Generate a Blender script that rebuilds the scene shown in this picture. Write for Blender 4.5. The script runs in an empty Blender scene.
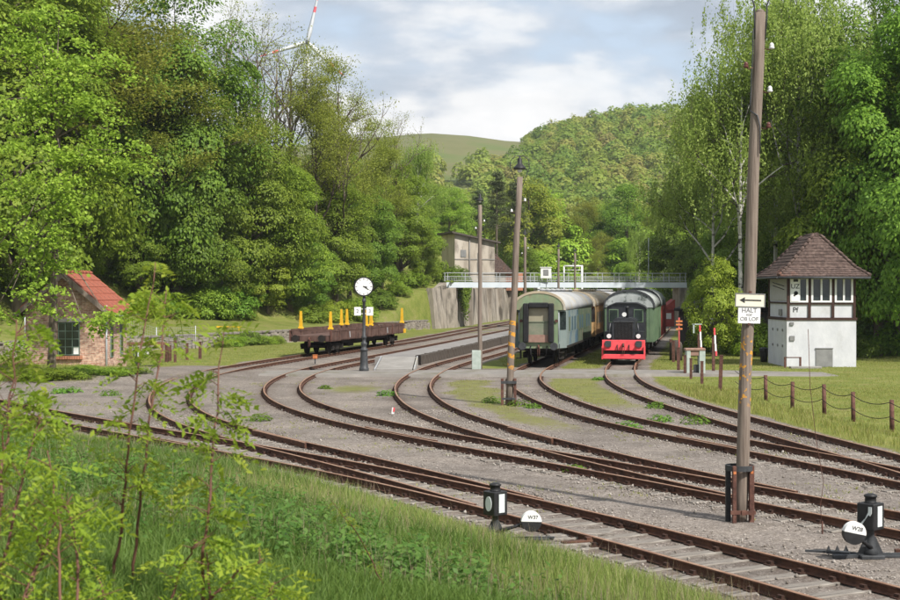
import bpy, bmesh, math, random
import numpy as np
from mathutils import Vector, Matrix, Euler
R = math.radians
rng = np.random.default_rng(7)
random.seed(7)
scene = bpy.context.scene
col = scene.collection

# ------------------------------------------------------------------ camera
CAMZ, FPX, YH = 4.27, 1400.0, 291.0
cam_d = bpy.data.cameras.new('camera')
cam = bpy.data.objects.new('camera', cam_d)
col.objects.link(cam)
cam_d.sensor_width = 36.0
cam_d.lens = FPX / 900.0 * 36.0
cam_d.clip_start = 0.3
cam_d.clip_end = 6000
cam.location = (0, 0, CAMZ)
cam.rotation_euler = (R(90) - math.atan(9.0 / FPX), 0, 0)
scene.camera = cam
cam_d.dof.use_dof = True
cam_d.dof.focus_distance = 62.0
cam_d.dof.aperture_fstop = 4.5

# ------------------------------------------------------------------ sun and sky
SUN = Vector((0.54, -0.64, 0.88)).normalized()
sun_d = bpy.data.lights.new('sun', 'SUN')
sun_d.energy = 3.5
sun_d.angle = R(1.2)
sun_d.color = (1.0, 0.95, 0.87)
sun = bpy.data.objects.new('sun', sun_d)
col.objects.link(sun)
sun.rotation_euler = SUN.to_track_quat('Z', 'Y').to_euler()
sun.location = (40, -30, 60)

world = bpy.data.worlds.new('World')
scene.world = world
world.use_nodes = True
wn, wl = world.node_tree.nodes, world.node_tree.links
wn.clear()
def N(nt, typ, **kw):
    n = nt.nodes.new(typ)
    for k, v in kw.items():
        setattr(n, k, v)
    return n
def setramp(r, stops):
    cr = r.color_ramp
    while len(cr.elements) > 1:
        cr.elements.remove(cr.elements[-1])
    cr.elements[0].position = stops[0][0]
    cr.elements[0].color = (*stops[0][1], 1)
    for p, c in stops[1:]:
        e = cr.elements.new(p)
        e.color = (*c, 1)
def build_world():
    nt = world.node_tree
    out = N(nt, 'ShaderNodeOutputWorld')
    bg = N(nt, 'ShaderNodeBackground')
    bg.inputs['Strength'].default_value = 0.126
    sky = N(nt, 'ShaderNodeTexSky', sky_type='NISHITA', sun_disc=False)
    sky.sun_elevation = math.asin(SUN.z)
    sky.sun_rotation = math.atan2(SUN.x, SUN.y)
    sky.air_density = 1.0
    sky.dust_density = 1.5
    tc = N(nt, 'ShaderNodeTexCoord')
    mp = N(nt, 'ShaderNodeMapping'); mp.inputs['Location'].default_value = CLOUD_OFF; mp.inputs['Scale'].default_value = (1.0, 1.0, 2.3)
    wl.new(tc.outputs['Generated'], mp.inputs[0])
    up = N(nt, 'ShaderNodeVectorMath', operation='ADD'); up.inputs[1].default_value = (0.012, -0.01, 0.055)
    wl.new(mp.outputs[0], up.inputs[0])
    def cloud(vec, sc, det, ro):
        n = N(nt, 'ShaderNodeTexNoise'); n.inputs['Scale'].default_value = sc; n.inputs['Detail'].default_value = det
        n.inputs['Roughness'].default_value = ro; n.inputs['Distortion'].default_value = 0.15; wl.new(vec, n.inputs['Vector']); return n
    n1 = cloud(mp.outputs[0], 4.2, 9, 0.50); n1u = cloud(up.outputs[0], 4.2, 9, 0.50); n2 = cloud(mp.outputs[0], 2.3, 5, 0.5)
    # cover: broad banks (n2) broken into heaps (n1)
    s2 = N(nt, 'ShaderNodeMath', operation='MULTIPLY_ADD'); s2.inputs[1].default_value = 0.55; wl.new(n2.outputs['Fac'], s2.inputs[0]); wl.new(n1.outputs['Fac'], s2.inputs[2])
    cov = N(nt, 'ShaderNodeValToRGB'); setramp(cov, [(0.69, (0, 0, 0)), (0.755, (0.75,) * 3), (0.82, (1, 1, 1))])
    wl.new(s2.outputs[0], cov.inputs[0])
    # thinner above means a lit top, thicker above a grey base
    df = N(nt, 'ShaderNodeMath', operation='SUBTRACT'); wl.new(n1.outputs['Fac'], df.inputs[0]); wl.new(n1u.outputs['Fac'], df.inputs[1])
    sh = N(nt, 'ShaderNodeMath', operation='MULTIPLY_ADD'); sh.inputs[1].default_value = 2.6; sh.inputs[2].default_value = 0.5; wl.new(df.outputs[0], sh.inputs[0])
    cc = N(nt, 'ShaderNodeValToRGB')
    setramp(cc, [(0.28, (1.85, 2.12, 2.5)), (0.44, (2.7, 2.95, 3.3)), (0.58, (4.2, 4.22, 4.22)), (0.78, (4.8, 4.75, 4.7))])
    wl.new(sh.outputs[0], cc.inputs[0])
    # thin veil everywhere whitens the blue gaps
    veil = N(nt, 'ShaderNodeMix', data_type='RGBA'); veil.inputs['Factor'].default_value = 0.8
    wl.new(sky.outputs[0], veil.inputs['A']); veil.inputs['B'].default_value = (2.5, 2.98, 3.55, 1)
    mix = N(nt, 'ShaderNodeMix', data_type='RGBA')
    wl.new(cov.outputs[0], mix.inputs['Factor'])
    wl.new(veil.outputs['Result'], mix.inputs['A']); wl.new(cc.outputs[0], mix.inputs['B'])
    wl.new(mix.outputs['Result'], bg.inputs['Color'])
    wl.new(bg.outputs[0], out.inputs[0])
CLOUD_OFF = (6.2, 6.6, 4.0)
build_world()
scene.view_settings.view_transform = 'Standard'
scene.view_settings.look = 'None'
scene.view_settings.exposure = 0.86
scene.view_settings.gamma = 1.0
scene.render.engine = 'CYCLES'
scene.cycles.max_bounces = 6
scene.cycles.diffuse_bounces = 3
scene.cycles.transmission_bounces = 4
scene.cycles.transparent_max_bounces = 6
scene.cycles.use_denoising = True

# ------------------------------------------------------------------ materials
def ramp_mat(name, cols, scale=3.0, rough=0.85, bump=0.0, bump_scale=None, metal=0.0, detail=6, stretch=(1, 1, 1), distort=0.0,
             second=None, spec=0.3):
    """noise-driven colour ramp over object coordinates; second = (colour, scale, lo, hi) adds patches of another colour"""
    m = bpy.data.materials.new(name); m.use_nodes = True
    nt = m.node_tree; L = nt.links
    b = nt.nodes['Principled BSDF']
    b.inputs['Roughness'].default_value = rough
    b.inputs['Metallic'].default_value = metal
    b.inputs['Specular IOR Level'].default_value = spec
    tc = N(nt, 'ShaderNodeTexCoord')
    mp = N(nt, 'ShaderNodeMapping'); mp.inputs['Scale'].default_value = stretch
    L.new(tc.outputs['Object'], mp.inputs[0])
    no = N(nt, 'ShaderNodeTexNoise')
    no.inputs['Scale'].default_value = scale; no.inputs['Detail'].default_value = detail; no.inputs['Roughness'].default_value = 0.6
    no.inputs['Distortion'].default_value = distort
    L.new(mp.outputs[0], no.inputs['Vector'])
    rp = N(nt, 'ShaderNodeValToRGB')
    k = len(cols)
    if k == 1:
        setramp(rp, [(0.0, cols[0]), (1.0, cols[0])])
    else:
        setramp(rp, [(0.32 + 0.36 * i / (k - 1), c) for i, c in enumerate(cols)])
    L.new(no.outputs['Fac'], rp.inputs[0])
    outc = rp.outputs[0]
    if second:
        c2, s2, lo, hi = second
        n2 = N(nt, 'ShaderNodeTexNoise'); n2.inputs['Scale'].default_value = s2; n2.inputs['Detail'].default_value = 7
        n2.inputs['Roughness'].default_value = 0.65
        L.new(mp.outputs[0], n2.inputs['Vector'])
        r2 = N(nt, 'ShaderNodeValToRGB'); setramp(r2, [(lo, (0, 0, 0)), (hi, (1, 1, 1))])
        L.new(n2.outputs['Fac'], r2.inputs[0])
        mx = N(nt, 'ShaderNodeMix', data_type='RGBA')
        L.new(r2.outputs[0], mx.inputs['Factor']); L.new(outc, mx.inputs['A']); mx.inputs['B'].default_value = (*c2, 1)
        outc = mx.outputs['Result']
    L.new(outc, b.inputs['Base Color'])
    if bump:
        nb = N(nt, 'ShaderNodeTexNoise'); nb.inputs['Scale'].default_value = bump_scale or scale * 4
        nb.inputs['Detail'].default_value = 5
        L.new(mp.outputs[0], nb.inputs['Vector'])
        bp = N(nt, 'ShaderNodeBump'); bp.inputs['Strength'].default_value = bump; bp.inputs['Distance'].default_value = 0.02
        L.new(nb.outputs['Fac'], bp.inputs['Height']); L.new(bp.outputs[0], b.inputs['Normal'])
    return m

def leaf_mat(name, cols, trans=0.45, hue=0.02, val=0.25, rough=0.55, pos_scale=0.35):
    """leaf colour from a per-leaf random value, a slow patch noise and a per-tree shift; part of the light passes through"""
    m = bpy.data.materials.new(name); m.use_nodes = True
    nt = m.node_tree; L = nt.links
    b = nt.nodes['Principled BSDF']; out = nt.nodes['Material Output']
    b.inputs['Roughness'].default_value = rough; b.inputs['Specular IOR Level'].default_value = 0.25
    at = N(nt, 'ShaderNodeAttribute', attribute_name='rnd')
    tc = N(nt, 'ShaderNodeTexCoord')
    no = N(nt, 'ShaderNodeTexNoise'); no.inputs['Scale'].default_value = pos_scale; no.inputs['Detail'].default_value = 3
    L.new(tc.outputs['Object'], no.inputs['Vector'])
    ma = N(nt, 'ShaderNodeMath', operation='MULTIPLY_ADD'); ma.inputs[1].default_value = 0.55
    sc = N(nt, 'ShaderNodeMath', operation='MULTIPLY'); sc.inputs[1].default_value = 0.45
    L.new(no.outputs['Fac'], sc.inputs[0])
    L.new(at.outputs['Fac'], ma.inputs[0]); L.new(sc.outputs[0], ma.inputs[2])
    rp = N(nt, 'ShaderNodeValToRGB')
    k = len(cols)
    setramp(rp, [(0.15 + 0.7 * i / max(1, k - 1), c) for i, c in enumerate(cols)])
    L.new(ma.outputs[0], rp.inputs[0])
    oi = N(nt, 'ShaderNodeObjectInfo')
    hs = N(nt, 'ShaderNodeHueSaturation')
    h = N(nt, 'ShaderNodeMath', operation='MULTIPLY_ADD'); h.inputs[1].default_value = hue * 2; h.inputs[2].default_value = 0.5 - hue
    v = N(nt, 'ShaderNodeMath', operation='MULTIPLY_ADD'); v.inputs[1].default_value = val * 2; v.inputs[2].default_value = 1 - val
    L.new(oi.outputs['Random'], h.inputs[0]); L.new(oi.outputs['Random'], v.inputs[0])
    L.new(h.outputs[0], hs.inputs['Hue']); L.new(v.outputs[0], hs.inputs['Value'])
    L.new(rp.outputs[0], hs.inputs['Color'])
    L.new(hs.outputs[0], b.inputs['Base Color'])
    tr = N(nt, 'ShaderNodeBsdfTranslucent'); L.new(hs.outputs[0], tr.inputs['Color'])
    mx = N(nt, 'ShaderNodeMixShader'); mx.inputs[0].default_value = trans
    L.new(b.outputs[0], mx.inputs[1]); L.new(tr.outputs[0], mx.inputs[2])
    L.new(mx.outputs[0], out.inputs['Surface'])
    return m

M = {}
M['rail'] = ramp_mat('rusty_rail_side', [(0.045, 0.022, 0.015), (0.085, 0.038, 0.024), (0.12, 0.055, 0.032)], 6, 0.8, 0.3, 40)
M['railhead'] = ramp_mat('rusty_rail_head', [(0.17, 0.083, 0.049), (0.255, 0.14, 0.085), (0.306, 0.187, 0.123)], 2.5, 0.5, spec=0.45)
M['plate'] = ramp_mat('rusty_chair', [(0.03, 0.016, 0.012), (0.065, 0.03, 0.02)], 9, 0.85)
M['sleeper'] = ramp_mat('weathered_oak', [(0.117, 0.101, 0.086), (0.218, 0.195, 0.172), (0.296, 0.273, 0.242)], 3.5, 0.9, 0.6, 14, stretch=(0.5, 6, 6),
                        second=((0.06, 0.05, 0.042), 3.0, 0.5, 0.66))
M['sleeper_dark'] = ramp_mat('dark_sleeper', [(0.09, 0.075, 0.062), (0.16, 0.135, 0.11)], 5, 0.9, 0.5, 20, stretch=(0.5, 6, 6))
M['bark'] = ramp_mat('bark', [(0.07, 0.055, 0.042), (0.14, 0.11, 0.085), (0.19, 0.155, 0.12)], 5, 0.95, 0.8, 10, stretch=(1, 1, 0.25))
M['bark_dark'] = ramp_mat('dark_bark', [(0.045, 0.035, 0.028), (0.09, 0.07, 0.055)], 5, 0.95, 0.8, 10, stretch=(1, 1, 0.3))
M['bark_birch'] = ramp_mat('birch_bark', [(0.45, 0.43, 0.40), (0.58, 0.56, 0.52)], 2, 0.8, second=((0.05, 0.045, 0.04), 2.2, 0.52, 0.58), stretch=(0.5, 0.5, 1.2))
M['stem'] = ramp_mat('reddish_stem', [(0.10, 0.045, 0.032), (0.17, 0.08, 0.055)], 8, 0.7)
M['pole'] = ramp_mat('weathered_pole', [(0.12, 0.092, 0.074), (0.196, 0.156, 0.128), (0.248, 0.204, 0.168)], 3.0, 0.9, 0.5, 8, stretch=(9, 9, 0.35),
                     second=((0.10, 0.075, 0.06), 2.0, 0.55, 0.72))
M['rust_post'] = ramp_mat('rusted_post', [(0.055, 0.027, 0.021), (0.105, 0.048, 0.036), (0.15, 0.075, 0.055)], 7, 0.85, 0.3, 30)
M['black'] = ramp_mat('black_paint', [(0.012, 0.012, 0.013), (0.028, 0.028, 0.03)], 8, 0.5)
M['greyblack'] = ramp_mat('grey_black_paint', [(0.03, 0.032, 0.035), (0.06, 0.063, 0.068)], 8, 0.5)
M['grime'] = ramp_mat('black_grime', [(0.010, 0.009, 0.008), (0.03, 0.024, 0.02)], 6, 0.85)
M['white'] = ramp_mat('white_paint', [(0.66, 0.66, 0.65), (0.80, 0.80, 0.79)], 4, 0.6)
M['cream'] = ramp_mat('cream_board', [(0.62, 0.58, 0.46), (0.74, 0.70, 0.58)], 4, 0.6)
M['plaster'] = ramp_mat('white_plaster', [(0.49, 0.50, 0.53), (0.60, 0.605, 0.63)], 1.5, 0.9, 0.3, 12, second=((0.38, 0.38, 0.38), 0.8, 0.54, 0.78), stretch=(1, 1, 0.6))
M['grey_wood'] = ramp_mat('grey_boards', [(0.33, 0.32, 0.31), (0.46, 0.45, 0.44)], 4, 0.9, 0.3, stretch=(8, 8, 0.5))
M['timber'] = ramp_mat('brown_timber', [(0.034, 0.017, 0.014), (0.062, 0.031, 0.024)], 6, 0.8)
M['tile_old'] = ramp_mat('old_roof_tile', [(0.044, 0.03, 0.026), (0.092, 0.062, 0.053), (0.152, 0.108, 0.092)], 5.5, 0.9, second=((0.22, 0.085, 0.05), 0.7, 0.60, 0.74))
M['tile_red'] = ramp_mat('red_roof_tile', [(0.22, 0.066, 0.042), (0.31, 0.092, 0.055), (0.37, 0.125, 0.075)], 2.6, 0.85, second=((0.15, 0.055, 0.04), 1.6, 0.50, 0.70))
M['concrete'] = ramp_mat('concrete', [(0.20, 0.188, 0.172), (0.29, 0.275, 0.258)], 1.2, 0.9, 0.3, 20)
M['path'] = ramp_mat('worn_path', [(0.165, 0.152, 0.138), (0.235, 0.218, 0.20)], 0.9, 0.95, 0.3, 25, second=((0.135, 0.125, 0.085), 0.6, 0.52, 0.68))
M['asphalt'] = ramp_mat('pale_asphalt', [(0.18, 0.168, 0.162), (0.25, 0.238, 0.228)], 1.2, 0.95, 0.3, 40)
M['oldwall'] = ramp_mat('stained_wall', [(0.17, 0.145, 0.12), (0.29, 0.255, 0.215), (0.40, 0.36, 0.31)], 0.8, 0.95, 0.5, 4, stretch=(1, 1, 0.3),
                        second=((0.105, 0.092, 0.075), 0.7, 0.50, 0.64))
M['ruinwall'] = ramp_mat('ruin_plaster', [(0.27, 0.23, 0.19), (0.42, 0.37, 0.31), (0.50, 0.45, 0.39)], 0.6, 0.95, 0.4, 4, stretch=(1, 1, 0.3), second=((0.17, 0.145, 0.12), 0.5, 0.54, 0.66))
M['stone'] = ramp_mat('wall_stone', [(0.156, 0.136, 0.117), (0.25, 0.218, 0.187), (0.328, 0.289, 0.25)], 1.4, 0.95, 0.4, 10)
M['coping'] = ramp_mat('coping_stone', [(0.136, 0.12, 0.108), (0.216, 0.192, 0.172)], 1.6, 0.95, 0.4, 10)
M['darkstone'] = ramp_mat('dark_edge_stone', [(0.045, 0.037, 0.031), (0.095, 0.077, 0.064)], 2.4, 0.95, 0.4, 10)
M['steel'] = ramp_mat('galvanised_steel', [(0.36, 0.38, 0.40), (0.48, 0.50, 0.52)], 2, 0.5, metal=0.2)
M['deck'] = ramp_mat('bridge_girder_paint', [(0.50, 0.56, 0.62), (0.60, 0.65, 0.70)], 1, 0.6)
M['yellow'] = ramp_mat('yellow_paint', [(0.62, 0.34, 0.015), (0.74, 0.45, 0.03)], 3, 0.6)
M['orange'] = ramp_mat('faded_orange_paint', [(0.42, 0.13, 0.05), (0.55, 0.20, 0.07)], 8, 0.8)
M['redpaint'] = ramp_mat('red_paint', [(0.70, 0.06, 0.075), (0.80, 0.10, 0.115)], 3, 0.55, second=((0.52, 0.07, 0.065), 2.5, 0.55, 0.75))
M['redwagon'] = ramp_mat('faded_red_paint', [(0.30, 0.05, 0.045), (0.40, 0.08, 0.07)], 1.5, 0.7)
M['rustbody'] = ramp_mat('rusty_wagon_side', [(0.058, 0.031, 0.024), (0.102, 0.058, 0.046), (0.136, 0.082, 0.068)], 1.8, 0.85, 0.3, 12, second=((0.045, 0.025, 0.02), 1.2, 0.55, 0.7))
M['brickred'] = ramp_mat('orange_brickwork', [(0.36, 0.15, 0.09), (0.46, 0.21, 0.13)], 2, 0.9)
M['glass_dark'] = ramp_mat('dark_glass', [(0.012, 0.018, 0.018), (0.03, 0.04, 0.04)], 2, 0.06, spec=0.6)
M['glass_lens'] = ramp_mat('milky_lens', [(0.52, 0.57, 0.58), (0.66, 0.70, 0.70)], 6, 0.2, spec=0.5)
M['teal_dark'] = ramp_mat('dark_teal', [(0.04, 0.075, 0.095), (0.07, 0.115, 0.14)], 3, 0.6)
M['coach_green_end'] = ramp_mat('faded_green_end', [(0.15, 0.215, 0.125), (0.235, 0.30, 0.18)], 1.8, 0.75, second=((0.22, 0.195, 0.13), 1.6, 0.48, 0.66), stretch=(1, 1, 0.5))
M['coach_roof'] = ramp_mat('pale_coach_roof', [(0.27, 0.275, 0.285), (0.38, 0.385, 0.39)], 0.9, 0.6, second=((0.36, 0.31, 0.22), 0.6, 0.5, 0.66), stretch=(1, 0.5, 1))
M['coach_roof_tan'] = ramp_mat('tan_coach_roof', [(0.33, 0.27, 0.185), (0.44, 0.37, 0.27)], 0.9, 0.7, second=((0.40, 0.40, 0.38), 0.4, 0.5, 0.7))
M['coach_blue'] = ramp_mat('pale_blue_paint', [(0.13, 0.175, 0.175), (0.215, 0.25, 0.24)], 1.4, 0.65, second=((0.06, 0.12, 0.18), 1.1, 0.54, 0.60), stretch=(1, 1, 0.6))
M['coach_green'] = ramp_mat('dull_green_paint', [(0.055, 0.085, 0.055), (0.105, 0.135, 0.09)], 1.6, 0.65, second=((0.21, 0.17, 0.125), 1.3, 0.52, 0.68), stretch=(1, 1, 0.3))
M['coach_ochre'] = ramp_mat('ochre_paint', [(0.33, 0.20, 0.085), (0.42, 0.28, 0.14)], 1.2, 0.65, second=((0.10, 0.20, 0.18), 0.5, 0.56, 0.60), stretch=(1, 1, 0.1))
M['door_cream'] = ramp_mat('cream_door', [(0.25, 0.225, 0.16), (0.32, 0.30, 0.22)], 2, 0.7)
M['door_low'] = ramp_mat('stained_door', [(0.14, 0.175, 0.12), (0.22, 0.215, 0.16)], 3, 0.7)
M['door_pink'] = ramp_mat('pinkish_rust_plate', [(0.22, 0.13, 0.10), (0.30, 0.19, 0.15)], 4, 0.8)
M['rubber'] = ramp_mat('black_rubber', [(0.009, 0.009, 0.01), (0.02, 0.02, 0.022)], 4, 0.6)
M['loco_green'] = ramp_mat('loco_green', [(0.09, 0.14, 0.085), (0.13, 0.19, 0.11)], 1.5, 0.6)
M['loco_black'] = ramp_mat('loco_black', [(0.012, 0.013, 0.017), (0.03, 0.032, 0.038)], 4, 0.4, spec=0.5)
M['torn_roof'] = ramp_mat('torn_roof_felt', [(0.24, 0.26, 0.26), (0.40, 0.42, 0.41)], 1.2, 0.75, second=((0.075, 0.09, 0.08), 1.4, 0.52, 0.60))
M['shed_wood'] = ramp_mat('shed_boards', [(0.06, 0.052, 0.045), (0.12, 0.102, 0.088)], 3, 0.95, stretch=(6, 6, 0.5))
M['brown_wood'] = ramp_mat('brown_boards', [(0.14, 0.065, 0.042), (0.22, 0.11, 0.075)], 3, 0.9)
M['cabinet'] = ramp_mat('greygreen_cabinet', [(0.30, 0.36, 0.32), (0.42, 0.47, 0.43)], 4, 0.7)
M['ceramic'] = ramp_mat('white_ceramic', [(0.6, 0.6, 0.6), (0.72, 0.72, 0.72)], 3, 0.25)
M['brown_ceramic'] = ramp_mat('brown_ceramic', [(0.08, 0.025, 0.02), (0.12, 0.045, 0.035)], 3, 0.25)
M['ink'] = ramp_mat('black_lettering', [(0.02, 0.02, 0.02), (0.035, 0.035, 0.035)], 3, 0.7)
M['fadedink'] = ramp_mat('faded_lettering', [(0.10, 0.10, 0.11), (0.17, 0.17, 0.18)], 12, 0.7)
M['winframe'] = ramp_mat('green_window_bar', [(0.13, 0.19, 0.16), (0.19, 0.25, 0.21)], 3, 0.6)
M['turbine'] = ramp_mat('turbine_white', [(0.55, 0.57, 0.60), (0.62, 0.64, 0.66)], 0.3, 0.5)
M['hatch'] = ramp_mat('grey_hatch', [(0.17, 0.17, 0.17), (0.25, 0.25, 0.245)], 2, 0.8)

def brick_mat():
    m = bpy.data.materials.new('old_brickwork'); m.use_nodes = True
    nt = m.node_tree; L = nt.links; b = nt.nodes['Principled BSDF']; b.inputs['Roughness'].default_value = 0.95
    tc = N(nt, 'ShaderNodeTexCoord'); sp = N(nt, 'ShaderNodeSeparateXYZ'); L.new(tc.outputs['Object'], sp.inputs[0])
    ad = N(nt, 'ShaderNodeMath', operation='ADD'); L.new(sp.outputs['X'], ad.inputs[0]); L.new(sp.outputs['Y'], ad.inputs[1])
    cm = N(nt, 'ShaderNodeCombineXYZ'); L.new(ad.outputs[0], cm.inputs[0]); L.new(sp.outputs['Z'], cm.inputs[1])
    br = N(nt, 'ShaderNodeTexBrick'); L.new(cm.outputs[0], br.inputs['Vector'])
    br.inputs['Scale'].default_value = 1.0; br.inputs['Brick Width'].default_value = 0.25; br.inputs['Row Height'].default_value = 0.08
    br.inputs['Mortar Size'].default_value = 0.012; br.inputs['Bias'].default_value = 0.0
    br.inputs['Color1'].default_value = (0.38, 0.18, 0.13, 1); br.inputs['Color2'].default_value = (0.58, 0.42, 0.33, 1)
    br.inputs['Mortar'].default_value = (0.54, 0.48, 0.42, 1)
    no = N(nt, 'ShaderNodeTexNoise'); no.inputs['Scale'].default_value = 0.9; no.inputs['Detail'].default_value = 7
    L.new(tc.outputs['Object'], no.inputs['Vector'])
    rp = N(nt, 'ShaderNodeValToRGB'); setramp(rp, [(0.40, (0.75, 0.70, 0.66)), (0.62, (1.12, 1.02, 0.96))]); L.new(no.outputs['Fac'], rp.inputs[0])
    n2 = N(nt, 'ShaderNodeTexNoise'); n2.inputs['Scale'].default_value = 7; L.new(tc.outputs['Object'], n2.inputs['Vector'])
    r2 = N(nt, 'ShaderNodeValToRGB'); setramp(r2, [(0.35, (0.55, 0.5, 0.5)), (0.6, (1.1, 1.1, 1.1))]); L.new(n2.outputs['Fac'], r2.inputs[0])
    mu = N(nt, 'ShaderNodeMix', data_type='RGBA', blend_type='MULTIPLY'); mu.inputs['Factor'].default_value = 1
    L.new(br.outputs['Color'], mu.inputs['A']); L.new(rp.outputs[0], mu.inputs['B'])
    m2 = N(nt, 'ShaderNodeMix', data_type='RGBA', blend_type='MULTIPLY'); m2.inputs['Factor'].default_value = 0.8
    L.new(mu.outputs['Result'], m2.inputs['A']); L.new(r2.outputs[0], m2.inputs['B'])
    L.new(m2.outputs['Result'], b.inputs['Base Color'])
    bp = N(nt, 'ShaderNodeBump'); bp.inputs['Strength'].default_value = 0.6; bp.inputs['Distance'].default_value = 0.01
    L.new(br.outputs['Fac'], bp.inputs['Height']); bp.invert = True; L.new(bp.outputs[0], b.inputs['Normal'])
    return m
M['brick'] = brick_mat()

# foliage
M['leaf_maple'] = leaf_mat('maple_leaves', [(0.109, 0.172, 0.018), (0.217, 0.325, 0.033), (0.35, 0.465, 0.056)], hue=0.010)
M['leaf_dark'] = leaf_mat('deep_green_leaves', [(0.084, 0.155, 0.018), (0.16, 0.271, 0.031), (0.259, 0.382, 0.049)], hue=0.012)
M['leaf_olive'] = leaf_mat('olive_leaves', [(0.150, 0.180, 0.026), (0.250, 0.285, 0.040), (0.350, 0.365, 0.062)], hue=0.010, val=0.15)
M['leaf_birch'] = leaf_mat('birch_leaves', [(0.178, 0.254, 0.046), (0.281, 0.383, 0.075), (0.4, 0.486, 0.119)], trans=0.5, hue=0.01)
M['leaf_lime'] = leaf_mat('lime_green_leaves', [(0.196, 0.289, 0.026), (0.3, 0.404, 0.042), (0.393, 0.485, 0.062)], trans=0.4)
M['leaf_pine'] = leaf_mat('pine_needles', [(0.055, 0.083, 0.030), (0.103, 0.138, 0.049), (0.145, 0.172, 0.069)], trans=0.1)
M['leaf_hill'] = leaf_mat('hill_wood_leaves', [(0.125, 0.207, 0.04), (0.207, 0.307, 0.051), (0.299, 0.374, 0.062), (0.337, 0.324, 0.085), (0.27, 0.225, 0.09)], val=0.0, hue=0.0, pos_scale=0.02)
M['leaf_yg'] = leaf_mat('young_yellowgreen_leaves', [(0.161, 0.26, 0.025), (0.267, 0.377, 0.037), (0.409, 0.458, 0.062)], trans=0.5, hue=0.012, pos_scale=0.9)
M['leaf_nettle'] = leaf_mat('weed_leaves', [(0.055, 0.12, 0.02), (0.10, 0.19, 0.034), (0.15, 0.24, 0.05)], pos_scale=0.8)
M['leaf_tuft'] = leaf_mat('tuft_leaves', [(0.10, 0.20, 0.02), (0.17, 0.29, 0.035)], pos_scale=0.8)
M['grass_tall'] = leaf_mat('tall_grass', [(0.126, 0.189, 0.036), (0.189, 0.263, 0.053), (0.263, 0.315, 0.089), (0.336, 0.289, 0.158)], trans=0.3, val=0, hue=0, pos_scale=0.28)
M['grass_lush'] = leaf_mat('lush_grass', [(0.065, 0.125, 0.022), (0.11, 0.185, 0.034), (0.165, 0.24, 0.055)], trans=0.35, val=0, hue=0, pos_scale=0.5)
M['grass_lawn'] = leaf_mat('lawn_grass', [(0.150, 0.190, 0.032), (0.225, 0.255, 0.050), (0.30, 0.295, 0.085), (0.33, 0.28, 0.12)], trans=0.3, val=0, hue=0, pos_scale=0.2)
M['grass_dry'] = leaf_mat('dry_stalks', [(0.24, 0.20, 0.10), (0.31, 0.25, 0.155), (0.34, 0.27, 0.20)], trans=0.3, val=0, hue=0)
M['stones'] = leaf_mat('ballast_stones', [(0.13, 0.110, 0.092), (0.25, 0.222, 0.195), (0.40, 0.365, 0.33)], trans=0.0, val=0, hue=0, rough=0.9)

# ------------------------------------------------------------------ object helpers
def link(o, parent=None):
    col.objects.link(o)
    if parent is not None:
        o.parent = parent
    return o
def tag(o, label, cat, group=None, kind=None):
    if label: o['label'] = label
    if cat: o['category'] = cat
    if group: o['group'] = group
    if kind: o['kind'] = kind
    return o
def thing(name, label, cat, loc=(0, 0, 0), rz=0.0, group=None):
    o = bpy.data.objects.new(name, None)
    o.empty_display_size = 0.2
    o.location = loc; o.rotation_euler = (0, 0, rz)
    link(o)
    return tag(o, label, cat, group)
def np_mesh(name, V, F, mats, rnd=None, midx=None, smooth=False):
    """V (n,3), F (m,k) all faces of k corners"""
    V = np.asarray(V, np.float32); F = np.asarray(F, np.int32)
    me = bpy.data.meshes.new(name)
    m, k = F.shape
    me.vertices.add(len(V)); me.vertices.foreach_set('co', V.ravel())
    me.loops.add(m * k); me.loops.foreach_set('vertex_index', F.ravel())
    me.polygons.add(m)
    me.polygons.foreach_set('loop_start', np.arange(0, m * k, k, dtype=np.int32))
    me.polygons.foreach_set('loop_total', np.full(m, k, np.int32))
    if midx is not None: me.polygons.foreach_set('material_index', np.asarray(midx, np.int32))
    if smooth: me.polygons.foreach_set('use_smooth', np.ones(m, bool))
    for mt in (mats if isinstance(mats, (list, tuple)) else [mats]): me.materials.append(mt)
    if rnd is not None:
        a = me.attributes.new('rnd', 'FLOAT', 'POINT'); a.data.foreach_set('value', np.asarray(rnd, np.float32))
    me.update(calc_edges=True)
    return me
def obj(name, me, parent=None, loc=(0, 0, 0), rot=(0, 0, 0)):
    o = bpy.data.objects.new(name, me)
    o.location = loc; o.rotation_euler = rot
    return link(o, parent)

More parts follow.
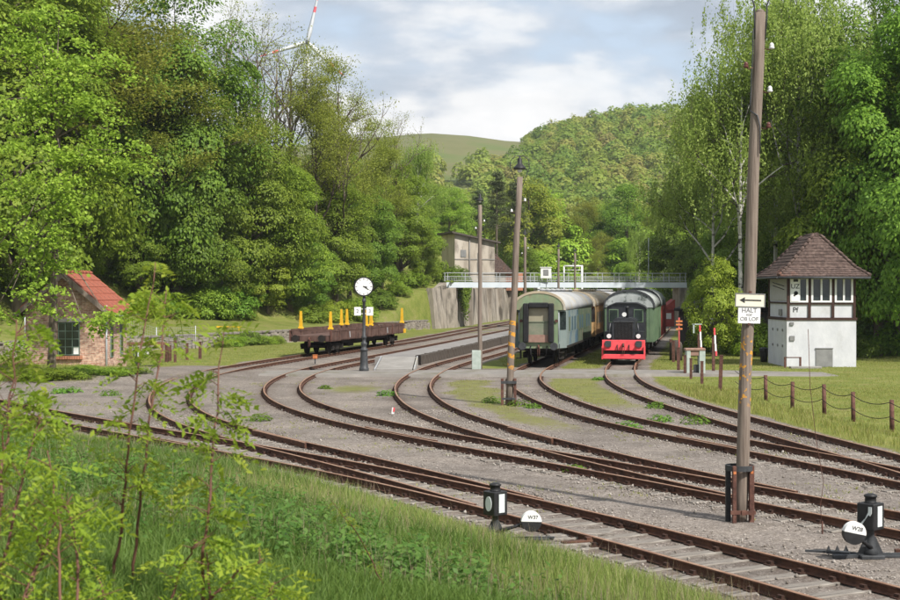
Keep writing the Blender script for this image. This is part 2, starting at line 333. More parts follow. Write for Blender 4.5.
class MB:
    """collects shapes, then builds ONE mesh object"""
    def __init__(s): s.v = []; s.f = []; s.m = []; s.sm = []
    def add(s, V, F, m=0, smooth=False):
        b = len(s.v)
        s.v += [tuple(p) for p in V]
        for f in F:
            s.f.append([b + i for i in f]); s.m.append(m); s.sm.append(smooth)
        return s
    def box(s, c, d, rot=None, m=0, ch=0.0):
        hx, hy, hz = d[0] / 2, d[1] / 2, d[2] / 2
        Rm = Euler(rot).to_matrix() if rot is not None else None
        if ch <= 0:
            V = [Vector((sx * hx, sy * hy, sz * hz)) for sx in (-1, 1) for sy in (-1, 1) for sz in (-1, 1)]
            F = [(0, 1, 3, 2), (4, 6, 7, 5), (0, 4, 5, 1), (2, 3, 7, 6), (0, 2, 6, 4), (1, 5, 7, 3)]
        else:
            bm = bmesh.new(); bmesh.ops.create_cube(bm, size=1.0)
            for v in bm.verts: v.co = Vector((v.co.x * d[0], v.co.y * d[1], v.co.z * d[2]))
            bmesh.ops.bevel(bm, geom=bm.edges[:], offset=ch, segments=1, affect='EDGES')
            bm.verts.index_update()
            V = [v.co.copy() for v in bm.verts]; F = [[v.index for v in f.verts] for f in bm.faces]; bm.free()
        c = Vector(c)
        V = [(Rm @ p if Rm else p) + c for p in V]
        return s.add(V, F, m)
    def tube(s, pts, rad, n=8, m=0, cap=True, smooth=True):
        pts = [Vector(p) for p in pts]
        if not hasattr(rad, '__len__'): rad = [rad] * len(pts)
        V = []; F = []
        up = None
        for i, p in enumerate(pts):
            t = (pts[min(i + 1, len(pts) - 1)] - pts[max(i - 1, 0)]).normalized()
            if up is None:
                up = Vector((0, 0, 1)) if abs(t.z) < 0.9 else Vector((1, 0, 0))
            a = t.cross(up)
            if a.length < 1e-6: a = t.orthogonal()
            a.normalize(); b = a.cross(t).normalized(); up = b
            for k in range(n):
                w = 2 * math.pi * k / n
                V.append(p + (a * math.cos(w) + b * math.sin(w)) * rad[i])
        for i in range(len(pts) - 1):
            for k in range(n):
                F.append((i * n + k, i * n + (k + 1) % n, (i + 1) * n + (k + 1) % n, (i + 1) * n + k))
        s.add(V, F, m, smooth)
        if cap:
            b0 = len(s.v) - len(V)
            s.f.append([b0 + k for k in range(n)][::-1]); s.m.append(m); s.sm.append(False)
            s.f.append([b0 + (len(pts) - 1) * n + k for k in range(n)]); s.m.append(m); s.sm.append(False)
        return s
    def cyl(s, a, b, r0, r1=None, n=12, m=0, smooth=True): return s.tube([a, b], [r0, r0 if r1 is None else r1], n, m, True, smooth)
    def lathe(s, prof, c=(0, 0, 0), n=16, m=0):
        """prof: list of (radius, z) from bottom to top"""
        V = []; F = []
        for r, z in prof:
            for k in range(n):
                w = 2 * math.pi * k / n
                V.append((c[0] + r * math.cos(w), c[1] + r * math.sin(w), c[2] + z))
        for i in range(len(prof) - 1):
            for k in range(n):
                F.append((i * n + k, i * n + (k + 1) % n, (i + 1) * n + (k + 1) % n, (i + 1) * n + k))
        s.add(V, F, m, True)
        b0 = len(s.v) - len(V)
        s.f.append([b0 + k for k in range(n)][::-1]); s.m.append(m); s.sm.append(False)
        s.f.append([b0 + (len(prof) - 1) * n + k for k in range(n)]); s.m.append(m); s.sm.append(False)
        return s
    def prism(s, poly, axis, a, b, m=0, smooth=False):
        """poly in the plane across axis ('x': (y,z), 'y': (x,z), 'z': (x,y)), extruded from a to b"""
        def P(q, t):
            return {'x': (t, q[0], q[1]), 'y': (q[0], t, q[1]), 'z': (q[0], q[1], t)}[axis]
        n = len(poly)
        V = [P(q, a) for q in poly] + [P(q, b) for q in poly]
        s.add(V, [(i, (i + 1) % n, n + (i + 1) % n, n + i) for i in range(n)], m, smooth)
        b0 = len(s.v) - 2 * n
        s.f.append([b0 + i for i in range(n)][::-1]); s.m.append(m); s.sm.append(False)
        s.f.append([b0 + n + i for i in range(n)]); s.m.append(m); s.sm.append(False)
        return s
    def ball(s, c, r, n=10, k=6, m=0, sc=(1, 1, 1)):
        V = []; F = []
        for i in range(k + 1):
            t = math.pi * i / k
            for j in range(n):
                w = 2 * math.pi * j / n
                V.append((c[0] + sc[0] * r * math.sin(t) * math.cos(w), c[1] + sc[1] * r * math.sin(t) * math.sin(w), c[2] - sc[2] * r * math.cos(t)))
        for i in range(k):
            for j in range(n):
                F.append((i * n + j, i * n + (j + 1) % n, (i + 1) * n + (j + 1) % n, (i + 1) * n + j))
        return s.add(V, F, m, True)
    def mesh(s, name, mats):
        me = bpy.data.meshes.new(name)
        me.from_pydata(s.v, [], s.f)
        for mt in (mats if isinstance(mats, (list, tuple)) else [mats]): me.materials.append(mt)
        me.polygons.foreach_set('material_index', s.m)
        me.polygons.foreach_set('use_smooth', s.sm)
        bm = bmesh.new(); bm.from_mesh(me)
        bmesh.ops.recalc_face_normals(bm, faces=bm.faces[:])
        bm.to_mesh(me); bm.free()
        me.update()
        return me
    def build(s, name, mats, parent=None, loc=(0, 0, 0), rot=(0, 0, 0)):
        return obj(name, s.mesh(name, mats), parent, loc, rot)
def children(o): return [c for c in col.objects if c.parent == o]
def copy_tree(o, loc, rz=None, label=None, scale=None):
    r = o.copy(); col.objects.link(r); r.location = loc
    if rz is not None: r.rotation_euler = (0, 0, rz)
    if scale is not None: r.scale = scale
    if label: r['label'] = label
    for ch in o.children:
        c = ch.copy(); col.objects.link(c); c.parent = r
        for g in ch.children:
            d = g.copy(); col.objects.link(d); d.parent = c
    return r
def text(name, body, size, m, parent, loc, rot, align='CENTER', depth=0.002):
    cu = bpy.data.curves.new(name, 'FONT'); cu.body = body; cu.size = size; cu.extrude = depth
    cu.align_x = align; cu.align_y = 'CENTER'; cu.offset = size * 0.012
    tmp = bpy.data.objects.new(name, cu); col.objects.link(tmp)
    dg = bpy.context.evaluated_depsgraph_get(); dg.update()
    me = bpy.data.meshes.new_from_object(tmp.evaluated_get(dg)); me.name = name
    bpy.data.objects.remove(tmp); bpy.data.curves.remove(cu)
    me.materials.clear(); me.materials.append(m)
    return obj(name, me, parent, loc, rot)
def PX(px, D): return (px - 450.0) * D / FPX          # sideways metres of something seen in column px at D metres
def PZ(py, D): return CAMZ - (py - YH) * D / FPX

# ------------------------------------------------------------------ track centre lines (metres; near end first)
TRK = {
 'A': [(12.20, 5.9), (8.9, 12.4), (5.74, 18.67), (4.83, 20.45), (3.89, 22.21), (2.93, 23.97), (1.94, 25.71), (0.92, 27.43), (-0.13, 29.13), (-1.23, 30.8), (-2.37, 32.44), (-3.55, 34.06), (-4.76, 35.65), (-5.99, 37.23), (-7.23, 38.8), (-8.48, 40.36), (-9.73, 41.92), (-10.97, 43.49), (-12.19, 45.07), (-13.4, 46.67), (-14.59, 48.27), (-15.77, 49.89), (-16.94, 51.51), (-18.08, 53.15), (-20.3, 56.5), (-22.5, 59.8)],
 'B': [(1.15, 27.28), (0.25, 29.06), (-0.68, 30.83), (-1.65, 32.58), (-2.64, 34.32), (-3.64, 36.05), (-4.65, 37.78), (-5.62, 39.53), (-6.55, 41.3), (-7.42, 43.1), (-8.21, 44.94), (-8.91, 46.81), (-9.53, 48.71), (-10.07, 50.64), (-10.54, 52.58), (-10.94, 54.54), (-11.29, 56.51), (-11.58, 58.49), (-11.81, 60.47), (-11.99, 62.47), (-12.1, 64.46), (-12.14, 66.46), (-12.12, 68.46), (-12.03, 70.46), (-11.89, 72.46), (-11.69, 74.45), (-11.44, 76.43), (-11.15, 78.41), (-10.83, 80.38), (-10.47, 82.35), (-10.1, 84.32), (-9.3, 88.24), (-8.47, 92.15), (-7.62, 96.06), (-6.77, 99.97), (-5.93, 103.88), (-5.11, 107.79), (-4.31, 111.71), (-3.55, 115.64), (-2.82, 119.57), (-2.14, 123.51), (-1.5, 127.46), (1.0, 143), (4.2, 163), (8.0, 186), (12, 210)],
 'C': [(12.6, 16.4), (10.0, 21.25), (7.43, 26.08), (6.48, 27.84), (5.5, 29.59), (4.51, 31.32), (3.49, 33.04), (2.47, 34.76), (1.44, 36.48), (0.42, 38.2), (-0.57, 39.93), (-1.54, 41.69), (-2.45, 43.47), (-3.3, 45.28), (-4.08, 47.12), (-4.78, 48.99), (-5.4, 50.89), (-5.94, 52.82), (-6.39, 54.77), (-6.76, 56.73), (-7.05, 58.71), (-7.27, 60.7), (-7.41, 62.69), (-7.49, 64.69), (-7.5, 66.69), (-7.45, 68.69), (-7.33, 70.69), (-7.16, 72.68), (-6.93, 74.67), (-6.65, 76.65), (-6.32, 78.62), (-5.96, 80.59), (-5.58, 82.55), (-5.19, 84.52), (-4.8, 86.48), (-4.02, 90.4), (-3.27, 94.33), (-2.53, 98.26), (-1.8, 102.19), (-1.08, 106.13), (-0.35, 110.06), (0.37, 113.99), (1.08, 117.93), (1.79, 121.87), (2.49, 125.81), (5.6, 143), (9.2, 163), (13.4, 186), (17.7, 210)],
 'D': [(6.42, 28.36), (5.61, 30.18), (4.82, 32.02), (4.05, 33.87), (3.32, 35.73), (2.62, 37.6), (1.95, 39.49), (1.33, 41.39), (0.76, 43.31), (0.25, 45.24), (-0.2, 47.19), (-0.58, 49.16), (-0.89, 51.13), (-1.13, 53.12), (-1.33, 55.11), (-1.47, 57.1), (-1.57, 59.1), (-1.62, 61.1), (-1.61, 63.1), (-1.56, 65.1), (-1.46, 67.1), (-1.32, 69.09), (-1.15, 71.08), (-0.94, 73.07), (-0.7, 75.06), (-0.42, 77.04), (-0.11, 79.01), (0.22, 80.98), (0.59, 82.95), (0.97, 84.91), (1.36, 86.88), (1.76, 88.84), (2.15, 90.8), (2.53, 92.76), (2.9, 94.73), (3.6, 98.6), (4.95, 106), (6.4, 114), (8.8, 127), (11.8, 143), (15.6, 163), (20, 186)],
 'E': [(13.9, 20.6), (12.3, 24.7), (11.0, 28.4), (10.38, 30.28), (9.76, 32.18), (9.12, 34.07), (8.45, 35.96), (7.76, 37.83), (7.08, 39.71), (6.42, 41.6), (5.81, 43.51), (5.28, 45.44), (4.84, 47.39), (4.47, 49.35), (4.18, 51.33), (3.94, 53.32), (3.75, 55.31), (3.61, 57.3), (3.5, 59.3), (3.44, 61.3), (3.43, 63.3), (3.47, 65.3), (3.58, 67.3), (3.75, 69.29), (3.96, 71.28), (4.22, 73.26), (4.52, 75.24), (4.86, 77.21), (5.22, 79.18), (5.95, 83.1), (6.68, 87), (8.55, 97), (10.4, 107), (13.2, 122), (17.2, 143), (21, 163)],
 'F': [(11.5, 26.5), (11.27, 28.54), (11.05, 30.53), (10.82, 32.52), (10.58, 34.51), (10.32, 36.49), (10.04, 38.47), (9.77, 40.45), (9.5, 42.43), (9.24, 44.42), (9.01, 46.4), (8.79, 48.39), (8.59, 50.38), (8.41, 52.37), (8.26, 54.37), (8.14, 56.36), (8.05, 58.36), (8.01, 60.36), (8.02, 62.36), (8.08, 64.36), (8.2, 66.36), (8.36, 68.35), (8.56, 70.34), (8.79, 72.33), (9.04, 74.31), (9.31, 76.29), (9.61, 78.27), (9.93, 80.25), (10.27, 82.22), (10.63, 84.18), (12.45, 94), (14.3, 104), (17, 119), (21.4, 143), (25, 163)],
}
def resample(pts, step):
    P = np.array(pts, float)
    s = np.r_[0, np.cumsum(np.linalg.norm(np.diff(P, axis=0), axis=1))]
    # Catmull-Rom through the points
    n = int(s[-1] / step) + 1
    t = np.linspace(0, s[-1], n)
    T = np.gradient(P, s, axis=0)
    i = np.clip(np.searchsorted(s, t, 'right') - 1, 0, len(s) - 2)
    h = (s[i + 1] - s[i]); u = (t - s[i]) / h
    h00 = 2 * u**3 - 3 * u**2 + 1; h10 = u**3 - 2 * u**2 + u; h01 = -2 * u**3 + 3 * u**2; h11 = u**3 - u**2
    Q = h00[:, None] * P[i] + (h10 * h)[:, None] * T[i] + h01[:, None] * P[i + 1] + (h11 * h)[:, None] * T[i + 1]
    return Q
CL = {k: resample(v, 0.5) for k, v in TRK.items()}
def side_dist(P, line):
    """distance of points P to a polyline, signed: + on the left of its direction"""
    P = np.asarray(P, float); best = np.full(len(P), 1e9); sg = np.zeros(len(P))
    a = line[:-1]; d = line[1:] - a; L2 = (d * d).sum(1)
    for j in range(len(a)):
        w = P - a[j]
        t = np.clip((w @ d[j]) / L2[j], 0, 1)
        e = w - t[:, None] * d[j]
        q = (e * e).sum(1)
        m = q < best
        best[m] = q[m]; sg[m] = np.sign(d[j, 0] * w[m, 1] - d[j, 1] * w[m, 0])
    return np.sqrt(best) * sg
def on_side(P, line, ext=400):
    a = line[0] - (line[1] - line[0]) / np.linalg.norm(line[1] - line[0]) * ext
    b = line[-1] + (line[-1] - line[-2]) / np.linalg.norm(line[-1] - line[-2]) * ext
    return side_dist(P, np.vstack([a, line, b]))
LC = {k: np.array(v, float) for k, v in TRK.items()}
WALL = np.array([(-46, 62), (-36, 76), (-29, 88), (-21, 101), (-13.2, 117), (-4.6, 152), (-1.2, 160), (4.4, 190), (9.2, 216), (20, 270)], float)

def sstep(x, a, b):
    t = np.clip((x - a) / (b - a), 0, 1); return t * t * (3 - 2 * t)
def vnoise(x, y, sc, seed=0):
    """cheap smooth 2-D value noise in [-1, 1]"""
    r = np.random.default_rng(100 + seed); tab = r.uniform(-1, 1, (64, 64))
    u = np.asarray(x) / sc + 1000; v = np.asarray(y) / sc + 1000
    i = np.floor(u).astype(int); j = np.floor(v).astype(int); fu = u - i; fv = v - j
    fu = fu * fu * (3 - 2 * fu); fv = fv * fv * (3 - 2 * fv)
    g = lambda a, b: tab[a % 64, b % 64]
    return (g(i, j) * (1 - fu) + g(i + 1, j) * fu) * (1 - fv) + (g(i, j + 1) * (1 - fu) + g(i + 1, j + 1) * fu) * fv
SKY_PX = [-600, 100, 300, 425, 470, 520, 545, 570, 650, 720, 800, 900, 1500]
SKY_Y = [120, 140, 140, 127, 130, 137, 140, 136, 131, 134, 142, 150, 150]
def terr(x, y):
    x = np.atleast_1d(np.asarray(x, float)); y = np.atleast_1d(np.asarray(y, float))
    P = np.c_[x, y]
    z = np.zeros(len(x))
    dA = on_side(P, LC['A'])
    bank = 0.20 * np.clip(dA - 1.5, 0, None)
    bank = np.minimum(bank, 2.6 + 0.02 * dA)
    bank *= sstep(dA, 1.4, 3.0) * 0.85 + 0.15
    z += np.where(dA > 0, bank, 0) + np.where(dA > 1.6, 0.09 * vnoise(x, y, 2.2, 1) * sstep(dA, 1.6, 5), 0)
    hump = 0.62 * np.exp(-(((x + 20.5) / 7.5) ** 2 + ((y - 69) / 7.0) ** 2) * 1.1)
    z += np.where(dA < 0, hump, hump * 0)
    dW = on_side(P, WALL)
    up = np.where(y < 130, 1.0, 1.0 + 4.0 * sstep(y, 140, 165))
    tw = 11 - 7.5 * sstep(y, 116, 134)
    slope = np.clip(dW - tw - 1.2 * vnoise(x, y, 9, 2), 0, None)
    sl = np.minimum(0.62 * slope, 9 + 0.30 * slope); sl = np.minimum(sl, 26 + 0.05 * slope)
    sl = sl + (slope > 0) * 0.5 * vnoise(x, y, 5, 3) * sstep(slope, 0, 3)
    left = sstep(dW, -0.1, 0.35) * up + 0.10 * np.clip(dW, 0, tw) + sl * (y < 900)
    far_l = (1 - 0.72 * sstep(y, 190, 330)) * (1 - sstep(y, 330, 560))
    z = np.maximum(z, np.where(dW > -0.1, left * far_l, z))
    # right side rises gently behind the lawn
    z += 0.12 * np.clip(x - 34, 0, 60) * sstep(y, 60, 90)
    # valley floor and the hills
    px = 450 + FPX * x / np.maximum(y, 1.0)
    hz = (YH - np.interp(px, SKY_PX, SKY_Y)) / FPX * 800
    up2 = sstep(y, 330, 820)
    wood = sstep(y, 300, 860)
    z += np.clip(y - 215, 0, 200) * 0.03 * (1 - up2)
    z += hz * up2 * 1.0 - np.clip(y - 900, 0, None) * 0.06
    return z
def tz(x, y): return float(terr([x], [y])[0])

# ------------------------------------------------------------------ where grass grows (a property of the ground)
def grass_mask(x, y):
    P = np.c_[x, y]
    d = {k: on_side(P, LC[k]) for k in 'ABCDEF'}
    n = 0.45 * vnoise(x, y, 1.3, 5) + 0.35 * vnoise(x, y, 3.7, 6)
    g = np.zeros(len(x))
    g = np.maximum(g, sstep(d['A'] + 0.5 * n, 1.25, 1.9))                                  # bank in front
    g = np.maximum(g, sstep(-d['F'] + 0.35 * n, 1.25, 1.9) * sstep(y, 20, 24))             # right lawn
    far = sstep(y, 75.5, 78)
    between = np.minimum(-d['E'], d['F'])
    g = np.maximum(g, sstep(between + 0.3 * n, 0.9, 1.5) * far)
    de = np.minimum(-d['D'], d['E']); g = np.maximum(g, sstep(de + 0.3 * n, 1.0, 1.6) * far * 0.95)
    # left lawn beyond the flat-wagon track and round the hut
    gl = sstep(d['B'] + n, 1.7, 2.6) * sstep(y + 2 * n, 77, 81)
    gl = np.maximum(gl, sstep(d['B'], 3.0, 5.5) * sstep(y + 1.5 * n, 61.5, 64) * (d['A'] < 0))
    g = np.maximum(g, gl)
    # thin moss between the tracks
    moss = sstep(np.minimum(-d['D'], d['E']) + 0.8 * n, 1.0, 2.0) * sstep(y, 38, 47) * (1 - sstep(y, 66.5, 68)) * 0.68
    m2 = sstep(np.minimum(-d['E'], d['F']) + 0.5 * n, 0.85, 1.4) * sstep(y, 46, 55) * (1 - sstep(y, 68, 69)) * 0.74
    m3 = np.exp(-(((x + 4.2) / 1.6) ** 2 + ((y - 61) / 3.4) ** 2) * 1.0) * 0.75
    m4 = sstep(np.minimum(-d['C'], d['E']) + 0.6 * n, 3.0, 4.2) * sstep(y, 33, 36) * (1 - sstep(y, 40, 46)) * 0.58
    for m in (moss, m2, m3, m4): g = np.maximum(g, m)
    dW = on_side(P, WALL)
    g = np.maximum(g, (dW > 0.2) * 1.0)
    g = np.where((y > 130) & (dW <= 0.2), np.maximum(g, sstep(np.abs(n), 0.1, 0.5) * 0.7), g)
    g = np.maximum(g, sstep(y, 200, 215)); g = np.maximum(g, sstep(x, 30, 32) * sstep(y, 20, 30))
    return np.clip(g, 0, 1), d

def ground_mat():
    m = bpy.data.materials.new('yard_gravel_and_grass'); m.use_nodes = True
    nt = m.node_tree; L = nt.links; b = nt.nodes['Principled BSDF']
    b.inputs['Roughness'].default_value = 0.95; b.inputs['Specular IOR Level'].default_value = 0.15
    tc = N(nt, 'ShaderNodeTexCoord')
    def noise(sc, det=6, ro=0.6):
        n = N(nt, 'ShaderNodeTexNoise'); n.inputs['Scale'].default_value = sc; n.inputs['Detail'].default_value = det; n.inputs['Roughness'].default_value = ro
        L.new(tc.outputs['Object'], n.inputs['Vector']); return n
    def ramp(src, st):
        r = N(nt, 'ShaderNodeValToRGB'); setramp(r, st); L.new(src, r.inputs[0]); return r
    def mix(f, a, b_, bt='MIX'):
        x = N(nt, 'ShaderNodeMix', data_type='RGBA', blend_type=bt)
        if isinstance(f, float): x.inputs['Factor'].default_value = f
        else: L.new(f, x.inputs['Factor'])
        for key, s in (('A', a), ('B', b_)):
            if isinstance(s, tuple): x.inputs[key].default_value = (*s, 1)
            else: L.new(s, x.inputs[key])
        return x.outputs['Result']
    # gravel: single stones, patches of finer grey and of dirt
    vo = N(nt, 'ShaderNodeTexVoronoi'); vo.inputs['Scale'].default_value = 26; vo.inputs['Randomness'].default_value = 1.0
    L.new(tc.outputs['Object'], vo.inputs['Vector'])
    sepc = N(nt, 'ShaderNodeSeparateColor'); L.new(vo.outputs['Color'], sepc.inputs[0])
    st = ramp(sepc.outputs[0], [(0.0, (0.125, 0.110, 0.100)), (0.45, (0.175, 0.160, 0.150)), (0.8, (0.225, 0.207, 0.195)), (1.0, (0.31, 0.288, 0.27))])
    patch = ramp(noise(0.35, 8, 0.65).outputs['Fac'], [(0.34, (0.70, 0.66, 0.62)), (0.5, (1.03, 0.98, 0.93)), (0.66, (1.25, 1.18, 1.09))])
    grav = mix(1.0, st.outputs[0], patch.outputs[0], 'MULTIPLY')
    dirt = ramp(noise(1.7, 8, 0.7).outputs['Fac'], [(0.53, (0, 0, 0)), (0.72, (1, 1, 1))])
    grav = mix(dirt.outputs[0], grav, (0.125, 0.105, 0.085))
    # rusty, oily dust along the rails
    ar = N(nt, 'ShaderNodeAttribute', attribute_name='trackbed')
    rustn = ramp(noise(5, 6).outputs['Fac'], [(0.35, (0.2, 0.2, 0.2)), (0.7, (1, 1, 1))])
    rm = N(nt, 'ShaderNodeMath', operation='MULTIPLY'); L.new(ar.outputs['Fac'], rm.inputs[0]); L.new(rustn.outputs[0], rm.inputs[1])
    r2 = N(nt, 'ShaderNodeMath', operation='MULTIPLY'); r2.inputs[1].default_value = 0.9; L.new(rm.outputs[0], r2.inputs[0])
    grav = mix(r2.outputs[0], grav, (0.085, 0.058, 0.045))
    # grass and moss colours
    gr = ramp(noise(0.55, 8, 0.7).outputs['Fac'], [(0.30, (0.10, 0.135, 0.028)), (0.46, (0.155, 0.18, 0.042)), (0.58, (0.20, 0.205, 0.065)), (0.70, (0.22, 0.185, 0.095))])
    gf = ramp(noise(9, 6, 0.7).outputs['Fac'], [(0.3, (0.62, 0.65, 0.55)), (0.7, (1.2, 1.2, 1.1))])
    gcol = mix(1.0, gr.outputs[0], gf.outputs[0], 'MULTIPLY')
    ag = N(nt, 'ShaderNodeAttribute', attribute_name='grass')
    edge = noise(4.0, 8, 0.75)
    e1 = N(nt, 'ShaderNodeMath', operation='SUBTRACT'); L.new(edge.outputs['Fac'], e1.inputs[0]); e1.inputs[1].default_value = 0.5
    e2 = N(nt, 'ShaderNodeMath', operation='MULTIPLY_ADD'); L.new(e1.outputs[0], e2.inputs[0]); e2.inputs[1].default_value = 1.5; L.new(ag.outputs['Fac'], e2.inputs[2])
    gm = ramp(e2.outputs[0], [(0.36, (0, 0, 0)), (0.64, (1, 1, 1))])
    mossy = ramp(noise(1.1, 8, 0.7).outputs['Fac'], [(0.32, (0.115, 0.105, 0.055)), (0.5, (0.165, 0.155, 0.065)), (0.68, (0.15, 0.175, 0.045))])
    lush = ramp(ag.outputs['Fac'], [(0.62, (0, 0, 0)), (0.92, (1, 1, 1))])
    gcol = mix(lush.outputs[0], mossy.outputs[0], gcol)
    colr = mix(gm.outputs[0], grav, gcol)
    L.new(colr, b.inputs['Base Color'])
    bp = N(nt, 'ShaderNodeBump'); bp.inputs['Strength'].default_value = 0.7; bp.inputs['Distance'].default_value = 0.03
    L.new(vo.outputs['Distance'], bp.inputs['Height']); bp.invert = True
    L.new(bp.outputs[0], b.inputs['Normal'])
    return m
M['ground'] = ground_mat()
M['meadow'] = ramp_mat('hill_meadow', [(0.095, 0.108, 0.034), (0.128, 0.128, 0.05), (0.095, 0.128, 0.028)], 0.02, 0.95, detail=8,
                       second=((0.095, 0.125, 0.035), 0.02, 0.5, 0.62))

def grid_mesh(name, xs, ys, mats, attrs=None):
    X, Y = np.meshgrid(xs, ys); x = X.ravel(); y = Y.ravel()
    z = terr(x, y)
    nx, ny = len(xs), len(ys)
    i = np.arange(nx * ny).reshape(ny, nx)
    F = np.c_[i[:-1, :-1].ravel(), i[:-1, 1:].ravel(), i[1:, 1:].ravel(), i[1:, :-1].ravel()]
    return x, y, z, F
def build_ground():
    xs = np.r_[np.arange(-70, -26, 2.0), np.arange(-26, 26, 0.33), np.arange(26, 72, 2.0)]
    ys = np.r_[np.arange(-12, 9, 1.0), np.arange(9, 98, 0.33), np.arange(98, 232, 1.0)]
    x, y, z, F = grid_mesh('ground', xs, ys, M['ground'])
    g, d = grass_mask(x, y)
    z = z + np.where(g < 0.4, 0.010 * vnoise(x, y, 0.7, 8), 0)
    near = np.min(np.abs(np.stack([d[k] for k in 'ABCDEF'])), axis=0)
    bed = np.where((y < 205) & (y > 12), np.exp(-(np.abs(near - 0.75) / 0.33) ** 2), 0)
    me = np_mesh('ground', np.c_[x, y, z], F, M['ground'], smooth=True)
    for nm, v in (('grass', g), ('trackbed', bed)):
        a = me.attributes.new(nm, 'FLOAT', 'POINT'); a.data.foreach_set('value', v.astype(np.float32))
    o = obj('ground', me); o['kind'] = 'structure'
    xs = np.r_[np.linspace(-900, -200, 30), np.arange(-190, 400, 10.0), np.linspace(410, 1100, 30)]
    ys = np.r_[np.arange(228, 900, 7.0), np.linspace(905, 1700, 40)]
    x, y, z, F = grid_mesh('hills', xs, ys, M['meadow'])
    z = z - 0.06 * (y < 235)
    o = obj('hills', np_mesh('hills', np.c_[x, y, z], F, M['meadow'], smooth=True)); o['kind'] = 'structure'
    # sides of the valley beyond the yard sheet
    for sx in (-1, 1):
        xs = np.r_[np.linspace(-420, -69.5, 60)] if sx < 0 else np.r_[np.linspace(69.5, 420, 60)]
        ys = np.linspace(-12, 228.5, 60)
        x, y, z, F = grid_mesh('side', xs, ys, M['meadow'])
        o = obj('terrain', np_mesh('terrain', np.c_[x, y, z - 0.05], F, M['meadow'], smooth=True)); o['kind'] = 'structure'
build_ground()

# ------------------------------------------------------------------ tracks
RAIL_TOP, RAIL_FOOT = 0.17, 0.025
def rail_profile():
    f, t, h = RAIL_FOOT, RAIL_TOP, 0.034
    return [(-0.062, f), (0.062, f), (0.062, f + 0.012), (0.012, f + 0.03), (0.012, t - 0.045), (h, t - 0.032), (h, t - 0.006), (h - 0.008, t),
            (-h + 0.008, t), (-h, t - 0.006), (-h, t - 0.032), (-0.012, t - 0.045), (-0.012, f + 0.03), (-0.062, f + 0.012)]
def sweep(name, line, prof, mats, dz=0.0, head=(6, 7, 8)):
    P = np.asarray(line); T = np.gradient(P, axis=0); T /= np.linalg.norm(T, axis=1)[:, None]
    Nn = np.c_[-T[:, 1], T[:, 0]]
    k = len(prof); V = []
    for i in range(len(P)):
        for a, b in prof: V.append((P[i, 0] + Nn[i, 0] * a, P[i, 1] + Nn[i, 1] * a, b + dz))
    F = []; mi = []
    for i in range(len(P) - 1):
        for j in range(k):
            j2 = (j + 1) % k
            F.append((i * k + j, i * k + j2, (i + 1) * k + j2, (i + 1) * k + j)); mi.append(1 if j in head else 0)
    me = bpy.data.meshes.new(name)
    caps = [list(range(k))[::-1], [(len(P) - 1) * k + j for j in range(k)]]
    me.from_pydata(V, [], F + caps)
    for m in mats: me.materials.append(m)
    me.polygons.foreach_set('material_index', mi + [0, 0])
    bm = bmesh.new(); bm.from_mesh(me); bmesh.ops.recalc_face_normals(bm, faces=bm.faces[:]); bm.to_mesh(me); bm.free()
    return me
def offset(line, d):
    P = np.asarray(line); T = np.gradient(P, axis=0); T /= np.linalg.norm(T, axis=1)[:, None]
    return P + np.c_[-T[:, 1], T[:, 0]] * d
def sleeper_mesh(L, seed, mat, chairs=(0.7535, -0.7535), off=0.0):
    r = random.Random(seed)
    b = MB(); t = 0.018 + r.uniform(0, 0.007)
    # uneven, split top
    w0, w1 = 0.125 + r.uniform(-0.012, 0.012), 0.125 + r.uniform(-0.012, 0.012)
    x0, x1 = -L / 2 + off, L / 2 + off
    n = 4
    V = []; F = []
    for i in range(n + 1):
        x = x0 + (x1 - x0) * i / n; w = w0 + (w1 - w0) * i / n
        j = r.uniform(-0.006, 0.006)
        V += [(x, -w + j, -0.08), (x, -w + j, t - 0.012), (x, -w + 0.014 + j, t), (x, w - 0.014 + j, t + r.uniform(-0.004, 0.003)), (x, w + j, t - 0.012), (x, w + j, -0.08)]
    for i in range(n):
        for k in range(5): F.append((i * 6 + k, i * 6 + k + 1, (i + 1) * 6 + k + 1, (i + 1) * 6 + k))
    b.add(V, F, 0)
    b.f.append([0, 1, 2, 3, 4, 5]); b.m.append(0); b.sm.append(False)
    b.f.append([n * 6 + i for i in range(6)][::-1]); b.m.append(0); b.sm.append(False)
    for c in chairs:
        b.box((c, 0, 0.034), (0.34, 0.15, 0.022), m=1)
        for s in (-1, 1): b.box((c + s * 0.095, 0, 0.066), (0.06, 0.10, 0.05), m=1)
    return b.mesh('sleeper', [mat, M['plate']])
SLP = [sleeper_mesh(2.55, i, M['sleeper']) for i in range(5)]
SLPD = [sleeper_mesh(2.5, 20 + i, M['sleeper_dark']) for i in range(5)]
def at_y(line, y):   # x of a centre line at depth y
    return float(np.interp(y, line[:, 1], line[:, 0]))
